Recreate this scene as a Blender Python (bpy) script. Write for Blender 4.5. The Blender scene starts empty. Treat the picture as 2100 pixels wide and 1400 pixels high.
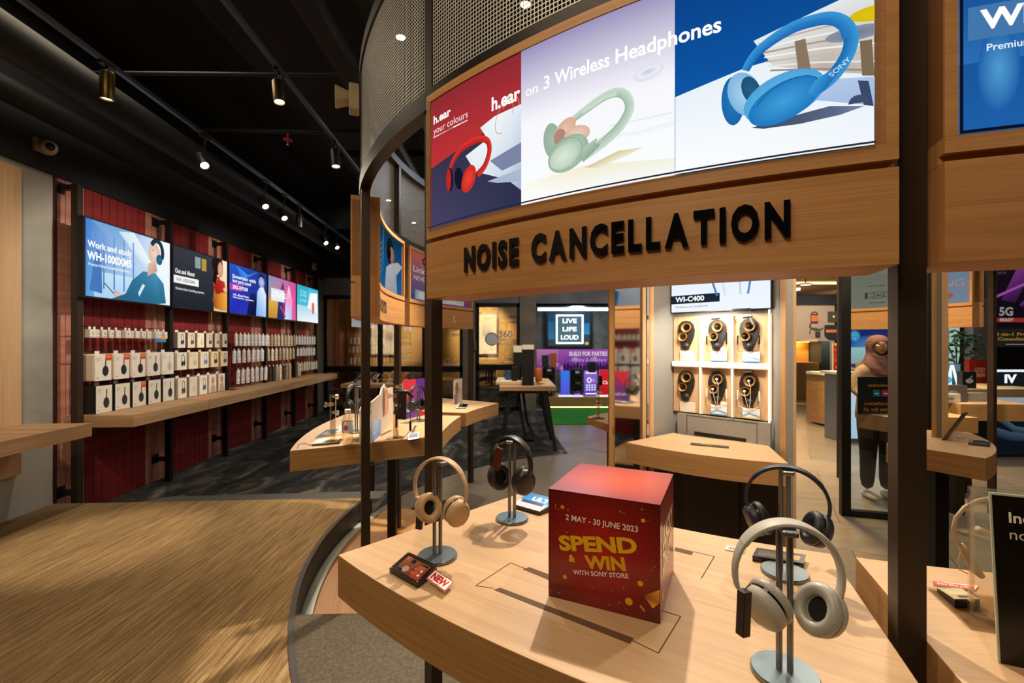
import bpy, bmesh, math, random
from math import sin, cos, pi, radians, sqrt, atan2
from mathutils import Vector, Matrix
random.seed(7)
S = bpy.context.scene
C = bpy.data.collections.new('store'); S.collection.children.link(C)

# ---------------------------------------------------------------- camera, world, exposure
F = 933.33; EYE = 1.55; HOR = 703.0       # focal length in px of a 2100 px frame, eye height, horizon row
cam_d = bpy.data.cameras.new('camera'); cam = bpy.data.objects.new('camera', cam_d); C.objects.link(cam)
cam_d.sensor_width = 36.0; cam_d.lens = 16.0; cam_d.shift_y = 3.0 / 2100.0; cam_d.clip_start = 0.02
cam.location = (0, 0, EYE); cam.rotation_euler = (pi / 2, 0, 0)
cam_d.dof.use_dof = True; cam_d.dof.focus_distance = 1.25; cam_d.dof.aperture_fstop = 5.6
S.camera = cam
S.view_settings.view_transform = 'Standard'; S.view_settings.look = 'None'
S.view_settings.exposure = 0.0; S.view_settings.gamma = 1.0; S.view_settings.use_curve_mapping = False
S.cycles.use_denoising = True; S.cycles.max_bounces = 8; S.cycles.transparent_max_bounces = 24
S.cycles.caustics_reflective = False; S.cycles.caustics_refractive = False; S.cycles.sample_clamp_indirect = 4.0
W = bpy.data.worlds.new('world'); S.world = W; W.use_nodes = True
W.node_tree.nodes['Background'].inputs[0].default_value = (1.0, 0.86, 0.7, 1); W.node_tree.nodes['Background'].inputs[1].default_value = 0.035

WARM = (1.0, 0.78, 0.53); WARM2 = (1.0, 0.84, 0.66)
def lamp(kind, loc, target, power, color=WARM, size=0.05, angle=60, blend=0.6, parent=None):
    d = bpy.data.lights.new('lamp', kind); d.energy = power; d.color = color
    if kind == 'SPOT': d.spot_size = radians(angle); d.spot_blend = blend; d.shadow_soft_size = size
    elif kind == 'AREA': d.shape = 'DISK'; d.size = size
    else: d.shadow_soft_size = size
    o = bpy.data.objects.new('lamp_or_fill', d); C.objects.link(o); o.location = loc
    o.rotation_euler = (Vector(target) - Vector(loc)).to_track_quat('-Z', 'Y').to_euler()
    return o
# downlights of the ring kiosk that light the front counter
lamp('SPOT', (0.55, 2.75, 3.45), (0.15, 1.15, 0.95), 330, WARM2, 0.03, 62, 0.8)
lamp('SPOT', (-0.45, 3.05, 3.6), (0.1, 1.1, 0.95), 110, WARM2, 0.05, 60, 0.8)
lamp('SPOT', (1.75, 2.1, 3.45), (1.15, 0.95, 0.95), 110, WARM2, 0.04, 58, 0.8)
lamp('SPOT', (-0.1, 3.6, 3.5), (-0.75, 3.1, 0.95), 600, WARM2, 0.05, 62, 0.7)
lamp('SPOT', (0.9, 1.3, 3.3), (1.15, 2.75, 1.1), 330, WARM2, 0.04, 46, 0.7)
# aisle lights in front of the kiosk: header bands, counter fronts
lamp('SPOT', (-0.9, -0.9, 3.5), (0.3, 1.3, 1.7), 85, WARM, 0.25, 80, 0.9)
lamp('SPOT', (2.4, -1.0, 3.5), (1.2, 0.9, 1.8), 85, WARM, 0.25, 80, 0.9)
lamp('SPOT', (-1.9, 1.7, 3.5), (-0.75, 2.75, 0.9), 170, WARM, 0.08, 40, 0.8)
lamp('SPOT', (-2.3, 1.6, 3.3), (-3.9, 3.0, 1.6), 170, WARM2, 0.05, 70, 0.8)  # added spot without a fixture, brightens the pier and plank
# shop lighting: table spots, then added wall-wash spots and area fills
lamp('SPOT', (0.3, 5.6, 3.7), (0.05, 7.0, 0.9), 300, WARM2, 0.05, 48, 0.7)
lamp('SPOT', (-0.7, 4.6, 3.7), (-0.9, 4.3, 0.95), 160, WARM2, 0.05, 50, 0.7)
lamp('SPOT', (-1.6, 4.3, 3.3), (-4.0, 4.6, 1.7), 210, (1.0, 0.88, 0.74), 0.05, 64, 0.8)  # wall wash added by the inner track, no fixture holds it
lamp('SPOT', (-1.65, 5.9, 3.3), (-4.05, 6.3, 1.7), 210, (1.0, 0.88, 0.74), 0.05, 64, 0.8)
lamp('SPOT', (-1.75, 7.9, 3.3), (-4.15, 8.4, 1.6), 200, (1.0, 0.88, 0.74), 0.05, 64, 0.8)
lamp('AREA', (-2.3, 3.2, 4.2), (-2.3, 3.2, 0), 46, (1.0, 0.83, 0.6), 2.0)  # area fills added for the missing ambient light, no fixtures
lamp('AREA', (-1.6, 7.6, 4.2), (-1.6, 7.6, 0), 58, (1.0, 0.88, 0.72), 2.0)
lamp('AREA', (1.0, 7.4, 4.2), (1.0, 7.4, 0), 65, (0.85, 0.93, 1.0), 2.0)
lamp('AREA', (4.6, 5.5, 4.2), (4.6, 5.5, 0), 80, WARM2, 2.0)
lamp('AREA', (6.5, 10.5, 4.2), (6.5, 10.5, 0), 90, WARM, 2.0)
lamp('AREA', (1.5, 3.4, 4.2), (1.5, 3.4, 0), 40, WARM2, 1.5)
lamp('AREA', (-1.5, 0.0, 4.2), (-1.5, 0.4, 0), 50, WARM, 2.0)

# ---------------------------------------------------------------- pixel <-> world helpers (used to measure positions)
def G(px, py, z):
    Y = F * (EYE - z) / (py - HOR); return Vector(((px - 1050) / F * Y, Y, z))
def A(px, py, Y):
    return Vector(((px - 1050) / F * Y, Y, EYE - (py - HOR) / F * Y))
RC = Vector((1.73, 3.47, 0.0))            # centre of the ring kiosk
def RP(deg, r, z=0.0):
    a = radians(deg); return Vector((RC.x + r * cos(a), RC.y + r * sin(a), z))
TOP = 0.967                               # counter height

# ---------------------------------------------------------------- colours
def s2l(v): return v / 12.92 if v <= 0.04045 else ((v + 0.055) / 1.055) ** 2.4
def rgb(c):
    if isinstance(c, str):
        c = c.lstrip('#'); c = tuple(int(c[i:i + 2], 16) for i in (0, 2, 4))
    return tuple(s2l(v / 255.0) for v in c[:3])

# ---------------------------------------------------------------- materials
MATS = {}
def base_mat(name):
    m = bpy.data.materials.new(name); m.use_nodes = True
    return m, m.node_tree, m.node_tree.nodes['Principled BSDF']
def plain(name, col, rough=0.5, metal=0.0, spec=0.5, coat=0.0):
    if name in MATS: return MATS[name]
    m, t, b = base_mat(name)
    b.inputs['Base Color'].default_value = (*rgb(col), 1); b.inputs['Roughness'].default_value = rough
    b.inputs['Metallic'].default_value = metal; b.inputs['Specular IOR Level'].default_value = spec
    b.inputs['Coat Weight'].default_value = coat
    n = t.nodes.new('ShaderNodeTexNoise'); n.inputs['Scale'].default_value = 60; n.inputs['Detail'].default_value = 3
    r = t.nodes.new('ShaderNodeMapRange'); r.inputs[3].default_value = max(0.02, rough - 0.05); r.inputs[4].default_value = min(1, rough + 0.05)
    tc = t.nodes.new('ShaderNodeTexCoord'); t.links.new(tc.outputs['Object'], n.inputs['Vector'])
    t.links.new(n.outputs['Fac'], r.inputs[0]); t.links.new(r.outputs[0], b.inputs['Roughness'])
    MATS[name] = m; return m
def glow(name, col, strength=1.0):
    if name in MATS: return MATS[name]
    m, t, b = base_mat(name); t.nodes.remove(b)
    e = t.nodes.new('ShaderNodeEmission'); e.inputs[0].default_value = (*rgb(col), 1); e.inputs[1].default_value = strength
    t.links.new(e.outputs[0], t.nodes['Material Output'].inputs[0]); MATS[name] = m; return m
def wood(name, c1, c2, c3, rough=0.45, stave=0.0, grain=1.0):
    """wood whose grain runs along U of a UV map laid out in metres"""
    if name in MATS: return MATS[name]
    m, t, b = base_mat(name); N = t.nodes.new; L = t.links.new
    uv = N('ShaderNodeUVMap'); uv.uv_map = 'UVMap'
    def noise(sx, sy, det, dist=0.0):
        mp = N('ShaderNodeMapping'); mp.inputs['Scale'].default_value = (sx, sy, 1); L(uv.outputs[0], mp.inputs[0])
        n = N('ShaderNodeTexNoise'); n.inputs['Scale'].default_value = 1; n.inputs['Detail'].default_value = det
        n.inputs['Distortion'].default_value = dist; L(mp.outputs[0], n.inputs['Vector']); return n
    n1 = noise(1.3 * grain, 40 * grain, 5, 0.8); n2 = noise(4 * grain, 320 * grain, 3); n3 = noise(0.5, 3.2, 2)
    mx = N('ShaderNodeMath'); mx.operation = 'MULTIPLY_ADD'; mx.inputs[1].default_value = 0.5
    L(n1.outputs['Fac'], mx.inputs[0])
    m2 = N('ShaderNodeMath'); m2.operation = 'MULTIPLY'; m2.inputs[1].default_value = 0.5; L(n2.outputs['Fac'], m2.inputs[0]); L(m2.outputs[0], mx.inputs[2])
    cr = N('ShaderNodeValToRGB'); e = cr.color_ramp.elements
    e[0].position = 0.34; e[0].color = (*rgb(c1), 1); e[1].position = 0.66; e[1].color = (*rgb(c3), 1)
    k = e.new(0.5); k.color = (*rgb(c2), 1); L(mx.outputs[0], cr.inputs[0])
    mixc = N('ShaderNodeMix'); mixc.data_type = 'RGBA'; mixc.blend_type = 'MULTIPLY'; mixc.inputs[0].default_value = 0.5
    cr2 = N('ShaderNodeValToRGB'); e2 = cr2.color_ramp.elements; e2[0].position = 0.3; e2[0].color = (0.74, 0.72, 0.7, 1); e2[1].position = 0.7; e2[1].color = (1.0, 1.0, 1.0, 1)
    L(n3.outputs['Fac'], cr2.inputs[0]); L(cr.outputs[0], mixc.inputs[6]); L(cr2.outputs[0], mixc.inputs[7])
    out = mixc.outputs[2]
    if stave:
        mp = N('ShaderNodeMapping'); mp.inputs['Scale'].default_value = (0.001, 1 / stave, 1); L(uv.outputs[0], mp.inputs[0])
        sp = N('ShaderNodeSeparateXYZ'); L(mp.outputs[0], sp.inputs[0])
        fl = N('ShaderNodeMath'); fl.operation = 'FLOOR'; L(sp.outputs[1], fl.inputs[0])
        wn = N('ShaderNodeTexWhiteNoise'); wn.noise_dimensions = '1D'; L(fl.outputs[0], wn.inputs['W'])
        mr = N('ShaderNodeMapRange'); mr.inputs[3].default_value = 0.7; mr.inputs[4].default_value = 1.08; L(wn.outputs[0], mr.inputs[0])
        m3 = N('ShaderNodeMix'); m3.data_type = 'RGBA'; m3.blend_type = 'MULTIPLY'; m3.inputs[0].default_value = 1
        L(out, m3.inputs[6]); L(mr.outputs[0], m3.inputs[7]); out = m3.outputs[2]
    L(out, b.inputs['Base Color']); b.inputs['Roughness'].default_value = rough
    bp = N('ShaderNodeBump'); bp.inputs['Strength'].default_value = 0.06; bp.inputs['Distance'].default_value = 0.002
    L(n2.outputs['Fac'], bp.inputs['Height']); L(bp.outputs[0], b.inputs['Normal'])
    MATS[name] = m; return m
def noisy(name, cols, scale=(8, 8, 8), rough=0.8, detail=5, bump=0.0, coord='Object', spec=0.3, pos=None, fine=0.0, dist=0.0):
    if name in MATS: return MATS[name]
    m, t, b = base_mat(name); N = t.nodes.new; L = t.links.new
    tc = N('ShaderNodeTexCoord'); mp = N('ShaderNodeMapping'); mp.inputs['Scale'].default_value = scale; L(tc.outputs[coord], mp.inputs[0])
    n = N('ShaderNodeTexNoise'); n.inputs['Scale'].default_value = 1; n.inputs['Detail'].default_value = detail; n.inputs['Distortion'].default_value = dist; L(mp.outputs[0], n.inputs['Vector'])
    cr = N('ShaderNodeValToRGB'); e = cr.color_ramp.elements
    k = len(cols); ps = pos or [0.3 + 0.4 * i / (k - 1) for i in range(k)]
    e[0].position = ps[0]; e[0].color = (*rgb(cols[0]), 1); e[1].position = ps[-1]; e[1].color = (*rgb(cols[-1]), 1)
    for i in range(1, k - 1): x = e.new(ps[i]); x.color = (*rgb(cols[i]), 1)
    L(n.outputs['Fac'], cr.inputs[0]); L(cr.outputs[0], b.inputs['Base Color'])
    b.inputs['Roughness'].default_value = rough; b.inputs['Specular IOR Level'].default_value = spec
    if bump:
        bp = N('ShaderNodeBump'); bp.inputs['Strength'].default_value = bump; bp.inputs['Distance'].default_value = 0.003
        L(n.outputs['Fac'], bp.inputs['Height']); L(bp.outputs[0], b.inputs['Normal'])
    MATS[name] = m; return m
def glass(name, tint='#ffffff', refl=0.06, rough=0.0, shade=0.0):
    """thin clear sheet: see-through with a mirror-like share of reflection"""
    if name in MATS: return MATS[name]
    m, t, b = base_mat(name); t.nodes.remove(b); N = t.nodes.new; L = t.links.new
    tr = N('ShaderNodeBsdfTransparent'); tr.inputs[0].default_value = (*rgb(tint), 1)
    gl = N('ShaderNodeBsdfGlossy'); gl.inputs['Roughness'].default_value = rough; gl.inputs[0].default_value = (1, 1, 1, 1)
    fr = N('ShaderNodeLayerWeight'); fr.inputs[0].default_value = 0.25
    ad = N('ShaderNodeMath'); ad.operation = 'MULTIPLY_ADD'; ad.inputs[1].default_value = 0.35; ad.inputs[2].default_value = refl; ad.use_clamp = True
    L(fr.outputs['Facing'], ad.inputs[0])
    mx = N('ShaderNodeMixShader'); L(ad.outputs[0], mx.inputs[0]); L(tr.outputs[0], mx.inputs[1]); L(gl.outputs[0], mx.inputs[2])
    L(mx.outputs[0], t.nodes['Material Output'].inputs[0]); MATS[name] = m; return m
def print_mat(name, emit=0.0, rough=0.45):
    """printed artwork: colours come from the mesh's own colour attribute; emit > 0 is a backlit print or a screen"""
    if name in MATS: return MATS[name]
    m, t, b = base_mat(name); N = t.nodes.new; L = t.links.new
    at = N('ShaderNodeAttribute'); at.attribute_name = 'Col'
    if emit:
        t.nodes.remove(b); e = N('ShaderNodeEmission'); e.inputs[1].default_value = emit
        L(at.outputs['Color'], e.inputs[0]); L(e.outputs[0], t.nodes['Material Output'].inputs[0])
    else:
        L(at.outputs['Color'], b.inputs['Base Color']); b.inputs['Roughness'].default_value = rough
    MATS[name] = m; return m

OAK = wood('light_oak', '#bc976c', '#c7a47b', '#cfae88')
OAK_D = wood('header_oak', '#a97743', '#ba8751', '#c6955e')  # counter oak darkened: the weaker light on the headers is put in here
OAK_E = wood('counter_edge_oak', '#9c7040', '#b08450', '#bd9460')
OAK_S = wood('stave_oak', '#a8835a', '#bc966c', '#cba880', 0.5, 0.055)
BRONZE = plain('dark_bronze', '#3a2d22', 0.42, 0.35)
BLACK = plain('black_metal', '#15130f', 0.45, 0.2)
BLACKP = plain('black_plastic', '#141416', 0.4)
GLOSSB = plain('gloss_black', '#0a0a0b', 0.12, 0.0, 0.6)
STEEL = plain('brushed_steel', '#9aa0a4', 0.32, 1.0)
STEELD = plain('anodised_grey', '#85888a', 0.4, 0.85)
WHITE = plain('white_card', '#e9e4da', 0.5)
CREAM = plain('cream_card', '#e2d9c4', 0.5)
ACRYL = glass('clear_acrylic', '#f4f1ec', 0.06)
GLASS = glass('door_glass', '#d8d6cf', 0.24)
MIRROR = plain('mirror', '#d8d8d8', 0.03, 1.0)
P_LIT = print_mat('lightbox_print', 1.0)
P_DIM = print_mat('dim_lightbox_print', 0.45)
P_PAPER = print_mat('printed_card')
P_GLOSS = print_mat('gloss_print', 0.0, 0.22)

# ---------------------------------------------------------------- mesh builder
def sanit(o, label=None, cat=None, group=None, kind=None):
    if label: o['label'] = label
    if cat: o['category'] = cat
    if group: o['group'] = group
    if kind: o['kind'] = kind
    return o
def thing(name, label, cat, loc=(0, 0, 0), rz=0.0, group=None):
    o = bpy.data.objects.new(name, None); C.objects.link(o); o.location = loc; o.rotation_euler = (0, 0, rz)
    o.empty_display_size = 0.05
    return sanit(o, label, cat, group)
class MB:
    def __init__(s): s.v = []; s.f = []; s.uv = []; s.mi = []; s.col = {}; s.M = Matrix.Identity(4)
    def add(s, vs, fs, mi=0, uvs=None):
        k = len(s.v); s.v += [tuple(s.M @ Vector(p)) for p in vs]
        for i, f in enumerate(fs):
            s.f.append(tuple(k + j for j in f)); s.mi.append(mi)
            s.uv.append(uvs[i] if uvs else None)
        return s
    def box(s, x0, y0, z0, x1, y1, z1, mi=0, grain=None):
        P = [(x0, y0, z0), (x1, y0, z0), (x1, y1, z0), (x0, y1, z0), (x0, y0, z1), (x1, y0, z1), (x1, y1, z1), (x0, y1, z1)]
        Fs = [(0, 3, 2, 1), (4, 5, 6, 7), (0, 1, 5, 4), (1, 2, 6, 5), (2, 3, 7, 6), (3, 0, 4, 7)]
        ax = [(0, 1), (0, 1), (0, 2), (1, 2), (0, 2), (1, 2)]; d = (abs(x1 - x0), abs(y1 - y0), abs(z1 - z0))
        g = grain if grain is not None else max(range(3), key=lambda i: d[i]); uvs = []
        off = random.random() * 3
        for f, (a, b) in zip(Fs, ax):
            if g == b: a, b = b, a
            uvs.append([(P[i][a] + off, P[i][b] + off) for i in f])
        return s.add(P, Fs, mi, uvs)
    def cbox(s, c, d, mi=0, grain=None):
        return s.box(c[0] - d[0] / 2, c[1] - d[1] / 2, c[2] - d[2] / 2, c[0] + d[0] / 2, c[1] + d[1] / 2, c[2] + d[2] / 2, mi, grain)
    def prism(s, pts, z0, z1, mi=0, mside=None, gdir=0.0):
        """vertical extrusion of an outline (counter-clockwise), grain of the faces along gdir"""
        n = len(pts); vs = [(p[0], p[1], z0) for p in pts] + [(p[0], p[1], z1) for p in pts]
        ca, sa = cos(gdir), sin(gdir); U = lambda p: (p[0] * ca + p[1] * sa, -p[0] * sa + p[1] * ca)
        s.add(vs, [tuple(range(n, 2 * n))], mi, [[U(p) for p in pts]])
        k = len(s.v) - 2 * n
        s.f.append(tuple(k + i for i in range(n - 1, -1, -1))); s.mi.append(mi); s.uv.append([U(pts[i]) for i in range(n - 1, -1, -1)])
        u = 0.0
        for i in range(n):
            j = (i + 1) % n; d = (Vector(pts[j][:2]) - Vector(pts[i][:2])).length
            s.f.append((k + i, k + j, k + n + j, k + n + i)); s.mi.append(mi if mside is None else mside)
            s.uv.append([(u, z0), (u + d, z0), (u + d, z1), (u, z1)]); u += d
        return s
    def tube(s, path, r, n=8, mi=0, caps=True, closed=False):
        path = [Vector(p) for p in path]; m = len(path); rs = r if isinstance(r, (list, tuple)) else [r] * m; vs = []; up = None
        for i, p in enumerate(path):
            a = path[(i - 1) % m] if (closed or i > 0) else p; b = path[(i + 1) % m] if (closed or i < m - 1) else p
            t = (b - a).normalized()
            if up is None: up = t.orthogonal().normalized()
            up = (up - t * up.dot(t)); up = up.normalized() if up.length > 1e-6 else t.orthogonal().normalized(); w = t.cross(up)
            vs += [p + (up * cos(2 * pi * k / n) + w * sin(2 * pi * k / n)) * rs[i] for k in range(n)]
        fs = []
        for i in range(m if closed else m - 1):
            j = (i + 1) % m
            fs += [(i * n + k, i * n + (k + 1) % n, j * n + (k + 1) % n, j * n + k) for k in range(n)]
        if caps and not closed: fs += [tuple(range(n - 1, -1, -1)), tuple((m - 1) * n + k for k in range(n))]
        return s.add(vs, fs, mi)
    def lathe(s, prof, n=24, mi=0, M=None, sc=(1, 1, 1)):
        """profile [(r, h)] around local Z, optionally placed by matrix M"""
        M = M or Matrix.Identity(4); vs = []; fs = []
        for r, h in prof: vs += [M @ Vector((r * cos(2 * pi * k / n) * sc[0], r * sin(2 * pi * k / n) * sc[1], h * sc[2])) for k in range(n)]
        for i in range(len(prof) - 1): fs += [(i * n + k, i * n + (k + 1) % n, (i + 1) * n + (k + 1) % n, (i + 1) * n + k) for k in range(n)]
        if prof[0][0] > 1e-5: fs.append(tuple(range(n - 1, -1, -1)))
        if prof[-1][0] > 1e-5: fs.append(tuple((len(prof) - 1) * n + k for k in range(n)))
        return s.add(vs, fs, mi)
    def loft(s, rings, mi=0, caps=True):
        n = len(rings[0]); vs = [p for r in rings for p in r]; fs = []
        for i in range(len(rings) - 1): fs += [(i * n + k, i * n + (k + 1) % n, (i + 1) * n + (k + 1) % n, (i + 1) * n + k) for k in range(n)]
        if caps: fs += [tuple(range(n - 1, -1, -1)), tuple((len(rings) - 1) * n + k for k in range(n))]
        return s.add(vs, fs, mi)
    def ell(s, c, r, n=12, m=8, mi=0):
        rings = []
        for i in range(1, m):
            t = pi * i / m; rings.append([(c[0] + r[0] * sin(t) * cos(2 * pi * k / n), c[1] + r[1] * sin(t) * sin(2 * pi * k / n), c[2] - r[2] * cos(t)) for k in range(n)])
        return s.loft(rings, mi)
    def build(s, name, mats, parent=None, smooth=False, world=False, bevel=0.0, sub=0):
        me = bpy.data.meshes.new(name); V = s.v
        if parent is not None and world:
            inv = parent.matrix_basis.inverted(); V = [tuple(inv @ Vector(p)) for p in V]
        me.from_pydata([tuple(p) for p in V], [], s.f)
        for m in (mats if isinstance(mats, (list, tuple)) else [mats]): me.materials.append(m)
        me.polygons.foreach_set('material_index', s.mi)
        uvl = me.uv_layers.new(name='UVMap'); buf = []
        for p, u in zip(me.polygons, s.uv):
            if u: buf += [c for q in u for c in q]
            else:
                for vi in p.vertices: co = me.vertices[vi].co; buf += [co.x + co.y, co.z]
        uvl.data.foreach_set('uv', buf)
        if smooth is True: me.polygons.foreach_set('use_smooth', [True] * len(s.f))
        elif smooth: 
            me.polygons.foreach_set('use_smooth', [True] * len(s.f)); me.set_sharp_from_angle(angle=radians(smooth))
        me.validate(); me.update()
        o = bpy.data.objects.new(name, me); C.objects.link(o)
        if parent is not None: o.parent = parent
        if bevel:
            b = o.modifiers.new('edge', 'BEVEL'); b.width = bevel; b.segments = 2; b.limit_method = 'ANGLE'; b.angle_limit = radians(40)
        if sub:
            b = o.modifiers.new('smooth', 'SUBSURF'); b.levels = sub; b.render_levels = sub
        return o
def struct(name, mb, mats, **k):
    o = mb.build(name, mats, **k); o['kind'] = 'structure'; return o

# ---------------------------------------------------------------- lettering and printed artwork
GL = {}
def glyphs(txt, bold=0.0, shear=0.0):
    key = (txt, bold, shear)
    if key in GL: return GL[key]
    cu = bpy.data.curves.new('t', 'FONT'); cu.body = txt; cu.size = 1.0; cu.offset = bold; cu.resolution_u = 3; cu.shear = shear
    ob = bpy.data.objects.new('t', cu); me = ob.to_mesh()
    vs = [(v.co.x, v.co.y) for v in me.vertices]; fs = [tuple(p.vertices) for p in me.polygons]
    ob.to_mesh_clear(); bpy.data.objects.remove(ob); bpy.data.curves.remove(cu)
    x0 = min((v[0] for v in vs), default=0); x1 = max((v[0] for v in vs), default=0)
    GL[key] = (vs, fs, x0, x1); return GL[key]
class Art:
    """flat artwork in its own plane (metres), layered by fractions of a millimetre"""
    def __init__(s, w, h, eps=0.0003): s.w, s.h, s.eps = w, h, eps; s.V = []; s.Cc = []; s.Fc = []; s.n = 0
    def raw(s, pts, faces, cols):
        k = len(s.V); z = s.n * s.eps; s.n += 1
        s.V += [(p[0], p[1], z) for p in pts]; cols = list(cols) + [cols[-1]] * (len(pts) - len(cols)); s.Cc += [rgb(c) for c in cols[:len(pts)]]; s.Fc += [tuple(k + i for i in f) for f in faces]; return s
    def poly(s, pts, c): 
        return s.raw(pts, [tuple(range(len(pts)))], c if isinstance(c, list) else [c] * len(pts))
    def rect(s, x0, y0, x1, y1, c, ctop=None, cl=None):
        cols = [c, c, ctop or c, ctop or c] if cl is None else cl
        return s.raw([(x0, y0), (x1, y0), (x1, y1), (x0, y1)], [(0, 1, 2, 3)], cols)
    def ell(s, cx, cy, rx, ry, c, ce=None, rot=0.0, n=28, a0=0.0, a1=360.0):
        full = abs(a1 - a0) >= 359.9; m = n if full else n + 1; ca, sa = cos(rot), sin(rot); pts = [(cx, cy)]
        for i in range(m):
            t = radians(a0 + (a1 - a0) * i / n); x, y = rx * cos(t), ry * sin(t); pts.append((cx + x * ca - y * sa, cy + x * sa + y * ca))
        fs = [(0, 1 + i, 1 + (i + 1) % m) for i in range(m if full else m - 1)]
        return s.raw(pts, fs, [c] + [ce or c] * m)
    def stroke(s, pts, w, c, c2=None):
        m = len(pts); ws = list(w) if isinstance(w, (list, tuple)) else [w] * m; L = []; R = []
        if 4 <= m <= 16:                                   # round the polyline off
            P2 = []; W2 = []
            for i in range(m - 1):
                p0, p1, p2, p3 = pts[max(0, i - 1)], pts[i], pts[i + 1], pts[min(m - 1, i + 2)]
                for k in range(6):
                    t = k / 6; P2.append(tuple(0.5 * (2 * b + (c_ - a_) * t + (2 * a_ - 5 * b + 4 * c_ - d_) * t * t + (3 * b - a_ - 3 * c_ + d_) * t ** 3) for a_, b, c_, d_ in zip(p0, p1, p2, p3)))
                    W2.append(ws[i] + (ws[i + 1] - ws[i]) * t)
            P2.append(tuple(pts[-1])); W2.append(ws[-1]); pts, ws, m = P2, W2, len(P2)
        for i, p in enumerate(pts):
            a = pts[max(0, i - 1)]; b = pts[min(m - 1, i + 1)]; dx, dy = b[0] - a[0], b[1] - a[1]; l = sqrt(dx * dx + dy * dy) or 1
            nx, ny = -dy / l * ws[i] / 2, dx / l * ws[i] / 2; L.append((p[0] + nx, p[1] + ny)); R.append((p[0] - nx, p[1] - ny))
        fs = [(i, m + i, m + i + 1, i + 1) for i in range(m - 1)]
        return s.raw(L + R, fs, [c] * m + [c2 or c] * m)
    def arc(s, cx, cy, rx, ry, a0, a1, w, c, c2=None, rot=0.0, n=28):
        ca, sa = cos(rot), sin(rot); P = []
        for i in range(n + 1):
            t = radians(a0 + (a1 - a0) * i / n); x, y = rx * cos(t), ry * sin(t); P.append((cx + x * ca - y * sa, cy + x * sa + y * ca))
        ww = [w[0] + (w[1] - w[0]) * i / n for i in range(n + 1)] if isinstance(w, tuple) else w
        return s.stroke(P, ww, c, c2)
    def text(s, txt, x, y, size, c, bold=0.0, align='L', width=None, shear=0.0, rot=0.0, flip=False):
        vs, fs, x0, x1 = glyphs(txt, bold, shear); k = size / 0.70; kx = k
        if width: kx = width / max(1e-6, (x1 - x0))
        tot = (x1 - x0) * kx; ox = {'L': 0, 'C': -tot / 2, 'R': -tot}[align]; ca, sa = cos(rot), sin(rot); P = []
        for vx, vy in vs:
            a, b = ox + (vx - x0) * kx, vy * k
            if flip: a = -a
            P.append((x + a * ca - b * sa, y + a * sa + b * ca))
        return s.raw(P, fs, [c] * len(P))
    def build(s, name, mat, fn, parent=None, step=None, thick=0.0):
        bm = bmesh.new(); cl = bm.verts.layers.float_color.new('Col'); vv = []
        for p, c in zip(s.V, s.Cc): v = bm.verts.new(p); v[cl] = (*c, 1); vv.append(v)
        for f in s.Fc:
            if len(set(f)) > 2:
                try: bm.faces.new([vv[i] for i in f])
                except ValueError: pass
        def cut(co, no, clear): 
            bmesh.ops.bisect_plane(bm, geom=bm.verts[:] + bm.edges[:] + bm.faces[:], dist=1e-7, plane_co=co, plane_no=no, clear_outer=clear)
        cut((0, 0, 0), (-1, 0, 0), True); cut((s.w, 0, 0), (1, 0, 0), True); cut((0, 0, 0), (0, -1, 0), True); cut((0, s.h, 0), (0, 1, 0), True)
        if step:
            x = step
            while x < s.w - 1e-4: cut((x, 0, 0), (1, 0, 0), False); x += step
        bmesh.ops.triangulate(bm, faces=[f for f in bm.faces if len(f.verts) > 4])
        for v in bm.verts: v.co = Vector(fn(v.co.x, v.co.y, v.co.z))
        bm.normal_update(); me = bpy.data.meshes.new(name); bm.to_mesh(me); bm.free(); me.materials.append(mat)
        o = bpy.data.objects.new(name, me); C.objects.link(o)
        if parent is not None: o.parent = parent
        return o
def plane_map(o, ux, uy, inv=None):
    """artwork plane: origin o, unit axes ux (across) and uy (up); layers come off along ux x uy"""
    o, ux, uy = Vector(o), Vector(ux).normalized(), Vector(uy).normalized(); n = ux.cross(uy)
    if inv is None: return lambda u, v, d: o + ux * u + uy * v + n * d
    return lambda u, v, d: inv @ (o + ux * u + uy * v + n * d)
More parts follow.
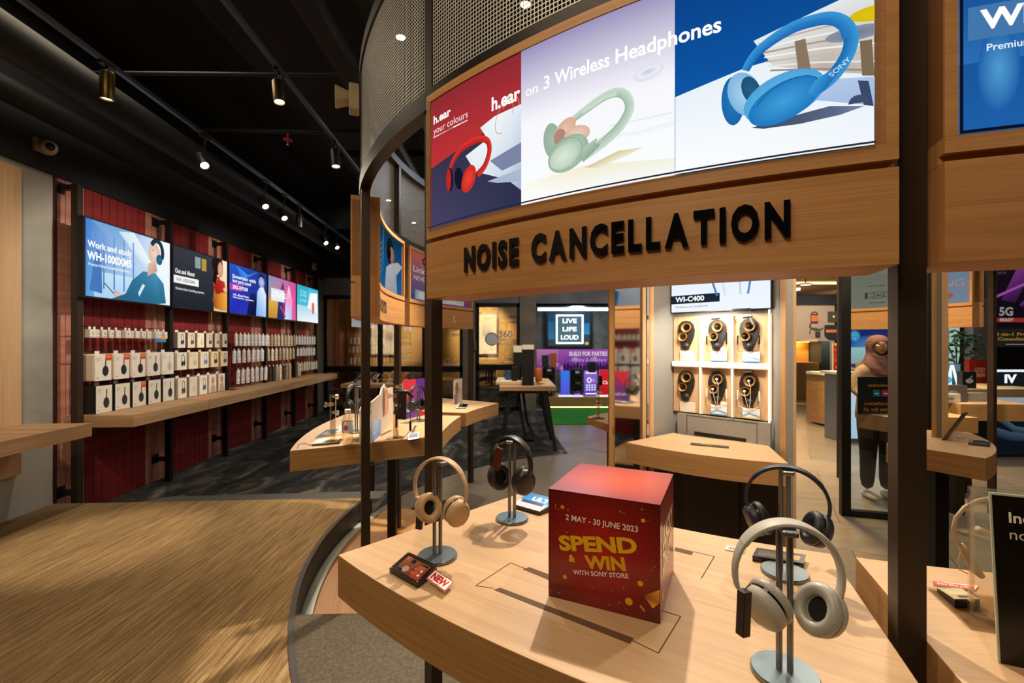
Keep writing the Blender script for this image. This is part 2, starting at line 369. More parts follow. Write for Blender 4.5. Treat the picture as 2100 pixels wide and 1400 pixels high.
# ================================================================ room shell
WD = Vector((-0.06, 1.0, 0)).normalized()          # run of the product wall
def wx(y): return -3.955 - 0.06 * (y - 4.46)       # face of the product wall at depth y
WANG = atan2(WD.y, WD.x) - pi / 2                  # small turn of that wall
def wall_frame(y0, off=0.0):
    """matrix: x = out of the wall into the room, y = along the wall (away), z up; origin on the wall face at depth y0"""
    m = Matrix.Rotation(WANG, 4, 'Z'); m.translation = Vector((wx(y0), y0, 0)); return m @ Matrix.Translation((off, 0, 0))
BACK = 10.4
TILE = None
def tile_mat():
    m, t, b = base_mat('floor_tile'); N = t.nodes.new; L = t.links.new
    tc = N('ShaderNodeTexCoord'); mp = N('ShaderNodeMapping'); mp.inputs['Rotation'].default_value = (0, 0, 0.5); L(tc.outputs['Object'], mp.inputs[0])
    br = N('ShaderNodeTexBrick'); br.inputs['Scale'].default_value = 1.0; br.inputs['Mortar Size'].default_value = 0.004; br.inputs['Brick Width'].default_value = 1.2; br.inputs['Row Height'].default_value = 0.6
    br.inputs['Color1'].default_value = (*rgb('#7f7566'), 1); br.inputs['Color2'].default_value = (*rgb('#766c5e'), 1); br.inputs['Mortar'].default_value = (*rgb('#4f483e'), 1)
    L(mp.outputs[0], br.inputs['Vector'])
    mp2 = N('ShaderNodeMapping'); mp2.inputs['Scale'].default_value = (1.2, 9, 1); mp2.inputs['Rotation'].default_value = (0, 0, 0.5); L(tc.outputs['Object'], mp2.inputs[0])
    n = N('ShaderNodeTexNoise'); n.inputs['Scale'].default_value = 1.5; n.inputs['Detail'].default_value = 5; L(mp2.outputs[0], n.inputs['Vector'])
    mx = N('ShaderNodeMix'); mx.data_type = 'RGBA'; mx.blend_type = 'OVERLAY'; mx.inputs[0].default_value = 0.35; L(br.outputs['Color'], mx.inputs[6]); L(n.outputs['Fac'], mx.inputs[7])
    L(mx.outputs[2], b.inputs['Base Color']); b.inputs['Roughness'].default_value = 0.28; b.inputs['Specular IOR Level'].default_value = 0.5
    return m
struct('floor', MB().box(-6, -2.5, -0.08, 10, 17, 0.0), tile_mat())
def carpet_mat(name, cols, sc, rot, fine=260, pos=None, bumps=0.5, warp=0.0):
    m, t, b = base_mat(name); N = t.nodes.new; L = t.links.new
    tc = N('ShaderNodeTexCoord'); mp = N('ShaderNodeMapping'); mp.inputs['Rotation'].default_value = (0, 0, rot); mp.inputs['Scale'].default_value = sc; L(tc.outputs['Object'], mp.inputs[0])
    n = N('ShaderNodeTexNoise'); n.inputs['Scale'].default_value = 1; n.inputs['Detail'].default_value = 6; n.inputs['Roughness'].default_value = 0.65; n.inputs['Distortion'].default_value = warp; L(mp.outputs[0], n.inputs['Vector'])
    cr = N('ShaderNodeValToRGB'); e = cr.color_ramp.elements; k = len(cols); ps = pos or [0.32 + 0.36 * i / (k - 1) for i in range(k)]
    e[0].position = ps[0]; e[0].color = (*rgb(cols[0]), 1); e[1].position = ps[-1]; e[1].color = (*rgb(cols[-1]), 1)
    for i in range(1, k - 1): x = e.new(ps[i]); x.color = (*rgb(cols[i]), 1)
    L(n.outputs['Fac'], cr.inputs[0])
    n2 = N('ShaderNodeTexNoise'); n2.inputs['Scale'].default_value = fine; n2.inputs['Detail'].default_value = 2; L(tc.outputs['Object'], n2.inputs['Vector'])
    r2 = N('ShaderNodeMapRange'); r2.inputs[1].default_value = 0.3; r2.inputs[2].default_value = 0.7; r2.inputs[3].default_value = 0.62; r2.inputs[4].default_value = 1.25; L(n2.outputs['Fac'], r2.inputs[0])
    mx = N('ShaderNodeMix'); mx.data_type = 'RGBA'; mx.blend_type = 'MULTIPLY'; mx.inputs[0].default_value = 1; L(cr.outputs[0], mx.inputs[6]); L(r2.outputs[0], mx.inputs[7])
    L(mx.outputs[2], b.inputs['Base Color']); b.inputs['Roughness'].default_value = 0.9; b.inputs['Specular IOR Level'].default_value = 0.15
    bp = N('ShaderNodeBump'); bp.inputs['Strength'].default_value = bumps; bp.inputs['Distance'].default_value = 0.003; L(n2.outputs['Fac'], bp.inputs['Height']); L(bp.outputs[0], b.inputs['Normal'])
    MATS[name] = m; return m
GOLD = carpet_mat('woven_gold_flooring', ['#68533a', '#7f6644', '#977c54', '#b3976a'], (95, 3.2, 1), 0.06, 420, warp=0.5)
DARKC = carpet_mat('charcoal_carpet_tile', ['#1d1e20', '#333331', '#545047', '#7f7763'], (3.2, 1.5, 1), 0.35, 160, [0.34, 0.5, 0.6, 0.72], warp=1.2)
GREYC = carpet_mat('grey_carpet', ['#4a4438', '#575043', '#655d4f'], (60, 60, 1), 0.0, 420)
TURF = carpet_mat('green_turf', ['#1d5a1c', '#2c7a26', '#3d9433'], (50, 50, 1), 0.0, 300)
PLAT = 0.177; PR = 3.07
arc = lambda a0, a1, r, n=60: [tuple(RP(a0 + (a1 - a0) * i / n, r)[:2]) for i in range(n + 1)]
pe = (-1.295, 4.05)
plat = [(-3.93, 3.89)] + [(-3.93, -2.0), (6.0, -2.0), (6.0, 0.9)] + arc(-38, -191, PR, 110)
plat = [(-3.93, 3.89), (-3.6, -2.0), (6.0, -2.0), (6.0, 1.6)] + arc(-38, -190.6, PR, 110)
struct('floor_platform', MB().prism(plat, 0.001, PLAT), [GOLD])
# dark nosing that trims the curved edge and the pale strip at its foot
def curved(mb, a0, a1, r0, r1, z0, z1, n=24, mi=0, vgrain=False):
    """slab of a ring; UV u runs along the curve"""
    vs = []; rm = (r0 + r1) / 2; da = radians(a1 - a0)
    for i in range(n + 1):
        a = a0 + (a1 - a0) * i / n
        vs += [RP(a, r0, z0), RP(a, r1, z0), RP(a, r1, z1), RP(a, r0, z1)]
    fs = []; uv = []
    flip = a1 < a0
    for i in range(n):
        k = 4 * i; u0 = abs(da) * rm * i / n; u1 = abs(da) * rm * (i + 1) / n
        for (p, q, h0, h1) in ((0, 1, 0, r1 - r0), (1, 2, z0, z1), (2, 3, r1, r0), (3, 0, z1, z0)):
            f = (k + p, k + 4 + p, k + 4 + q, k + q); w = [(u0, h0), (u1, h0), (u1, h1), (u0, h1)]
            if not flip: f = f[::-1]; w = w[::-1]
            if vgrain: w = [(b, a) for a, b in w]
            fs.append(f); uv.append(w)
    for base in (0, 4 * n):
        f = (base, base + 1, base + 2, base + 3); w = [(z0, r0), (z0, r1), (z1, r1), (z1, r0)]
        if (base == 0) == flip: f = f[::-1]; w = w[::-1]
        fs.append(f); uv.append(w)
    return mb.add(vs, fs, mi, uv)
struct('trim_1', curved(MB(), -40, -190.5, PR - 0.012, PR + 0.016, PLAT - 0.03, PLAT + 0.006, 90), plain('nosing_brown', '#2c2320', 0.6))
struct('trim_2', curved(MB(), -40, -192, PR - 0.012, PR - 0.001, 0.0, PLAT - 0.03, 90), plain('riser_black', '#12161a', 0.5))
struct('trim_3', curved(MB(), -60, -192, PR - 0.075, PR - 0.012, 0.0, 0.02, 90), plain('reflection_pale', '#b9c2b4', 0.3))  # pale strip: reflected light at the riser foot, put into colour
dk = [(-3.99, 3.9), (-1.30, 4.055)] + arc(-191.3, -252, PR + 0.005, 30) + [(0.656, 8.5), (0.70, BACK), (wx(BACK) + 0.0, BACK)]
struct('floor_carpet', MB().prism(dk[::-1], 0.0, 0.006), DARKC)
struct('trim_4', MB().add([(-3.62, 4.40, 0.0), (-1.30, 4.50, 0), (-1.30, 4.74, 0), (-3.42, 4.56, 0), (-3.62, 4.40, 0.012), (-1.30, 4.50, 0.012), (-1.30, 4.74, 0.012), (-3.42, 4.56, 0.012)],
        [(0, 3, 2, 1), (4, 5, 6, 7), (0, 1, 5, 4), (1, 2, 6, 5), (2, 3, 7, 6), (3, 0, 4, 7)]), plain('carpet_edge_grey', '#5d5b55', 0.9))
def onring(y_line, x0, x1): pass
rp = [(-1.103, 2.30), (-1.125, 2.25)] 
ramp = [(0.5, 0.98), (-0.1, 1.75), (-0.55, 2.32), (-1.128, 2.30)] + arc(-156.3, -113, PR - 0.012, 20)
struct('floor_warm_tint', curved(MB(), -112, -196, 2.45, PR - 0.075, 0.0, 0.004, 40), OAK_D)  # brown ring over the tile; warm reflected light put into its colour
o = MB().prism(ramp, 0.001, PLAT + 0.001).build('carpet_ramp', GREYC)
sanit(o, 'grey carpeted ramp piece filling the gap beside the curved platform edge', 'ramp')
turf = [(0.67, 8.62), (4.0, 8.75), (4.0, 10.695), (0.72, 10.695)]
sanit(MB().prism(turf, 0.0, 0.02).build('turf_mat', TURF), 'green artificial grass mat before the party speaker dais', 'mat')

# ---- product wall: pier of bare concrete, then red and pink boards
CONC = noisy('bare_concrete', ['#7c7a72', '#96938a', '#a8a499'], (1.1, 1.1, 1.6), 0.7, 6, 0.1, dist=0.4)
WM = wall_frame(4.46)
def along(y): return (y - 4.46) * sqrt(1 + 0.0036)        # depth -> distance along the wall
mb = MB(); mb.M = WM; mb.box(-0.2, along(-2.0), PLAT, 0.0, along(3.885), 2.98, 0)
struct('wall_pier', mb, CONC)
mb = MB(); mb.M = WM; mb.box(-0.05, along(3.885), 0.0, 0.012, along(3.91), 2.98)
struct('trim_5', mb, plain('dark_red_trim', '#3a1512', 0.5))
POSTY = [3.94, 5.09, 6.20, 7.31, 8.42, 9.53]
RED = noisy('red_stained_board', ['#6a1d1d', '#7a2423', '#882c2a'], (2, 2, 14), 0.5, 4)
PINK = noisy('pink_stained_board', ['#9a6557', '#ad7664', '#bb8672'], (2, 2, 14), 0.5, 4)
mb = MB(); mb.M = WM; y = 3.91; bw = 0.094
while y < 9.95:
    near = min(abs((y + bw / 2) - (p + 0.02)) for p in POSTY) < 0.17 or y < 4.1
    mb.box(-0.05, along(y) + 0.003, 0.0, 0.0, along(y + bw) - 0.003, 2.98, 1 if near else 0); y += bw
mb.box(-0.07, along(3.91), 0, -0.012, along(9.95), 2.98, 0)
struct('wall_left', mb, [RED, PINK])
mb = MB(); mb.M = WM; mb.box(-0.07, along(9.95), 0, 0.01, along(10.46), 2.98)
struct('wall_end_strip', mb, plain('strip_grey', '#5c5a58', 0.7))
NIGHT = plain('night_paint', '#0b1118', 0.8)
CEILM = plain('ceiling_paint', '#080b10', 0.85)
mb = MB(); mb.M = WM; mb.box(-0.25, along(-2.0), 2.98, 0.02, along(10.5), 4.4)
struct('wall_left_upper', mb, NIGHT)
struct('ceiling', MB().box(-6, -2.5, 4.3, 10, 17, 4.4), CEILM)
struct('wall_behind', MB().box(-6, -2.5, 0, 10, -2.4, 4.4), plain('wall_dusk', '#2a2622', 0.8))
struct('wall_right', MB().box(9.6, -2.5, 0, 9.7, 17, 4.4), plain('wall_dusk', '#2a2622', 0.8))

# ---- ceiling clutter: slabs, ducts, trays
for i, (x0, x1, y0, y1, z) in enumerate(((-2.35, -0.3, 3.3, 5.9, 4.05), (-2.35, -0.3, 6.1, 9.4, 4.05), (-2.3, -0.2, 1.0, 3.2, 4.1))):
    struct('ceiling_slab_%d' % (i + 1), MB().box(x0, y0, z, x1, y1, z + 0.2), plain('slab_grey', '#14181d', 0.9))
def duct(name, label, pts, r, m, cat='duct', group=None):
    o = MB().tube(pts, r, 16).build(name, m, smooth=40); sanit(o, label, cat, group); return o
DUCT = plain('duct_black', '#101317', 0.6, 0.2); DUCT2 = plain('duct_grey', '#202228', 0.5, 0.4)
duct('air_duct', 'long dark round air duct running above the product wall screens', [(wx(y) + 0.72, y, 3.45) for y in (0.5, 4, 7, 10.2)], 0.13, plain('duct_dark_grey', '#0d1014', 0.6, 0.2))
duct('air_duct', 'thinner black round duct tucked between wall and long air duct', [(wx(y) + 0.24, y, 3.38) for y in (0.5, 4, 7, 10.2)], 0.09, DUCT)
duct('cross_duct', 'wide grey duct crossing under the ceiling behind the kiosk ring', [(-3.5, 8.3, 3.83), (0.5, 8.5, 3.83)], 0.2, DUCT2)
duct('cross_duct', 'round black duct crossing just above the nearest track light', [(-3.8, 2.35, 3.95), (1.0, 2.45, 3.95)], 0.14, DUCT)
duct('sprinkler_pipe', 'thin black sprinkler pipe crossing above the red sprinkler head', [(-3.6, 5.0, 3.89), (-0.3, 5.1, 3.89)], 0.025, DUCT, 'pipe')
duct('sprinkler_pipe', 'thin black pipe crossing near the brass spotlight', [(-3.6, 3.45, 3.6), (-0.3, 3.5, 3.6)], 0.014, DUCT, 'pipe')
sanit(MB().box(-1.30, 1.4, 3.55, -1.16, 6.5, 3.66).build('cable_tray', plain('tray_grey', '#2a2b2c', 0.5, 0.5)), 'grey metal cable tray overhead beside the kiosk ring', 'cable tray')
sanit(MB().box(-1.0, 1.4, 3.72, -0.9, 6.0, 3.82).build('cable_tray', DUCT), 'narrow black cable tray overhead next to the grey one', 'cable tray')
sp = thing('fire_sprinkler', 'small red sprinkler head hanging from the dark ceiling', 'sprinkler', tuple(A(590, 286, 5.034)))
MB().tube([(0, 0, 0.0), (0, 0, 0.08)], 0.012).lathe([(0.0, -0.02), (0.05, -0.008), (0.05, 0.0), (0.02, 0.012), (0.0, 0.012)], 16).build('cover_plate', plain('sprinkler_red', '#a32222', 0.4), sp, smooth=40)
MB().tube([(0, 0, -0.06), (0, 0, -0.02)], 0.007).lathe([(0.0, -0.065), (0.018, -0.062), (0.018, -0.058), (0, -0.056)], 12).build('deflector', STEEL, sp)

# ---- track lights
BRASS = plain('antique_brass', '#5d4a22', 0.35, 0.9)
BULB = glow('lamp_face', '#fff1d6', 9.0)
def track(xf, y0, y1, z, label):
    o = MB().tube([(xf(y0), y0, z), (xf(y1), y1, z)], 0.02, 4).build('lighting_track', plain('track_grey', '#4d5560', 0.35, 0.7)); sanit(o, label, 'lighting track')
tx1 = lambda y: -2.40 - 0.055 * y
tx2 = lambda y: -1.39 - 0.04 * y
track(tx1, 1.6, 9.8, 3.32, 'long black lighting track above the aisle by the product wall')
track(tx2, 1.6, 5.2, 3.32, 'lighting track with brass spotlight above the gold floor')
def spotlight(loc, aim, label, z_track=3.32, body=None, ln=0.17, r=0.038, on=True):
    t = thing('track_spotlight', label, 'spotlight', tuple(loc), group=None)
    d = (Vector(aim) - Vector(loc)).normalized(); M = d.to_track_quat('Z', 'Y').to_matrix().to_4x4()
    m = MB(); m.lathe([(0.0, -ln), (r * 0.8, -ln), (r, -ln + 0.012), (r, 0.0), (r * 0.86, 0.0), (r * 0.8, -0.02), (0, -0.022)], 20, 0, M); m.build('housing', body or BLACK, t, smooth=35)
    m = MB(); m.lathe([(0.0, -0.012), (r * 0.8, -0.012), (r * 0.8, -0.009), (0, -0.006)], 20, 0, M); m.build('lamp_face', BULB if on else GLOSSB, t)
    back = Vector((0, 0, 0)) - d * ln * 0.6
    m = MB(); m.tube([back, (0, 0, max(0.05, z_track - loc[2] - 0.07)), (0, 0, z_track - loc[2])], 0.008, 8); m.cbox((0, 0, z_track - loc[2] - 0.012), (0.035, 0.10, 0.03)); m.build('stem', BLACK, t)
    return t
def aimlamp(loc, aim, power, angle=48, col=WARM2, size=0.04):
    d = (Vector(aim) - Vector(loc)).normalized(); return lamp('SPOT', tuple(Vector(loc) + d * 0.015), aim, power, col, size, angle, 0.7)
sl = [((219, 204), 2.75, (0.5, 0.35, -2.9), 'brass spotlight shining straight down, nearest on the wall track', BRASS, (-2.85, 3.15, PLAT), 250, 30),
      ((420, 340), 3.85, (-0.2, 0.4, -1.0), 'bright black spotlight on the wall track facing the aisle', None, (wx(4.7) + 0.3, 4.7, 1.3), 190, 100),
      ((545, 424), 5.35, (-0.6, 0.3, -1.4), 'black spotlight on wall track above the second screen', None, (wx(5.8) + 0.3, 5.8, 1.3), 190, 100),
      ((584, 448), 6.1, (-0.6, 0.3, -1.4), 'dim black spotlight just beyond the one above second screen', None, (wx(6.7) + 0.3, 6.7, 1.3), 150, 100),
      ((669, 499), 7.9, (-0.6, 0.3, -1.4), 'lit spotlight far along the wall track', None, (wx(8.3) + 0.3, 8.3, 1.3), 190, 100),
      ((692, 508), 8.9, (-0.6, 0.3, -1.4), 'farthest spotlight on the track by the product wall', None, (wx(9.4) + 0.3, 9.4, 1.3), 130, 100)]
for (px, py), Y, d, lab, body, tgt, pw, ang in sl:
    Y = 2.40 / ((1050 - px) / F - 0.055); loc = A(px, py, Y); tgt = (-2.85, 3.15, PLAT) if body else (-0.9, Y - 1.3, 0.9); pw = pw if body else 45; spotlight(loc, tgt, lab, 3.32, body); aimlamp(loc, tgt, pw, ang)
loc = A(573, 210, 1.39 / ((1050 - 573) / F - 0.04)); spotlight(loc, loc + Vector((0.12, -0.1, -1)), 'brass cylinder spotlight hanging from the inner track', 3.32, BRASS, 0.15, 0.036); aimlamp(loc, (-1.75, 3.6, PLAT), 55, 46)
loc = A(689, 342, 1.39 / ((1050 - 689) / F - 0.04)); spotlight(loc, loc + Vector((0.1, -0.1, -1)), 'black cylinder spotlight beside the kiosk ring', 3.32, None, 0.16, 0.04); aimlamp(loc, (-1.3, 3.9, 0), 40, 46)
loc = A(614, 466, 2.40 / ((1050 - 614) / F - 0.055)); spotlight(loc, loc + Vector((0.02, 0.0, -1)), 'unlit black spotlight pointing down from the wall track', 3.32, None, on=False)
# cctv and wall boxes
t = thing('security_camera', 'white dome-eyed security camera high on the black wall', 'camera', (wx(3.75) + 0.0, 3.75, 3.17))
MB().box(0.0, -0.06, -0.05, 0.05, 0.06, 0.05).build('mount', plain('camera_white', '#a8a49c', 0.4), t)
M = Matrix.Translation((0.06, 0.02, -0.005)) @ Matrix.Rotation(radians(95), 4, 'Y') @ Matrix.Rotation(radians(30), 4, 'X')
MB().lathe([(0, -0.02), (0.05, -0.02), (0.062, 0.02), (0.055, 0.06), (0.04, 0.075), (0, 0.075)], 20, 0, M).build('body', MATS['camera_white'], t, smooth=40)
MB().lathe([(0, 0.07), (0.032, 0.076), (0.026, 0.09), (0, 0.098)], 20, 0, M).build('lens', GLOSSB, t, smooth=True)
t = thing('security_camera', 'small white round security camera above the farthest screen', 'camera', (wx(9.7) + 0.02, 9.7, 3.18))
M = Matrix.Rotation(radians(90), 4, 'Y')
MB().lathe([(0, 0), (0.08, 0.0), (0.09, 0.03), (0.07, 0.07), (0, 0.08)], 20, 0, M).build('body', MATS['camera_white'], t, smooth=40)
MB().lathe([(0, 0.07), (0.04, 0.078), (0, 0.09)], 16, 0, M).build('lens', GLOSSB, t, smooth=True)

# ---- shelf and plank on the concrete pier
mb = MB(); mb.M = WM; mb.box(0.0, along(1.2), 0.80, 0.52, along(3.64), 0.905, 0, 0)
o = mb.build('wall_shelf', OAK_S, bevel=0.002); sanit(o, 'oak shelf sticking out of the concrete pier', 'shelf')
mb = MB(); mb.M = WM; mb.box(0.0, along(1.2), 0.52, 0.05, along(3.57), 0.795, 0, 2); mb.box(0.0, along(1.2), 0.907, 0.05, along(3.57), 2.92, 0, 2)
o = mb.build('wall_plank', OAK); sanit(o, 'tall oak plank fixed flat on the concrete pier', 'plank')
# ================================================================ ring kiosk: posts, rims, wire mesh
RR = 2.71
def mesh_mat():
    m, t, b = base_mat('wire_mesh'); N = t.nodes.new; L = t.links.new; t.nodes.remove(b)
    uv = N('ShaderNodeUVMap'); uv.uv_map = 'UVMap'; sp = N('ShaderNodeSeparateXYZ'); L(uv.outputs[0], sp.inputs[0])
    masks = []
    for k in (0, 1):
        a = N('ShaderNodeMath'); a.operation = 'MULTIPLY'; a.inputs[1].default_value = 1 / 0.0135; L(sp.outputs[k], a.inputs[0])
        f = N('ShaderNodeMath'); f.operation = 'FRACT'; L(a.outputs[0], f.inputs[0])
        l = N('ShaderNodeMath'); l.operation = 'LESS_THAN'; l.inputs[1].default_value = 0.25; L(f.outputs[0], l.inputs[0]); masks.append(l)
    mxx = N('ShaderNodeMath'); mxx.operation = 'MAXIMUM'; L(masks[0].outputs[0], mxx.inputs[0]); L(masks[1].outputs[0], mxx.inputs[1])
    d = N('ShaderNodeBsdfPrincipled'); d.inputs['Base Color'].default_value = (*rgb('#c6c6c2'), 1); d.inputs['Metallic'].default_value = 0.2; d.inputs['Roughness'].default_value = 0.45
    tr = N('ShaderNodeBsdfTransparent'); ms = N('ShaderNodeMixShader'); L(mxx.outputs[0], ms.inputs[0]); L(tr.outputs[0], ms.inputs[1]); L(d.outputs[0], ms.inputs[2])
    L(ms.outputs[0], t.nodes['Material Output'].inputs[0]); return m
WIRE = mesh_mat()
ring = thing('ring_canopy', 'round dark metal kiosk canopy with wire mesh drum on slim posts', 'canopy', (RC.x, RC.y, 0))
POSTS = [-110.08, -137.9, -158.6, -187.5, -216.2, 91, 62, 41, 14.2, -15, -50, -83]
for a in POSTS:
    m = MB(); m.M = Matrix.Translation(RP(a, 2.715)) @ Matrix.Rotation(radians(a), 4, 'Z'); m.cbox((0, 0, 1.53), (0.046, 0.046, 3.06)); m.build('post', BRONZE, ring, world=True)
m = MB(); curved(m, 0, 360, 2.69, 2.745, 2.385, 2.455, 120); m.build('lower_rim', plain('rim_black', '#1c1813', 0.4, 0.4), ring, world=True, smooth=40)
m = MB(); curved(m, 0, 360, 2.69, 2.745, 3.03, 3.09, 120); m.build('upper_rim', MATS['rim_black'], ring, world=True, smooth=40)
pa = sorted(a % 360 for a in POSTS)
for i, a in enumerate(pa):
    b = pa[(i + 1) % len(pa)] + (360 if i == len(pa) - 1 else 0); n = 24; vs = []; fs = []; uv = []
    for k in range(n + 1):
        q = a + 0.6 + (b - a - 1.2) * k / n; vs += [RP(q, 2.735, 2.45), RP(q, 2.735, 3.035)]
    for k in range(n):
        u0 = radians(b - a) * 2.735 * k / n; u1 = radians(b - a) * 2.735 * (k + 1) / n
        fs.append((2 * k, 2 * k + 2, 2 * k + 3, 2 * k + 1)); uv.append([(u0, 0), (u1, 0), (u1, 0.585), (u0, 0.585)])
    MB().add(vs, fs, 0, uv).build('mesh_panel', WIRE, ring, world=True, smooth=True)
# beige emergency unit fixed to the outside of the drum
t = thing('alarm_sounder', 'beige plastic alarm unit on the outside of the mesh drum', 'alarm', tuple(RP(-162.5, 2.82, 2.96)), radians(-161.5))
MB().box(-0.075, -0.045, -0.075, -0.02, 0.045, 0.075).build('back_box', plain('beige_plastic', '#bfae8c', 0.45), t, bevel=0.006)
MB().lathe([(0, 0.0), (0.04, 0.0), (0.045, 0.02), (0.062, 0.07), (0.058, 0.075), (0, 0.045)], 18, 0, Matrix.Translation((-0.02, 0, 0)) @ Matrix.Rotation(radians(90), 4, 'Y')).build('horn', MATS['beige_plastic'], t, smooth=40)
# little downlights inside the ring
for (px, py, Y, lab) in ((822, 77, 3.3, 'recessed round downlight showing through mesh, near the black post'), (1078, 10, 3.1, 'round downlight glowing through mesh above the red poster'),
                         (1148, 42, 3.5, 'bright downlight just above the header frame edge'), (770, 252, 4.3, 'small downlight low in the mesh near the beige alarm'),
                         (849, 457, 7.6, 'distant downlight seen through the far mesh'), (797, 411, 7.0, 'tiny far downlight seen beside the blue poster'), (875, 470, 8.2, 'faintest far downlight through the mesh near the header end')):
    p = A(px, py, Y); t = thing('downlight', lab, 'downlight', tuple(p))
    MB().lathe([(0, 0.012), (0.034, 0.01), (0.034, 0.0), (0.045, 0.0), (0.05, 0.03), (0.05, 0.09), (0, 0.09)], 18).build('housing', BLACK, t, smooth=40)
    MB().lathe([(0, 0.001), (0.034, 0.001), (0.034, 0.006), (0, 0.006)], 18).build('lamp_face', BULB, t)
    MB().tube([(0, 0, 0.08), (0, 0, 4.3 - p.z)], 0.006, 6).build('stem', BLACK, t)

# ---------------------------------------------------------------- header bands
def header(a0, a1, label, both=True):
    """curved timber header with a lightbox opening; a0 -> a1 counter-clockwise"""
    mid = RP((a0 + a1) / 2, 2.71, 1.70); t = thing('header_sign', label, 'sign', tuple(mid))
    m = MB(); curved(m, a0, a1, 2.63, 2.79, 1.70, 1.885, 28); m.build('fascia', OAK_D, t, world=True, smooth=40)
    m = MB(); curved(m, a0, a1, 2.645, 2.770, 1.883, 1.90, 28); curved(m, a0, a1, 2.646, 2.784, 1.93, 2.36, 28)
    curved(m, a0, a1, 2.63, 2.79, 1.90, 1.93, 28); curved(m, a0, a1, 2.63, 2.79, 2.36, 2.385, 28)
    e = 0.42; curved(m, a0, a0 + e, 2.63, 2.79, 1.93, 2.36, 2); curved(m, a1 - e, a1, 2.63, 2.79, 1.93, 2.36, 2)
    m.build('surround', OAK_D, t, world=True, smooth=40)
    return t
def out_map(t, a0, r, z0):
    inv = t.matrix_basis.inverted(); return lambda u, v, d: inv @ RP(a0 + math.degrees(u / r), r + d, z0 + v)
def in_map(t, a0, r, z0):
    inv = t.matrix_basis.inverted(); return lambda u, v, d: inv @ RP(a0 - math.degrees(u / r), r - d, z0 + v)
def cyl_px(a0, r, z0, far=False, sgn=1):
    """photo pixel -> (u, v) on the cylinder of radius r"""
    def f(px, py):
        k = (px - 1050) / F; a = 1 + k * k; b = -2 * (k * RC.x + RC.y); c = RC.x ** 2 + RC.y ** 2 - r * r
        d = sqrt(max(0, b * b - 4 * a * c)); Y = (-b + (d if far else -d)) / (2 * a); X = k * Y
        ang = math.degrees(atan2(Y - RC.y, X - RC.x)); du = (ang - a0) * sgn
        while du < -180: du += 360
        while du > 180: du -= 360
        return (radians(du) * r, EYE - (py - HOR) / F * Y - z0)
    return f
HA0, HA1 = -136.4, -110.9
h1 = header(HA0, HA1, 'long curved oak header with backlit three-headphone poster and black NOISE CANCELLATION letters')
h2 = header(-109.5, -85.0, 'oak header partly in view with dark blue poster beside the black post')
h3 = header(-186.2, -161.0, 'curved oak header on far side showing blue poster of a person')
h4 = header(-215.0, -188.8, 'far oak header carrying the earbuds poster behind the front header')
h5 = header(16.3, 40.5, 'far oak header across the ring with cream and pale blue posters')
# raised letters, one by one
def letter3d(ch, size, depth, bold):
    vs, fs, x0, x1 = glyphs(ch, bold); k = size / 0.7; return [((x - x0) * k, y * k) for x, y in vs], fs, (x1 - x0) * k
cp = cyl_px(HA0, 2.79, 1.70)
uL, vL = cp(955, 556); uR, vR = cp(1620, 485)
txt = 'NOISE CANCELLATION'; size = 0.070; gap = 0.016; wd = []
for ch in txt: wd.append(0.038 if ch == ' ' else letter3d(ch, size, 0, 0.045)[2])
tot = sum(wd) + gap * (len(txt) - 1); kx = (uR - uL) / tot; u = uL; vb = (vL + vR) / 2
inv = h1.matrix_basis.inverted()
for ch, w in zip(txt, wd):
    if ch != ' ':
        P, fs, _ = letter3d(ch, size, 0.012, 0.045); m = MB(); n = len(P)
        f3 = lambda x, y, d: inv @ RP(HA0 + math.degrees((u + x * kx) / 2.79), 2.79 + d, 1.70 + vb + y)
        vs = [f3(x, y, 0.002) for x, y in P] + [f3(x, y, 0.008) for x, y in P]
        ed = {}
        for f in fs:
            for i in range(len(f)):
                e = (f[i], f[(i + 1) % len(f)]); ed[e] = 1
        ff = [tuple(i + n for i in f) for f in fs] + [tuple(reversed(f)) for f in fs]
        for a, b in ed:
            if (b, a) not in ed: ff.append((a, b, n + b, n + a))
        m.add(vs, ff); m.build('letter', GLOSSB, h1)
    u += (w + gap) * kx
# ================================================================ artwork of the header lightboxes
def headphone_art(a, q, band, bw, cup1, cup2, cols, cush):
    """q: list of photo points along the headband; cup = (x, y, rx, ry, rot)"""
    c1, c2, c3 = cols
    a.stroke(q, bw, c2, c1)
# --- front header
r = 2.7855; z0 = 1.932; a0 = HA0 + 0.46; Wp = radians(HA1 - HA0 - 0.92 - 0.35) * r; Hp = 0.426
cp = cyl_px(a0, r, z0); B = lambda *pts: [cp(*p) for p in pts]
a = Art(Wp, Hp, 0.0002)
x1 = cp(1070, 300)[0]; x2 = cp(1385, 200)[0]
# left third: red wall, dark slate
a.rect(0, 0, x1, Hp, '#e23a34', '#8e2a33')
a.poly(B((880, 350), (1072, 225), (1072, 460), (880, 500)), ['#3b3550', '#2b2a3c', '#2c3352', '#4b466b'])
a.poly(B((985, 262), (1015, 238), (1072, 212), (1072, 392), (1040, 368), (975, 352), (955, 320), (1000, 285)), ['#e4eaf2', '#f3f8fb', '#dfe8f2', '#9fb0c9', '#c9d6e4', '#e8eef4', '#e6edf4', '#f0f4f8'])
a.poly(B((1005, 330), (1072, 290), (1072, 330), (1030, 350)), '#7b86a6')
a.poly(B((1000, 372), (1072, 345), (1072, 372), (1020, 375)), '#aab8d0')
a.arc(*cp(1034, 240), 0.028, 0.047, 20, 300, 0.002, '#c98a6a', rot=-0.5); a.arc(*cp(1048, 222), 0.030, 0.036, 0, 170, 0.002, '#d09a78')
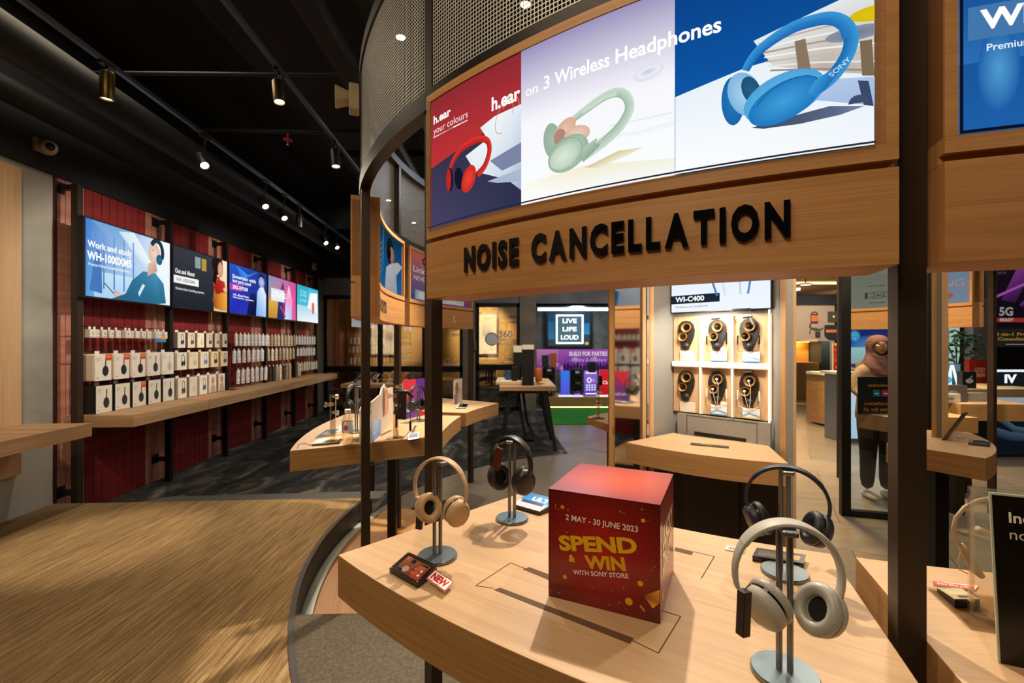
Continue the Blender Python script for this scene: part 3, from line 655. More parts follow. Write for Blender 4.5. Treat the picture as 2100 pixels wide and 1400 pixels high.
a.stroke(B((922, 362), (928, 335), (945, 308), (970, 291), (990, 285), (1002, 292), (1004, 312), (995, 340), (980, 358)), [0.014, 0.018, 0.02, 0.021, 0.02, 0.018, 0.018, 0.02, 0.022], '#e0372c', '#b3201f')
x, y = cp(924, 368); a.ell(x, y, 0.016, 0.038, '#1c1c30', rot=0.1); a.ell(x - 0.008, y, 0.012, 0.036, '#c3241f')
x, y = cp(942, 366); a.ell(x, y, 0.020, 0.036, '#151626', rot=0.2)
x, y = cp(962, 367); a.ell(x, y, 0.030, 0.042, '#ec4437', '#d12c24', rot=-0.5)
a.arc(x, y, 0.022, 0.033, 0, 360, 0.0012, '#a81a18', rot=-0.5)
# middle third: pale, green headphone
a.rect(x1, 0, x2, Hp * 0.52, '#fbfeff', '#f8f7fd'); a.rect(x1, Hp * 0.52, x2, Hp, '#f8f7fd', '#9b92bd')
a.poly(B((1072, 380), (1200, 340), (1386, 325), (1386, 360), (1072, 416)), ['#fdfbf2', '#f4eccb', '#f2f4e2', '#f6fafc', '#fdfdfd'])
x, y = cp(1330, 150); a.ell(x, y, 0.036, 0.018, '#e9edf4', '#dfe5ef', 0.1); a.ell(x, y + 0.002, 0.026, 0.011, '#c5ccdc', '#f0f2f8', 0.1)
a.stroke(B((1250, 260), (1320, 245), (1380, 232)), 0.004, '#e6eff2'); a.stroke(B((1240, 285), (1310, 275), (1384, 255)), 0.012, '#eaf3f4', '#f6fbfb')
a.poly(B((1200, 345), (1270, 310), (1320, 303), (1290, 318), (1230, 345)), ['#d2c79a', '#d8cb9c', '#e8e0c0', '#efe8cc', '#f2ecd0'])
gr = ('#c6d8c4', '#a3bba6', '#8da894')
a.stroke(B((1172, 250), (1200, 228), (1240, 200), (1268, 191), (1286, 200), (1292, 222), (1280, 250), (1256, 278), (1222, 305), (1195, 322)), [0.017, 0.020, 0.022, 0.023, 0.023, 0.023, 0.024, 0.025, 0.026, 0.03], '#cfe0d0', '#9fb8a4')
a.stroke(B((1196, 232), (1240, 202), (1266, 193)), 0.010, '#c9dcc9')
x, y = cp(1134, 290); a.ell(x, y, 0.026, 0.048, '#a6bda8', '#97b09c', rot=0.15)
x, y = cp(1160, 268); a.ell(x, y, 0.036, 0.024, '#e9c6ad', '#d8ad94', rot=0.7); x, y = cp(1150, 283); a.ell(x, y, 0.018, 0.022, '#b08a78')
x, y = cp(1185, 276); a.ell(x, y, 0.036, 0.022, '#f0d2bc', '#dcb6a0', rot=-0.1)
x, y = cp(1166, 316); a.ell(x, y, 0.060, 0.044, '#cfe0cf', '#9ab49f', rot=0.35); x, y = cp(1158, 322); a.ell(x, y, 0.042, 0.031, '#dcebdc', '#bdd3be', rot=0.3)
a.arc(x, y + 0.004, 0.054, 0.038, -60, 100, 0.0012, '#7d9484', rot=0.3)
a.poly(B((1190, 322), (1204, 300), (1225, 285), (1232, 300), (1215, 318), (1198, 334)), ['#a3bca6', '#b4ccb4', '#a9c1aa', '#8ea993', '#8ca791', '#94af99'])
x, y = cp(1226, 297); a.text('SONY', x, y, 0.009, '#e7efe6', 0.0, 'L', 0.04, rot=0.62)
# right third: blue, white table, blue headphone
a.rect(x2, 0, Wp, Hp, '#0f62b6', '#0a3f86')
a.poly(B((1386, 202), (1530, 142), (1830, 60), (1830, 300), (1386, 360)), ['#e9f2fa', '#eaf3fa', '#dfe9f2', '#f2f8fd', '#ffffff'])
a.poly(B((1545, 88), (1730, 0), (1830, -10), (1830, 160), (1690, 150), (1585, 140)), ['#e8ecee', '#e6e8ea', '#dcdcdc', '#c9c4bd', '#b7a99c', '#d8d4cf'])
for i in range(7): a.stroke(B((1555 + 4 * i, 95 + 9 * i), (1680, 62 + 14 * i), (1830, 30 + 20 * i)), 0.0035, ['#bfae9f', '#efefec', '#a99787', '#f4f2ee', '#c7b9ac', '#e9e6e2', '#9a8878'][i])
a.poly(B((1628, 90), (1650, 84), (1662, 150), (1636, 152)), '#8a7560'); a.poly(B((1760, 90), (1785, 86), (1790, 160), (1765, 160)), '#7d6a55')
x, y = cp(1815, 27); a.ell(x, y, 0.06, 0.016, '#e3c718', '#d9bb10')
a.poly(B((1690, 168), (1830, 160), (1830, 225), (1672, 210)), ['#b8cbe8', '#a9c0e4', '#9cb6df', '#aac2e6'])
a.poly(B((1756, 170), (1778, 171), (1788, 222), (1768, 220)), '#3a4a68'); x, y = cp(1757, 216); a.ell(x, y, 0.016, 0.016, '#3d4d6a', a0=0, a1=180)
a.poly(B((1540, 266), (1640, 238), (1700, 222), (1770, 222), (1720, 240), (1640, 258), (1565, 268)), ['#3a4763', '#4a5772', '#566581', '#7787a4', '#5d6c88', '#4c5a76', '#3c4965'])
x, y = cp(1752, 74); a.ell(x, y, 0.05, 0.014, '#707b8f', '#8a93a3')
a.stroke(B((1528, 150), (1548, 118), (1580, 90), (1622, 64), (1662, 50), (1700, 44), (1728, 55), (1742, 80), (1738, 110), (1722, 140), (1698, 168), (1668, 186)), [0.016, 0.019, 0.022, 0.024, 0.025, 0.026, 0.026, 0.025, 0.024, 0.024, 0.026, 0.034], '#3a9ad8', '#1864b0')
a.stroke(B((1622, 66), (1662, 53), (1698, 49), (1722, 62), (1730, 85)), 0.010, '#2a7fc6', '#1f70ba')
x, y = cp(1503, 212); a.ell(x, y, 0.022, 0.052, '#2478bd', '#1c66aa', 0.05)
x, y = cp(1527, 198); a.ell(x, y, 0.030, 0.050, '#a9d4ee', '#7fb6df', 0.35); x, y = cp(1540, 190); a.ell(x, y, 0.016, 0.032, '#2a5f86', '#1f4f78', 0.35)
x, y = cp(1640, 172); a.ell(x, y, 0.040, 0.02, '#2c6fa8', '#225f98', -0.1)
x, y = cp(1605, 203); a.ell(x, y, 0.074, 0.047, '#6fc0ea', '#4ba3d9', 0.30)
x, y = cp(1606, 213); a.ell(x, y, 0.068, 0.039, '#3f9fda', '#1f78bf', 0.42)
a.arc(x + 0.006, y + 0.004, 0.060, 0.034, -50, 150, 0.0014, '#14508c', rot=0.42)
a.poly(B((1668, 172), (1700, 150), (1722, 138), (1712, 160), (1690, 190), (1668, 205), (1655, 195)), ['#3a98d6', '#2f8ccc', '#2780c2', '#1d6cb0', '#1f70b4', '#2a80c4', '#3a98d6'])
x, y = cp(1703, 165); a.text('SONY', x, y, 0.009, '#e5f2fb', 0.0, 'L', 0.042, rot=0.72)
# lettering
for s, (p, q), sz, c, bd in (('h.ear', ((1014, 203), (1072, 186)), 0.038, '#ffffff', 0.03), ('on', ((1083, 172), (1108, 164)), 0.026, '#ffffff', 0.012), ('3', ((1120, 160), (1132, 157)), 0.034, '#ffffff', 0.012),
                            ('Wireless', ((1142, 150), (1254, 112)), 0.034, '#ffffff', 0.022), ('Headphones', ((1266, 107), (1480, 30)), 0.034, '#ffffff', 0.022)):
    u0, v0 = cp(*p); u1, v1 = cp(*q); a.text(s, u0, 0.290, sz, c, bd, 'L', u1 - u0)
u0, v0 = cp(896, 232); u1, _ = cp(931, 220); a.text('h.ear', u0, 0.338, 0.026, '#ffffff', 0.03, 'L', u1 - u0)
u1, _ = cp(966, 212); a.text('your colours', u0, 0.304, 0.022, '#f6e8ea', 0.0, 'L', u1 - u0)
for i, c in enumerate(('#d7d9dd', '#e9a0a0', '#8a8f98', '#f2f2f2', '#d0d4da')): a.rect(u0 + (u1 - u0) * i / 5, 0.292, u0 + (u1 - u0) * (i + 1) / 5, 0.296, c)
a.rect(0, 0, Wp, 0.004, '#2a2630'); a.rect(0, 0, 0.004, Hp, '#241f28')
a.build('lightbox', P_LIT, out_map(h1, a0, r, z0), h1, step=0.035)

# --- neighbouring header: dark blue poster with white name
b0 = -109.5 + 0.46; wb = radians(24.5 - 0.92) * r; cp = cyl_px(b0, r, z0); B = lambda *pts: [cp(*p) for p in pts]
a = Art(wb, Hp, 0.0002)
a.rect(0, 0, wb, Hp, '#1d5fa8', '#0d3a78'); a.rect(0, Hp * 0.30, wb, Hp * 0.62, '#2a6db4', '#174f96')
for i in range(14): a.ell(wb * (0.05 + 0.07 * i), 0.11 + 0.05 * sin(i * 2.1), 0.03, 0.075, ['#4f9bd0', '#2f7fc0', '#123f7c'][i % 3], '#1d5fa8')
u0, v0 = cp(1968, 78); _, v1 = cp(1968, 22); a.rect(0.012, v0 - .01, wb, v1, '#4377ab'); 
u1, _ = cp(2100, 20); u0, v0 = cp(2007, 63); a.text('WH-1000XM5', u0, v0, 0.034, '#ffffff', 0.035, 'L', (u1 - u0) * 5.2)
u0, v0 = cp(2021, 107); a.text('Premium noise cancelling', u0, v0, 0.0125, '#e9f2fb', 0.012, 'L')
a.rect(0, 0, 0.005, Hp, '#0b1020'); a.rect(0, 0, wb, 0.006, '#0b1020')
a.build('lightbox', P_LIT, out_map(h2, b0, r, z0), h2, step=0.035)

# --- far side, seen from inside the ring
def inner(h, aL, aR, drawer):
    """aL: angle of the picture's own left end, decreasing to aR"""
    ri = 2.6445; w = radians(aL - aR - 1.3) * ri; cpx = cyl_px(aL - 0.65, ri, z0, True, -1); a = Art(w, Hp, 0.0004); drawer(a, w, cpx)
    a.build('lightbox', P_DIM, in_map(h, aL - 0.65, ri, z0), h, step=0.05)
def art_blue(a, w, cp):
    a.rect(0, 0, w, Hp, '#2f7dc4', '#5aa6da'); a.rect(w * 0.35, 0, w, Hp, '#2a86c6', '#17496f')
    for i in range(6): a.arc(w * 0.05, Hp * (0.45 + 0.09 * i), w * 0.45, Hp * 0.35, -80, 20, 0.006, '#8fc7ea')
    X = w * 0.70
    a.ell(X, Hp * 0.68, w * 0.10, Hp * 0.20, '#231f24'); a.ell(X + w * 0.05, Hp * 0.66, w * 0.06, Hp * 0.15, '#d9a88c', '#b98468')
    a.poly([(X - w * 0.16, 0), (X - w * 0.12, Hp * 0.38), (X + w * 0.02, Hp * 0.50), (X + w * 0.16, Hp * 0.34), (X + w * 0.18, 0)], ['#dfe5ee', '#e9edf3', '#f3f5f8', '#cfd8e4', '#c3cfdf'])
    a.poly([(X + w * 0.02, Hp * 0.50), (X + w * 0.2, Hp * 0.6), (X + w * 0.3, Hp * 0.55), (X + w * 0.16, Hp * 0.34)], '#e8e6e6')
    a.arc(X, Hp * 0.72, w * 0.09, Hp * 0.19, 20, 160, 0.02, '#15171c'); a.ell(X - w * 0.02, Hp * 0.66, w * 0.04, Hp * 0.09, '#15171c')
def art_buds(a, w, cp):
    a.rect(0, 0, w, Hp, '#3a5f9a', '#d8705a'); a.rect(w * 0.55, 0, w, Hp * 0.5, '#7a3f7a', '#c25a64')
    a.arc(w * 0.38, Hp * 0.86, w * 0.14, Hp * 0.1, 20, 220, 0.02, '#5b2230'); a.text('LinkBuds S', w * 0.07, Hp * 0.58, 0.055, '#ffffff', 0.0, 'L', w * 0.55)
    a.text('NEVER OFF', w * 0.08, Hp * 0.42, 0.04, '#f0f2f6', 0.0, 'L', w * 0.42); a.text('WORLD ON', w * 0.36, Hp * 0.31, 0.02, '#ffffff', 0.02)
    a.rect(w * 0.1, 0.01, w * 0.9, Hp * 0.22, '#c9ced8', '#aab4c6')
    for i, c in enumerate(('#e9e6e0', '#2c3f66', '#ddd3c2')): a.rect(w * (0.16 + 0.24 * i), Hp * 0.05, w * (0.30 + 0.24 * i), Hp * 0.19, c)
def art_cards(a, w, cp):
    a.rect(0, 0, w * 0.64, Hp, '#c9c6ad', '#b8b69e'); a.rect(w * 0.64, 0, w, Hp, '#9fb6cc', '#8ea9c6')
    a.text('DAC', w * 0.30, 0.115, 0.04, '#6b6a60', 0.02, 'C', None, flip=True); a.arc(w * 0.30, 0.135, 0.10, 0.034, 0, 360, 0.005, '#55544c'); a.rect(w * 0.19, 0.102, w * 0.21, 0.168, '#55544c')
    a.rect(w * 0.22, 0.05, w * 0.36, 0.058, '#77756a'); a.rect(w * 0.22, 0.23, w * 0.36, 0.238, '#77756a'); a.ell(w * 0.46, 0.13, 0.03, 0.03, '#e0b53c')
    a.text('ING', w * 0.88, 0.15, 0.075, '#d98a86', 0.03, 'C', w * 0.20, shear=0.2); a.text('ING', w * 0.88, 0.153, 0.075, '#b9c5d6', 0.0, 'C', w * 0.19, shear=0.2)
    a.ell(w * 0.78, 0.075, w * 0.11, 0.042, '#f08f80', '#e0705f'); a.ell(w * 0.80, 0.30, w * 0.05, 0.03, '#ee8b7a', '#de6c5a', 0.6)
    a.rect(w * 0.63, 0, w * 0.645, Hp, '#a9804f')
inner(h3, -161.0, -186.2, art_blue); inner(h4, -188.8, -215.0, art_buds); inner(h5, 40.5, 16.3, art_cards)
# raised department name on the far header fascias (unreadably small in the photo)
for h, aL, s, sz in ((h3, -166.0, 'SPORTS', 0.075), (h4, -207.0, 'S', 0.07)):
    a = Art(0.5, 0.15, 0.0004); a.text(s, 0.01, 0.03, sz, '#14120f' if h is h3 else '#cfc8bd', 0.03); a.build('lettering', P_PAPER, in_map(h, aL, 2.627, 1.73), h, step=0.05)
# ================================================================ ring counters
def counter(a0, a1, r0, r1, label, brackets=(), th=0.115, top=TOP, inner=None, edge=None):
    t = thing('display_counter', label, 'counter', tuple(RP((a0 + a1) / 2, (r0 + r1) / 2, top - th)))
    n = 20; mid = (a0 + a1) / 2
    out = [tuple(RP(a0 + (a1 - a0) * i / n, r1)[:2]) for i in range(n + 1)] + [tuple(RP(a1 + (a0 - a1) * i / n, r0)[:2]) for i in range(n + 1)]
    if inner: out = out[:n + 1] + list(inner)
    if a1 < a0: out = out[::-1]
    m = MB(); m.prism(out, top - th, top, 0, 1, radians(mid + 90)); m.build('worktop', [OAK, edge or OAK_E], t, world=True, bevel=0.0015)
    for b in brackets:
        m = MB(); m.M = Matrix.Translation(RP(b[0], b[1])) @ Matrix.Rotation(radians(b[0]), 4, 'Z')
        m.add([(-0.02, -0.05, top - th), (-0.02, 0.05, top - th), (-0.02, 0.0, top - th - 0.16), (0.02, -0.05, top - th), (0.02, 0.05, top - th), (0.02, 0.0, top - th - 0.16)], [(0, 1, 2), (3, 5, 4), (0, 2, 5, 3), (1, 4, 5, 2), (0, 3, 4, 1)])
        m.build('bracket', BLACK, t, world=True)
    return t
c1 = counter(-134.9, -111.0, 2.367, 3.13, 'large curved oak counter in front carrying the red cube', ((-134.0, 2.75), (-111.9, 2.75)))
c2 = counter(-109.6, -85.2, 2.367, 3.13, 'curved oak counter with the black acrylic sign, partly in view', ((-108.7, 2.75),))
c3 = counter(-185.4, -161.0, 2.15, 3.10, 'curved oak counter across the walkway with the drink bottle', ((-161.9, 2.68), (-184.6, 2.72)), inner=[(-.46, 2.86), (-.458, 3.05), (-.45, 3.25), (-.436, 3.42), (-.41, 3.65)])
c4 = counter(-209.0, -189.6, 2.15, 3.10, 'curved oak counter behind the bottle counter, with phone posters', ((-190.5, 2.72),), inner=[(-.385, 3.80), (-.33, 3.97), (-.25, 4.16), (-.13, 4.42)])
# supports under the counters, hidden from most views
for c, am in ((c1, -123), (c2, -97), (c3, -178), (c4, -199)):
    m = MB(); m.M = Matrix.Translation(RP(am, 2.62)) @ Matrix.Rotation(radians(am), 4, 'Z'); m.cbox((0, 0, 0.426), (0.06, 0.06, 0.852)); m.cbox((0, 0, 0.006), (0.3, 0.3, 0.012)); m.build('leg', BLACK, c, world=True)
# slots and inlaid hatch outlines of the front counter
SLOT = plain('slot_brown', '#5b4024', 0.8); LINE = plain('joint_brown', '#4a3318', 0.8)
def strip(p, q, w, z=TOP): 
    p, q = Vector(p[:2]), Vector(q[:2]); d = (q - p).normalized(); nn = Vector((-d.y, d.x)) * w / 2
    return [(p - nn)[:], (q - nn)[:], (q + nn)[:], (p + nn)[:]]
g = lambda x, y: G(x, y, TOP)
def quadmesh(pts): return MB().add([(p[0], p[1], TOP + 0.0006) for p in pts] , [(0, 1, 2, 3)])
m = MB()
for q in (((1012, 1209), (1026, 1205), (1300, 1309), (1291, 1320)), ((1072, 1167), (1086, 1163), (1180, 1198), (1172, 1208)), ((1385, 1122), (1422, 1131), (1418, 1138), (1383, 1129))):
    pts = [g(*p) for p in q]
    MB().add([(p.x, p.y, TOP + 0.0006) for p in pts], [(3, 2, 1, 0)]).build('slot', SLOT, c1, world=True)
m = MB()
for p, q in (((975, 1201), (1047, 1154)), ((1047, 1154), (1078, 1166)), ((975, 1201), (1013, 1206)), ((1297, 1313), (1350, 1339)), ((1350, 1339), (1396, 1264)), ((1396, 1264), (1362, 1253)), ((1422, 1131), (1465, 1141)), ((1465, 1141), (1438, 1186))):
    s = strip(g(*p), g(*q), 0.0022); MB().add([(x, y, TOP + 0.0006) for x, y in s], [(0, 1, 2, 3)]).build('hatch_joint', LINE, c1, world=True)

# ---------------------------------------------------------------- red promotion cube
t = thing('promotion_cube', 'red prize cube printed SPEND & WIN on the front counter', 'promotional box', (0.0844, 1.05, TOP), radians(-25.5))
s = 0.247
MB().box(0, 0, 0, s, s, s).build('carton', plain('cube_red', '#8e2320', 0.35), t)
def bokeh(a, seed, k):
    rnd = random.Random(seed)
    for i in range(k): a.ell(rnd.uniform(0.01, s - 0.01), rnd.uniform(0.01, s - 0.01), rnd.uniform(0.0008, 0.002), rnd.uniform(0.0006, 0.0016), '#d79a4a', rot=rnd.uniform(0, 3))
a = Art(s, s, 0.00003); a.rect(0, 0, s, s, '#561614')
a.ell(s / 2, s * 0.50, s * 0.70, s * 0.66, '#b3231e', '#561614')
bokeh(a, 3, 26)
for x, y, rr in ((0.034, 0.210, 0.0048), (0.018, 0.213, 0.0018), (0.040, 0.053, 0.005), (0.183, 0.032, 0.008), (0.207, 0.076, 0.006)): a.ell(x, y, rr, rr, '#e6a117', '#c98112' if rr < 0.0055 else '#e0a21c')
a.poly([(0.214, 0.052), (0.246, 0.072), (0.246, 0.044), (0.232, 0.030)], ['#8e3a14', '#f0b022', '#c77a16', '#f6c23a']); a.poly([(0.208, 0.212), (0.216, 0.214), (0.217, 0.207), (0.21, 0.205)], '#e9a83a'); a.poly([(0.205, 0.028), (0.215, 0.018), (0.217, 0.022), (0.208, 0.031)], '#d58c28')
a.text('2 MAY - 30 JUNE 2023', 0.122, 0.183, 0.0125, '#f3e6dc', 0.012, 'C', 0.160)
a.text('SPEND', 0.028, 0.1125, 0.0310, '#e3b01c', 0.045, 'L', 0.176, rot=0.15)
a.text('&', 0.050, 0.0900, 0.0150, '#e3b01c', 0.04, 'L', rot=0.15); a.text('WIN', 0.088, 0.0835, 0.0270, '#dba616', 0.045, 'L', 0.090, rot=0.15)
a.text('WITH SONY STORE', 0.060, 0.0635, 0.0098, '#f0e2d6', 0.02, 'L', 0.124, rot=0.145)
a.build('front_print', P_GLOSS, plane_map((0, -0.0003, 0), (1, 0, 0), (0, 0, 1)), t)
a = Art(s, s, 0.00003); a.rect(0, 0, s, s, '#5e1b16'); a.ell(s / 2, s * 0.45, s * 0.68, s * 0.68, '#b84028', '#6a2018'); bokeh(a, 5, 20)
a.text('LUCKY', 0.03, 0.140, 0.042, '#f0d9bf', 0.055, 'L', 0.185); a.text('DRAW', 0.03, 0.088, 0.042, '#f0d9bf', 0.055, 'L', 0.17); a.poly([(0.02, 0.045), (0.035, 0.06), (0.04, 0.03)], '#f0b022')
a.build('side_print', P_GLOSS, plane_map((s + 0.0003, 0, 0), (0, 1, 0), (0, 0, 1)), t)
a = Art(s, s, 0.00003); a.rect(0, 0, s, s, '#93404a'); a.ell(s * .52, s * .55, s * 0.68, s * 0.62, '#d85e40', '#96424c')  # print lightened and pinked: the top's sheen is put into its colour
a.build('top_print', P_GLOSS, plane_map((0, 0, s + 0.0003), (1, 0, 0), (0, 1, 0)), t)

# ---------------------------------------------------------------- headphone stands
def stand(loc, yaw, label, h=0.268):
    t = thing('headphone_stand', label, 'stand', tuple(loc), radians(yaw), 'steel headphone stands on the kiosk counters')
    MB().lathe([(0, 0), (0.050, 0), (0.054, 0.003), (0.054, 0.006), (0.052, 0.009), (0, 0.009)], 48).build('base', plain('satin_steel', '#8fa0aa', 0.3, 0.9), t, smooth=35)
    for dx in (-0.0085, 0.0085):
        MB().tube([(dx, 0.0, 0.008), (dx, 0.0, h)], 0.0052, 14).build('rod', STEELD, t, smooth=35)
    m = MB(); m.cbox((0, 0.0, h - 0.004), (0.030, 0.014, 0.010)); m.box(-0.012, -0.050, h - 0.008, 0.012, 0.012, h + 0.002); m.build('cradle', STEELD, t, bevel=0.003)
    return t
# ---------------------------------------------------------------- headphones
def headphones(name, label, loc, yaw, style):
    """origin under the top of the headband; local x runs from cup to cup"""
    t = thing(name, label, 'headphones', tuple(loc), radians(yaw))
    bm_, cm_, um_ = style['band'], style['cup'], style['cushion']; a_, b_ = style.get('w', 0.083), style.get('b', 0.088)
    L = style.get('drop', 0.122); th = style.get('th', 0.0085)
    path = []
    for i in range(33):
        q = -1.0 + 2.0 * i / 32; ang = q * radians(90); path.append((a_ * sin(ang), -b_ * (1 - cos(ang)) , q))
    def sect(p, q, w, th, lift=0.0):
        ang = q * radians(90); n = Vector((sin(ang) , 0, cos(ang))); c = Vector((p[0], 0, p[1])) + n * (th / 2 + lift); pts = []
        for k in range(12):
            e = 2 * pi * k / 12; ex = abs(cos(e)) ** 0.6 * (1 if cos(e) > 0 else -1); ey = abs(sin(e)) ** 0.6 * (1 if sin(e) > 0 else -1)
            pts.append(c + Vector((0, 1, 0)) * (ex * w / 2) + n * (ey * th / 2))
        return pts
    w_top, w_end = style.get('bw', (0.034, 0.020))
    k0 = 6
    W_ = lambda q: w_end + (w_top - w_end) * (1 - abs(q) ** 1.6)
    m = MB(); m.loft([sect(p, p[2], W_(p[2]), th) for p in path[k0:-k0]]); m.build('headband', bm_, t, smooth=45)
    if style.get('pad'): m = MB(); m.loft([sect(p, p[2], W_(p[2]) * 0.8, 0.006, -0.006) for p in path[k0 + 3:-k0 - 3]]); m.build('headband_pad', style['pad'], t, smooth=45)
    for sgn in (-1, 1):
        pts = [p for p in path if p[2] * sgn >= 0.60]; pts = pts if sgn > 0 else pts[::-1]
        rings = [sect(p, p[2], W_(p[2]) * 0.92, th * 0.8, th * 0.1) for p in pts]
        drop = []
        x_end = a_ * sgn
        for z, xx in ((-b_ - 0.014, a_ - 0.001), (-b_ - 0.028, a_ - 0.004), (-L - 0.004, a_ - 0.010)):
            c = Vector((xx * sgn + sgn * th * 0.5, 0, z)); ring = []
            for k in range(12):
                e = 2 * pi * k / 12; ex = abs(cos(e)) ** 0.6 * (1 if cos(e) > 0 else -1); ey = abs(sin(e)) ** 0.6 * (1 if sin(e) > 0 else -1)
                ring.append(c + Vector((0, 1, 0)) * (ex * w_end * 0.46) + Vector((sgn, 0, 0)) * (ey * th * 0.4))
            drop.append(ring)
        m = MB(); m.loft(rings + drop); m.build('slider_arm', style.get('arm', bm_), t, smooth=45)
        # cup: axis points outwards, hinged at the arm end
        sw = radians(style.get('swivel', 0)) * -sgn + radians(style.get('twist', 0)); ti = radians(style.get('tilt', 8)) * sgn
        ins = style.get('inset', (0, 0))[0 if sgn < 0 else 1]; M = Matrix.Translation((sgn * (a_ - 0.020 - ins), 0, -L - 0.030)) @ Matrix.Rotation(sw, 4, 'Z') @ Matrix.Rotation(radians(90) * sgn + ti, 4, 'Y')
        rx, ry = style.get('cr', (0.041, 0.035)); sc = (rx / 0.038, ry / 0.038, 1)
        m = MB(); m.lathe([(0, 0.024), (0.020, 0.0235), (0.030, 0.021), (0.0355, 0.016), (0.0375, 0.008), (0.0375, 0.001), (0.034, -0.002), (0, -0.002)], 32, 0, M, sc); m.build('ear_cup', cm_, t, smooth=40)
        cup = bpy.context.scene.collection and t.children[-1]
        m = MB(); m.lathe([(0.0355, -0.0015), (0.0362, -0.0045), (0.0355, -0.006)], 32, 0, M, sc); m.build('seam', GLOSSB, cup)
        m = MB(); m.lathe([(0.034, -0.003), (0.0385, -0.006), (0.0395, -0.013), (0.036, -0.021), (0.029, -0.0245), (0.0215, -0.022), (0.018, -0.015), (0.018, -0.006)], 32, 0, M, sc); m.build('ear_cushion', um_, cup, smooth=True)
        m = MB(); m.lathe([(0, -0.0065), (0.0185, -0.007), (0.0185, -0.0075), (0, -0.0075)], 24, 0, M, sc); m.build('speaker_mesh', plain('speaker_cloth', '#0c0b0a', 0.9), cup)
        m = MB(); m.tube([M @ Vector((cos(q) * 0.030 * sc[0], sin(q) * 0.030 * sc[1], 0.0212)) for q in [radians(x) for x in range(20, 170, 10)]], 0.0006, 5); m.build('seam', GLOSSB, cup)
    return t
BEI = plain('beige_plastic_matt', '#c3a37c', 0.5); BEI2 = plain('beige_leather', '#b99870', 0.42)
GRB = plain('putty_plastic', '#aeaca2', 0.5); GRB2 = plain('putty_leather', '#a3a197', 0.38)
BKP = plain('soft_black_plastic', '#1b1917', 0.42); BKL = plain('black_leather', '#131211', 0.5)
NVY = plain('navy_plastic', '#1d2433', 0.42); NVL = plain('navy_leather', '#181c28', 0.5)
ST = {'beige': dict(band=BEI, cup=BEI, cushion=BEI2, w=0.074, b=0.079, drop=0.104, bw=(0.026, 0.017), twist=-36, tilt=16, inset=(.016, .004), cr=(0.0385, 0.033), th=0.007),
      'putty': dict(band=GRB, cup=GRB, cushion=GRB2, w=0.079, b=0.084, drop=0.110, bw=(0.034, 0.022), twist=34, inset=(.026, .006), cr=(0.042, 0.036), th=0.010, tilt=27),
      'black': dict(band=BKP, arm=BKP, cup=BKP, cushion=BKL, w=0.070, b=0.080, drop=0.100, bw=(0.036, 0.022), twist=-26, tilt=10, cr=(0.044, 0.036), th=0.012, pad=BKL),
      'navy': dict(band=NVY, cup=NVY, cushion=NVL, w=0.084, b=0.082, drop=0.108, bw=(0.032, 0.020), twist=24, tilt=20, cr=(0.041, 0.035), th=0.010)}
def tag_box(loc, rz, tilt, label, to, m=None, sz=(0.018, 0.011, 0.060)):
    """dark anti-theft block on a short cord"""
    t = thing('security_tag', label, 'security tag', tuple(loc), radians(rz))
    mb = MB(); mb.M = Matrix.Rotation(radians(tilt), 4, 'Y'); mb.cbox((0, 0, -sz[2] / 2), sz); mb.build('block', m or plain('tag_brown', '#241a12', 0.5), t, bevel=0.0015)
    d = t.matrix_basis.inverted() @ Vector(to)
    MB().tube([(0, 0, 0), d * 0.3 + Vector((0.004, 0, 0.004)), d * 0.75 + Vector((0.003, 0, 0.003)), d], 0.0011, 6).build('cord', BLACKP, t)
    return t
def trio(px, py, yaw_s, yaw_h, style, ls, lh, dz=0.0, off=(0, 0, 0)):
    p = G(px, py, TOP); s_ = stand((p.x, p.y, TOP), yaw_s, ls)
    y = radians(yaw_s); c = Vector((p.x, p.y, TOP + 0.270)) + Vector((sin(y) * 0.02, -cos(y) * 0.02, 0)) + Vector(off)
    return headphones('headphones', lh, c, yaw_h, ST[style])
hA = trio(897, 1142, 30, -20, 'beige', 'round steel headphone stand behind the NEW card', 'warm beige headphones on the stand behind the NEW card')
hB = trio(1050, 1065, -10, -34, 'black', 'steel headphone stand beside the picture card near the cube', 'black headphones hanging beside the red cube')
hC = trio(1609, 1176, -20, -31, 'navy', 'steel headphone stand behind the pale headphones', 'dark navy headphones behind the pale ones')
hD = trio(1609, 1384, -20, -10, 'putty', 'steel headphone stand closest to the camera', 'pale putty headphones closest to the camera')
tag_box(A(862, 1040, 1.25), -20, 4, 'dark security block hanging from the warm beige headphones', A(862, 1030, 1.24))
tag_box(A(1026, 918, 1.46), -30, 14, 'dark red security block on the black headphones', A(1032, 912, 1.47), plain('tag_red', '#4a1512', 0.4), (0.026, 0.010, 0.072))
tag_box(A(1678, 1062, 1.20), 25, -3, 'brown security block below the navy headphones', A(1680, 1054, 1.21), None, (0.026, 0.014, 0.064))
tag_box(A(1527, 1210, 0.74), 20, 3, 'black security block dangling from the pale headphones', A(1538, 1200, 0.75), None, (0.016, 0.016, 0.072))

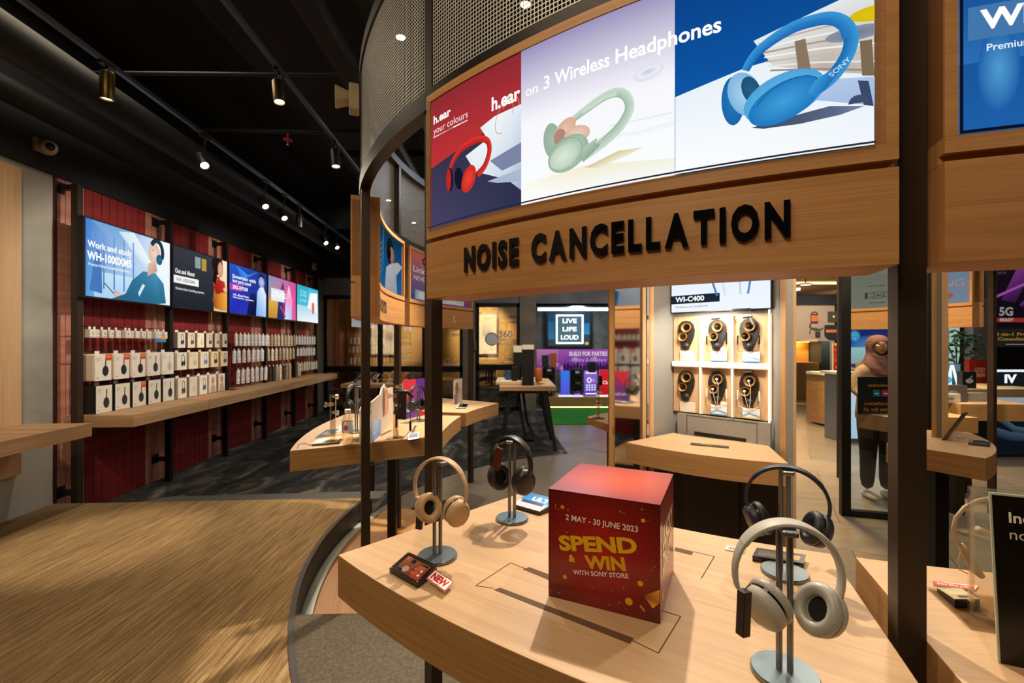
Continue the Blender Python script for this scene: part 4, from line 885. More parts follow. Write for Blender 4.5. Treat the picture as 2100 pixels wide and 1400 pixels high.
# ---------------------------------------------------------------- price cards and little acrylic pieces
def quad_card(pts, z, th, name, label, cat, draw, side=None, lift=(0, 0, 0, 0)):
    """small tilted card: pts = near-left, near-right, far-right, far-left corners on the counter"""
    lo = max(lift) > 0.009 or z < TOP + 0.011; P = [Vector((p.x, p.y, z + l)) for p, l in zip(pts, lift)]; o = P[0]; t = thing(name, label, cat, (o.x, o.y, TOP))
    ux = (P[1] - P[0]); uy = (P[3] - P[0]); n = ux.cross(uy).normalized()
    inv = t.matrix_basis.inverted(); top = [p + n * th for p in P]; bot = [Vector((p.x, p.y, TOP + 0.0005 if lo else p.z)) for p in P]
    MB().add([inv @ p for p in bot] + [inv @ p for p in top], [(3, 2, 1, 0), (4, 5, 6, 7), (0, 1, 5, 4), (1, 2, 6, 5), (2, 3, 7, 6), (3, 0, 4, 7)]).build('holder', side or GLOSSB, t)
    w, h = ux.length, uy.length; a = Art(w, h, 0.0001); draw(a, w, h)
    a.build('printed_insert', P_GLOSS, lambda u, v, d: inv @ (top[0] + ux * (u / w) + uy * (v / h) + n * (d + 0.0002)), t)
    return t
def d_card(a, w, h):
    a.rect(0, 0, w, h, '#1d1512'); a.rect(w * 0.12, h * 0.10, w * 0.92, h * 0.84, '#7a4528', '#a2663c', cl=['#6b3a22', '#8a2a2a', '#9a5a34', '#b06a3a'])
    a.ell(w * 0.40, h * 0.72, w * 0.07, h * 0.10, '#15161c'); a.arc(w * 0.40, h * 0.78, w * 0.07, h * 0.12, 0, 180, w * 0.02, '#15161c'); a.ell(w * 0.38, h * 0.30, w * 0.10, h * 0.14, '#b8aaa0', rot=0.5)
    for i in range(8): a.ell(w * (0.52 + 0.1 * (i % 4)), h * (0.28 + 0.2 * (i // 4)), w * 0.026, h * 0.045, ['#d23b36', '#e8d8c8', '#c22f4c', '#dd8a2a'][(i * 3) % 4])
    a.rect(w * 0.15, h * 0.13, w * 0.32, h * 0.22, '#1a1412'); a.rect(w * 0.62, h * 0.72, w * 0.88, h * 0.80, '#2a2218'); a.text('Price', w * 0.64, h * 0.74, h * 0.04, '#d8c080')
    for x, y in ((0.05, 0.06), (0.95, 0.06), (0.05, 0.94), (0.95, 0.94)): a.ell(w * x, h * y, w * 0.015, h * 0.022, '#b9b4aa')
gg = lambda x, y: G(x, y, TOP)
quad_card([gg(799, 1174), gg(857, 1207), gg(896, 1175), gg(838, 1147)], TOP + 0.004, 0.005, 'price_card', 'black acrylic price card in front of the warm beige headphones', 'price card', d_card, None, (0.002, 0.002, 0.012, 0.012))
def d_new(a, w, h):
    a.rect(0, 0, w, h, '#b7252c'); a.rect(w * 0.03, h * 0.07, w * 0.97, h * 0.93, '#f3ece6'); a.text('NEW', w * 0.5, h * 0.22, h * 0.56, '#bd2027', 0.05, 'C', w * 0.80)
gn = lambda x, y: G(x, y, TOP + 0.015)
quad_card([gn(874, 1189), gn(912, 1211), gn(930, 1192), gn(893, 1171)], TOP + 0.012, 0.0015, 'new_card', 'small white card reading NEW in red, attached by beige headphones', 'card', d_new, WHITE, (0.006, 0.0, 0.0, 0.006))
def d_blue(a, w, h):
    a.rect(0, 0, w, h, '#d5dbe6'); a.rect(0, h * 0.45, w, h, '#2aa0d8', '#1f6fb8'); a.rect(w * 0.1, h * 0.30, w * 0.9, h * 0.48, '#4a3a7a'); a.text('ULT', w * 0.35, h * 0.55, h * 0.25, '#e8f4fb', 0.05)
quad_card([gg(1052, 1041), gg(1107, 1057), gg(1150, 1040), gg(1085, 1023)], TOP + 0.010, 0.004, 'price_card', 'black block card with blue print between black headphones and cube', 'price card', d_blue, None, (0.0, 0.0, 0.012, 0.012))
def d_dark(a, w, h):
    a.rect(0, 0, w, h, '#3a332b'); a.rect(w * 0.08, h * 0.2, w * 0.92, h * 0.8, '#6a6054', '#4c443a'); a.rect(w * 0.75, h * 0.25, w * 0.9, h * 0.7, '#b88a3a')
quad_card([gg(1543, 1150), gg(1648, 1166), gg(1650, 1150), gg(1552, 1135)], TOP + 0.010, 0.004, 'price_card', 'dark price card lying behind the pale headphones', 'price card', d_dark, None, (0.0, 0.0, 0.003, 0.003))
def d_wen(a, w, h):
    a.rect(0, 0, w, h, '#efe8e2'); a.text('NEW', w * 0.5, h * 0.8, h * 0.6, '#bd2027', 0.05, 'C', w * 0.80, rot=pi)
quad_card([gg(1487, 1128), gg(1526, 1135), gg(1528, 1126), gg(1491, 1120)], TOP + 0.001, 0.002, 'new_card', 'small NEW card lying upside down near the dark price card', 'card', d_wen, WHITE)
def acrylic_clip(pts, h, label):
    p = [gg(*q) for q in pts]; t = thing('acrylic_holder', label, 'acrylic holder', (p[0].x, p[0].y, TOP)); inv = t.matrix_basis.inverted(); m = MB()
    def sheet(q, z0, z1):
        m.add([inv @ Vector((v.x, v.y, z)) for z in (z0, z1) for v in q], [(3, 2, 1, 0), (4, 5, 6, 7), (0, 1, 5, 4), (1, 2, 6, 5), (2, 3, 7, 6), (3, 0, 4, 7)])
    sheet(p, TOP + 0.0005, TOP + 0.003); d = (p[3] - p[0]).normalized() * 0.003
    sheet([p[0] , p[1], p[1] + d, p[0] + d], TOP + 0.003, TOP + h); sheet([p[3] - d, p[2] - d, p[2], p[3]], TOP + 0.003, TOP + h * 0.5)
    m.build('clear_sheet', glass('acrylic_clear', '#fdfcfa', 0.04), t)
acrylic_clip(((947, 1098), (985, 1111), (1003, 1086), (968, 1076)), 0.017, 'small empty clear acrylic holder between the two stands')
acrylic_clip(((1516, 1270), (1590, 1290), (1600, 1276), (1528, 1258)), 0.020, 'clear acrylic holder beneath the pale headphones')

# ---------------------------------------------------------------- neighbouring counter: sign, neckband stand, cards
q0 = gg(2050, 1362); wdir = Vector((0.92, -0.40, 0)).normalized()
t = thing('tabletop_sign', 'black acrylic sign with white Industry leading noise text', 'sign', tuple(q0), atan2(wdir.y, wdir.x))
sw, sh, lean = 0.36, 0.302, 0.03
fr = [(0, 0, 0), (sw, 0, 0), (sw, lean, sh), (0, lean, sh)]
MB().add([(x, y + 0.004, z) for x, y, z in fr] + [(x, y + 0.007, z) for x, y, z in fr], [(0, 1, 2, 3), (7, 6, 5, 4), (0, 4, 5, 1), (1, 5, 6, 2), (2, 6, 7, 3), (3, 7, 4, 0)]).build('clear_sheet', plain('acrylic_pale_edge', '#b9c0ac', 0.2), t)
a = Art(sw - 0.004, sh - 0.003, 0.0002); a.rect(0, 0, sw, sh, '#15110c'); a.text('Industry leading', 0.022, 0.252, 0.0185, '#e9e4da', 0.018, 'L'); a.text('noise cancellation', 0.022, 0.222, 0.0185, '#d9d4ca', -0.004, 'L')
a.build('printed_panel', P_GLOSS, plane_map((0.003, 0.003, 0.001), (1, 0, 0), (0, lean / sh, 1)), t)
p = gg(1990, 1262); t = thing('acrylic_display', 'tall clear acrylic stand holding the beige neckband earphones', 'display stand', (p.x, p.y, TOP), radians(-18))
MB().box(0, 0, 0.004, 0.10, 0.004, 0.275).build('upright', ACRYL, t); 
MB().box(-0.002, -0.003, 0.003, 0.006, 0.006, 0.276).build('edge_strip', glass('acrylic_bright_edge', '#f6e8dc', 0.16), t)
MB().box(-0.03, -0.06, 0.0, 0.12, 0.10, 0.005).build('foot', glass('acrylic_edge', '#f7f0e4', 0.07), t)
MB().tube([(0.05, 0, 0.258), (0.05, 0.05, 0.258)], 0.007, 12).build('peg', ACRYL, t)
q = A(1972, 1050, 1.02); t = thing('neckband_earphones', 'beige neckband earphones draped on the clear stand', 'earphones', (q.x + 0.06, q.y, q.z + 0.02))
inv = t.matrix_basis.inverted(); P = lambda x, y, Y=1.02: inv @ A(x, y, Y)
nb = [(2034, 1020), (2005, 1026), (1978, 1040), (1960, 1062), (1955, 1085), (1962, 1108), (1972, 1122)]
MB().tube([P(*v) for v in nb], 0.0042, 10).build('neckband', plain('beige_silicone', '#a8926f', 0.5), t, smooth=True)
MB().tube([P(*v) for v in ((1970, 1116), (1985, 1140), (2000, 1168), (2014, 1182))], [0.006, 0.010, 0.010, 0.006], 12).build('battery_pod', plain('tan_pod', '#a9865f', 0.5), t, smooth=True)
MB().tube([P(*v) for v in ((1970, 1132), (1964, 1150), (1968, 1168), (1984, 1176))], 0.0012, 6).build('cord', BEI, t)
MB().tube([P(2004, 1086), P(2018, 1092), P(2030, 1100)], [0.009, 0.008, 0.004], 12).build('earbud', plain('beige_silicone', '#b89a74', 0.5), t, smooth=True)
def d_tag(a, w, h):
    a.rect(0, 0, w, h, '#b5303a'); a.rect(w * 0.04, h * 0.12, w * 0.96, h * 0.88, '#c9404a'); a.text('NOT FOR SALE', w * 0.5, h * 0.7, h * 0.4, '#f4e6e4', 0.03, 'C', w * 0.8, rot=pi)
quad_card([gg(1914, 1201), gg(2000, 1212), gg(2006, 1203), gg(1912, 1194)], TOP + 0.001, 0.002, 'loose_label', 'red and white label strip beside the clear stand', 'label', d_tag, WHITE)
def d_yel(a, w, h):
    a.rect(0, 0, w, h, '#b9ad86'); a.rect(w * 0.1, h * 0.4, w * 0.9, h * 0.9, '#d5c79a', '#c4b78e'); a.rect(w * 0.3, h * 0.1, w * 0.8, h * 0.3, '#5a5648')
quad_card([gg(1958, 1247), gg(2010, 1247), gg(1990, 1218), gg(1922, 1214)], TOP + 0.006, 0.004, 'price_card', 'yellowish price card in black holder beside the clear stand', 'price card', d_yel, None, (0.010, 0.010, 0.0, 0.0))
# ================================================================ product wall: uprights, screens, shelves, packs
WOUT = (Matrix.Rotation(WANG, 3, 'Z') @ Vector((1, 0, 0)))
ORD = 'first second third fourth fifth sixth seventh eighth ninth tenth eleventh twelfth thirteenth fourteenth'.split()
def wp(x, y, z): return WM @ Vector((x, along(y), z))
for i, y in enumerate(POSTY):
    t = thing('wall_upright', 'slim black upright bracketed to the red wall, %s from the concrete pier' % ORD[i], 'upright', tuple(wp(0.15, y, 0)), WANG, 'black uprights along the product wall')
    MB().cbox((0, 0, 1.46), (0.055, 0.055, 2.92)).build('post', BRONZE if i == 0 else BLACK, t)
    for z in (0.255, 2.895):
        MB().box(-0.145, -0.022, z - 0.022, -0.02, 0.022, z + 0.022).box(-0.15, -0.05, z - 0.05, -0.142, 0.05, z + 0.05).build('bracket', BLACK, t)
# ---- screens
TVX, TVZ0, TVZ1, TVW = 0.235, 1.945, 2.65, 1.085
def tv_px(y0):
    """photo pixel -> (u, v) on the plane of the screens"""
    o = wp(TVX + 0.001, y0, TVZ0); n = WOUT
    def f(px, py):
        d = Vector(((px - 1050) / F, 1, -(py - HOR) / F)); k = (o - Vector((0, 0, EYE))).dot(n) / d.dot(n); p = Vector((0, 0, EYE)) + d * k - o
        return (p.dot(WD), p.z)
    return f
TVL = ['first wall screen showing a person in a blue jacket with headphones', 'second wall screen with a dark picture of a seated person in red', 'third wall screen, deep blue party picture',
       'fourth wall screen with yellow, blue and pink picture', 'fifth wall screen at the end, turquoise and white picture']
def tvart(i, a, w, h, cp):
    B = lambda *p: [cp(*q) for q in p]; E = lambda px, py, rx, ry, *c, **k: a.ell(*cp(px, py), rx, ry, *c, **k)
    if i == 0:
        a.rect(0, 0, w, h, '#7fb6e6', cl=['#5c9bd8', '#d6eefc', '#e8f6ff', '#3f7fd0']); a.poly([(w * .05, h), (w * .35, h * .72), (w * .62, h), (w * .4, h * 1.0)], ['#6f9fd6', '#8fb9e4', '#a8cbee', '#7fabdc'])
        a.poly([(w * .34, h * .95), (w * .52, h), (w * .80, h * .52), (w * .62, h * .55)], ['#cfe3f5', '#e6f3fd', '#f4fbff', '#bcd8f1']); a.rect(w * .08, h * .0, w * .5, h * .34, '#a9d2f2', '#c6e4f8')
        for k in range(5): a.rect(w * (.06 + .11 * k), h * .12, w * (.075 + .11 * k), h * .85, '#3f78bd', '#6d9fd8')
        a.poly([(w * .03, h * .08), (w * .1, h * .62), (w * .15, h * .6), (w * .16, h * .05)], '#4679bb'); a.rect(w * .82, 0, w, h, '#e9f6ff', '#f6fcff')
        a.poly(B((340, 622), (335, 582), (318, 560), (293, 556), (270, 575), (255, 606), (238, 615), (245, 630)), ['#2f6f92', '#357a9c', '#4a94b4', '#3b84a6', '#2f7396', '#2a6486', '#2c6a8e', '#27607f'])
        a.poly(B((283, 600), (292, 582), (297, 585), (285, 608)), '#dcebf4'); a.poly(B((303, 540), (318, 536), (322, 556), (302, 566)), ['#e2bfae', '#d9b09c', '#c79a86', '#d6ac98'])
        E(316, 520, .085, .105, '#f0d8cb', '#dcb9a8'); a.poly(B((306, 524), (302, 531), (308, 534)), '#ecd2c4'); a.arc(*cp(321, 517), .085, .118, -30, 150, .05, '#26323c'); E(326, 533, .045, .055, '#2f6f92', '#1f5878'); E(313, 513, .008, .006, '#3a2a26')
        a.stroke(B((213, 580), (228, 597), (236, 606)), .010, '#27415a'); E(240, 604, .05, .03, '#e6c4b4', '#d0a898', rot=-.5); a.poly(B((228, 612), (262, 600), (268, 612), (240, 622)), '#2a6486')
        c = '#ffffff'; u, v = cp(178, 497); a.text('Work and study', u, v - .03, .055, c, .03, 'L', .50); u, v = cp(177, 520); a.text('WH-1000XM5', u, v - .04, .070, c, .04, 'L', .50); u, v = cp(180, 536); a.text('Premium Noise Cancelling headphones', u, v - .03, .026, c, .01, 'L', .46)
    elif i == 1:
        a.rect(0, 0, w, h, '#20272f', '#3a3a42'); a.rect(w * .72, 0, w, h, '#e9c889', '#fbf1d8'); a.rect(w * .36, h * .72, w * .46, h * .92, '#8fa0a2'); a.rect(w * .48, h * .70, w * .57, h * .92, '#b9963c')
        a.poly(B((440, 618), (437, 570), (450, 566), (455, 590), (470, 600), (470, 642)), ['#b4621e', '#a83a22', '#c03a22', '#e0862a', '#f0b048', '#d88a2c']); a.poly(B((435, 612), (455, 600), (470, 604), (470, 640), (440, 632)), ['#8a3a1a', '#e59a3a', '#f6c868', '#efb04a', '#a8501e'])
        E(446, 543, .12, .13, '#20181a'); E(452, 553, .06, .10, '#e7b48e', '#d2916a'); a.poly(B((436, 575), (440, 540), (446, 560), (442, 585)), '#1d1416'); a.poly(B((447, 572), (460, 578), (464, 598), (444, 603), (438, 588)), ['#b3261f', '#c9352a', '#c2302a', '#8a1f1a', '#a0231c']); E(462, 594, .05, .03, '#f0c29c')
        u, v = cp(359, 549); a.text('Out and About', u, v - .05, .05, '#ffffff', .02, 'L', .34); u, v = cp(353, 562); a.rect(0, v - .085, w * .42, v + .0, '#f4f4f2'); a.text('WF-1000XM4', u + .06, v - .062, .04, '#9a9a98', .02); u, v = cp(359, 574); a.text('Wireless Noise Cancelling earphones', u, v - .10, .028, '#f2f2f2', .01, 'L', .52)
    elif i == 2:
        a.rect(0, 0, w, h, '#2038b8', cl=['#2a2ab8', '#2a4ac0', '#243a86', '#2a58c8']); a.poly([(w * .15, h), (w * .45, h * .85), (w * .75, h), (w * .3, h * .7)], ['#2b7be0', '#4aa0f0', '#3a80d0', '#2a60d0'])
        a.poly([(w * .42, 0), (w * .52, h * .45), (w * .66, h * .52), (w * .72, h * .2), (w * .70, 0)], ['#121a4a', '#182260', '#1a2460', '#101848', '#0e1440']); a.poly([(w * .68, 0), (w * .72, h * .55), (w * .86, h * .75), (w * .98, h * .5), (w * .97, 0)], ['#6fa8ee', '#b8d8fa', '#f4f8ff', '#e8f0fb', '#a8ccf4'])
        E(536, 574, .10, .10, '#2a2448'); a.ell(w * .84, h * .78, w * .09, h * .12, '#c8d0ea', '#8a94c8')
        for k, (yy, ww, sz) in enumerate(((.72, .60, .05), (.63, .46, .05), (.50, .38, .05), (.36, .40, .03), (.31, .55, .022))):
            if k == 2: a.rect(0, h * yy - .02, w * .30, h * yy + .07, '#c23ab0')
            a.text(['Entertain with', 'long party sound', 'SRS-XP500', 'X-Series', 'Wireless speaker'][k], w * .07, h * yy, sz, '#ffffff', .02, 'L', w * ww)
    elif i == 3:
        a.rect(0, 0, w, h, '#b7c6d8', cl=['#d09a3a', '#e85aa8', '#e04aa0', '#7a94c0']); a.rect(0, 0, w * .3, h * .42, '#c08a30', '#e0b050'); a.poly([(w * .28, 0), (w * .36, h * .62), (w * .5, h * .95), (w * .62, h * .6), (w * .58, 0)], ['#1f2a6a', '#2a3a84', '#38306a', '#e04a98', '#24307a'])
        a.poly([(w * .55, 0), (w * .60, h * .5), (w * .72, h * .9), (w * .86, h * .5), (w * .82, 0)], ['#c8eaff', '#f4a8d8', '#ffe4f4', '#ff8ac8', '#a8d8ff']); a.stroke([(w * .4, h * .3), (w * .5, h * .2), (w * .58, h * .05)], .05, '#e0324a'); a.rect(w * .08, h * .42, w * .55, h * .72, '#e8eef4', '#dfe8f0'); a.text('EXTRA BASS', w * .1, h * .52, .09, '#ffffff', .03, 'L', w * .5)
    else:
        a.rect(0, 0, w, h, '#e8f6f8', cl=['#dff2f6', '#f8fbff', '#2ab8e0', '#38c0d8']); a.rect(0, h * .45, w * .5, h, '#49c2d4', '#2fb4cc'); a.poly([(w * .45, h * .4), (w * .6, h * .85), (w * .95, h * .9), (w * .95, h * .3)], ['#f2f6f8', '#fdfdfd', '#ffffff', '#f4fbff']); a.ell(w * .74, h * .42, w * .07, h * .18, '#e88a64', '#d86a44')
        for yy in (.80, .70, .55): a.text('ULT WEAR', w * .12, h * yy, .05, '#bfeef4', .01, 'L', w * .3)
for i in range(5):
    y0 = 3.905 + 1.11 * i; o = wp(0, y0, 0); t = thing('wall_screen', TVL[i], 'screen', tuple(wp(0.2, y0 + TVW / 2, TVZ0)), WANG); m = MB(); m.M = WM
    m.box(0.18, along(y0), TVZ0, TVX - 0.002, along(y0 + TVW), TVZ1); m.build('casing', BLACKP, t, world=True)
    cp = tv_px(y0 + 0.018); a = Art(TVW - 0.036, TVZ1 - TVZ0 - 0.03, 0.0003); f0 = tv_px(y0 + 0.018)
    cpx = lambda px, py, f0=f0: (lambda q: (q[0], q[1] - 0.015))(f0(px, py)); tvart(i, a, a.w, a.h, cpx)
    a.build('display', P_LIT, plane_map(wp(TVX, y0 + 0.018, TVZ0 + 0.015), WD, (0, 0, 1), t.matrix_basis.inverted()), t)
# ---- shelf boards
SH = 0.585
for i in range(5):
    y0, y1 = (3.99 if i == 0 else POSTY[i] + 0.004), POSTY[i + 1] - 0.004
    t = thing('wall_shelf', 'thick oak shelf board under the %s wall screen' % ORD[i], 'shelf', tuple(wp(0.3, (y0 + y1) / 2, 0.80)), WANG, 'oak shelf boards along the red wall'); m = MB(); m.M = WM
    m.box(0.0, along(y0), 0.805, SH, along(y1), 0.912, 0, 0); m.build('board', OAK_S, t, world=True, bevel=0.002)
    m = MB(); m.M = WM; m.box(0.12, along(y1) - 0.05, 0.72, 0.42, along(y1) - 0.02, 0.805); m.build('bracket', BLACK, t, world=True)
# ---- hanging rails
RZ = [1.700, 1.470, 1.190]
for i in range(5):
    for k in range(3):
        if i == 0 and k == 2: continue
        z = RZ[k]; y0, y1 = POSTY[i] + 0.028, POSTY[i + 1] - 0.028
        m = MB(); m.tube([wp(0.13, y0, z), wp(0.13, y1, z)], 0.005, 8); o = m.build('peg_rail', BLACK)
        sanit(o, 'thin dark hanging rail, %s row under the %s screen' % (['top', 'middle', 'bottom'][k], ORD[i]), 'rail', 'hanging rails between the wall uprights')
# ---- packs
def face_over(a, w, h, v, cup):
    cx = w * 0.64
    a.rect(0, 0, w, h, v)
    a.stroke([(cx + w * .02, h * .86), (cx, h * .66), (cx - w * .01, h * .5)], w * 0.07, cup)
    a.ell(cx - w * 0.01, h * 0.36, w * 0.19, h * 0.20, cup, cup)
    for k in range(3): a.rect(w * .08, h * (.84 - .05 * k), w * (.36 - .05 * k), h * (.855 - .05 * k), '#8d8880')
    a.rect(w * .08, h * .10, w * .22, h * .125, '#77726a')
def face_band(a, w, h, v, cup):
    a.rect(0, 0, w, h, v); cx = w * .62
    a.arc(cx, h * .62, w * .16, h * .26, -20, 200, w * .07, cup); a.ell(cx - w * .10, h * .36, w * .12, h * .16, cup); a.ell(cx + w * .12, h * .38, w * .11, h * .16, cup)
    for k in range(3): a.rect(w * .08, h * (.86 - .05 * k), w * (.34 - .05 * k), h * (.875 - .05 * k), '#8d8880')
def face_small(a, w, h, v, cup):
    a.rect(0, 0, w, h, v); a.ell(w * .6, h * .5, w * .16, h * .12, cup); a.rect(w * .15, h * .72, w * .7, h * .78, '#9a948a'); a.rect(w * .15, h * .12, w * .8, h * .18, cup)
def face_photo(a, w, h, v, cup):
    a.rect(0, 0, w, h, v, '#e9ddcd'); a.ell(w * .5, h * .66, w * .2, h * .18, '#c79a7c', '#a9785c'); a.poly([(w * .1, 0), (w * .25, h * .45), (w * .75, h * .45), (w * .95, 0)], '#b99f88'); a.arc(w * .5, h * .7, w * .2, h * .2, 10, 170, w * .06, cup)
PK = {}
def pack(y, z0, w, h, d, xf, col, side, face, cup, label, group, sticker=None, tabbed=True, rounded=0.0, lean=0.0):
    """carton hung from the rail: width along the wall, front face at xf"""
    key = (w, h, d, col, side, face, cup, sticker, tabbed, rounded)
    if key not in PK:
        t = thing('headphone_box' if w > 0.1 else 'accessory_pack', label, 'box' if w > 0.1 else 'pack', group=group)
        MB().box(-d, 0, 0, 0, w, h).build('carton', plain('carton_' + side[1:], side, 0.45), t, bevel=rounded or 0.002)
        a = Art(w - 0.004, h - 0.004, 0.0003); face(a, a.w, a.h, col, cup)
        if sticker:
            a.rect(a.w * .62, a.h * .76, a.w * .99, a.h * .99, '#c9481f'); a.rect(a.w * .66, a.h * .86, a.w * .95, a.h * .94, '#e08a4a')
        rr = rounded
        a.build('printed_front', P_PAPER, lambda u, v, dd: Vector((0.0006 + dd, 0.002 + u, 0.002 + v)), t)
        if tabbed:
            tw = min(0.05, w * 0.45); MB().box(-d * 0.5 - 0.001, w / 2 - tw / 2, h - 0.002, -d * 0.5 + 0.001, w / 2 + tw / 2, h + 0.022).box(-d * 0.5 - 0.003, w / 2 - tw / 2, h + 0.020, -d * 0.5 + 0.003, w / 2 + tw / 2, h + 0.026).build('hang_tab', WHITE, t)
        PK[key] = t; first = True
    else:
        src = PK[key]; t = src.copy(); C.objects.link(t); first = False
        for ch in src.children: c = ch.copy(); C.objects.link(c); c.parent = t
    t.location = wp(xf, y, z0); t.rotation_euler = (radians(lean), 0, WANG); t['label'] = label; t['group'] = group
    return t
ROWN = ['top', 'middle', 'bottom']; BAY = ['first', 'second', 'third', 'fourth', 'fifth']
def lab(n, what, k, i): return '%s %s in the %s row under the %s screen' % (ORD[n], what, ROWN[k], BAY[i])
def grp(what, k, i): return '%s, %s row under the %s screen' % (what, ROWN[k], BAY[i])
WH = '#e4ddd0'; DK = '#22252c'
for n in range(13):
    pack(4.02 + 0.081 * n, 1.598, 0.052, 0.074, 0.05, 0.165 if n % 5 else 0.19, WH, '#cfc8bb', face_small, ['#5a6a8a', '#8a8f96', '#3f4a6a'][n % 3], lab(n, 'small white boxed earphones', 0, 0), grp('small white packs', 0, 0))
for n in range(5):
    pack(4.05 + 0.212 * n, 1.205, 0.185, 0.245, 0.11, 0.205, WH, '#d9cdb8', face_over, [DK, DK, DK, '#33334e', '#b9b0a2'][n], lab(n, 'big white headphone box' + (' with orange sticker' if n < 3 else ''), 1, 0), grp('large white boxes', 1, 0), n < 3, True, 0.014)
    pack(4.05 + 0.212 * n, 0.914, 0.180, 0.250, 0.13, 0.215, '#dcd8cc', '#1d1f1c', face_over, '#262a33', lab(n, 'dark-sided headphone box' + (' with orange sticker' if n == 2 else ''), 2, 0), grp('dark-sided boxes', 2, 0), n == 2, True)
for n in range(6):
    pack(5.17 + 0.178 * n, 1.492, 0.135 if n < 4 else 0.11, 0.182, 0.11, 0.19, ['#ddd8cc', '#e2d5ba', '#efe6d0', '#e6d7b8', '#d6c8a8', '#cbbfa8'][n], ['#76726a', '#7d7360', '#a8926a', '#4a4652', '#5a5a58', '#b0a48c'][n], face_band if n != 2 else face_over, [DK, '#4a4658', '#d8cdb0', '#4a3f5a', '#6a6470', '#2a2a2c'][n], lab(n, 'headphone carton', 0, 1), grp('headphone cartons', 0, 1))
for n in range(5):
    pack(5.14 + 0.212 * n, 1.240, 0.165, 0.200, 0.12, 0.205, ['#e0dace', '#ddd0b6', '#e6dcc6', '#e2d2ae', '#dcc9a2'][n], ['#cfc5b2', '#c9b892', '#cdb98c', '#c9a968', '#bfa060'][n], face_band, [DK, '#b8ae98', '#6a7ca8', '#2c2a24', '#3c4c74'][n], lab(n, 'cream headphone carton', 1, 1), grp('cream cartons', 1, 1))
    pack(5.14 + 0.195 * n, 0.916, 0.150, 0.230, 0.12, 0.215, ['#e3dccd', '#d8cfbd', '#e9e2d2', '#e9e4d8', '#dad4c8'][n], ['#b3a68e', '#8a8070', '#cfc4ae', '#d4cab6', '#aaa498'][n], face_band if n < 3 else face_photo, ['#4a403c', '#c4baa8', '#4a5878', '#c98a6a', '#8a6a5a'][n], lab(n, 'pale carton' + (' with a portrait photo' if n > 2 else ''), 2, 1), grp('pale cartons', 2, 1))
# wire basket gap then narrow packs
t = thing('wire_basket', 'black wire basket standing on the shelf board under second screen', 'basket', tuple(wp(0.2, 6.12, 0.912)), WANG)
m = MB()
for k in range(9): m.tube([(-0.1 + 0.025 * k, 0, 0.004), (-0.1 + 0.025 * k, 0, 0.2)], 0.0022, 5); 
for k in range(7): m.tube([(-0.1, 0, 0.004 + 0.032 * k), (0.1, 0, 0.004 + 0.032 * k)], 0.0022, 5)
m.box(-0.1, 0, 0, 0.1, 0.14, 0.004); m.build('wire_grid', BLACK, t)
rowsN = {(2, 0): (12, 6.42, .073, .055, .165, 1.508), (2, 1): (10, 6.36, .09, .058, .175, 1.265), (2, 2): (9, 6.46, .092, .058, .20, .964),
         (3, 0): (12, 7.36, .085, .056, .175, 1.496), (3, 1): (11, 7.38, .092, .056, .185, 1.258), (3, 2): (9, 7.42, .085, .060, .24, .922),
         (4, 0): (11, 8.48, .085, .052, .155, 1.518), (4, 1): (10, 8.55, .088, .052, .14, 1.302), (4, 2): (9, 8.72, .082, .055, .15, 1.012)}
colN = {2: ['#e8e8e4', '#dfe3e4', '#eef0ee', '#d9d6cc'], 3: ['#dccfae', '#cbbf9e', '#e3d9bd', '#a99f84', '#efe2c4'], 4: ['#dfe3e8', '#e9ebee', '#d4dbe2']}
accN = {2: ['#b94a3a', '#4a7ab0', '#2a2c30'], 3: ['#2c5a58', '#8a3a5a', '#3a3a36', '#3f548a'], 4: ['#8aa0b8', '#b8c4a0', '#c8827a']}
for (i, k), (n_, y0, st, w, h, z0) in rowsN.items():
    for n in range(n_):
        c = colN[i][(n * 3 + k) % len(colN[i])]; ac = accN[i][(n + k) % len(accN[i])]; sd = c
        if (i, k) == (3, 2) and n in (0, 1, 5, 6): c, sd = '#2b2b27', '#2b2b27'
        if (i, k) == (4, 2): c, sd = ['#c9cbb0', '#d9dcc4', '#dfe2d4'][n % 3], '#c9cbb0'
        what = {2: 'narrow white accessory pack', 3: 'narrow cream cable pack', 4: 'small white accessory pack'}[i]
        if c == '#2b2b27': what = 'narrow black pack'
        pack(y0 + st * n, z0, w, h, 0.022, 0.175 + 0.02 * (n % 3), c, sd, face_small, ac, lab(n, what, k, i), grp('narrow packs', k, i), None, True, 0, random.uniform(-4, 4) if (i, k) != (4, 0) else 0)
pack(8.47, 0.930, 0.13, 0.235, 0.06, 0.21, '#d8d2c4', '#8a8474', face_photo, '#4a4a48', 'lone white carton beside the pale green packs under the fifth screen', grp('carton', 2, 4))
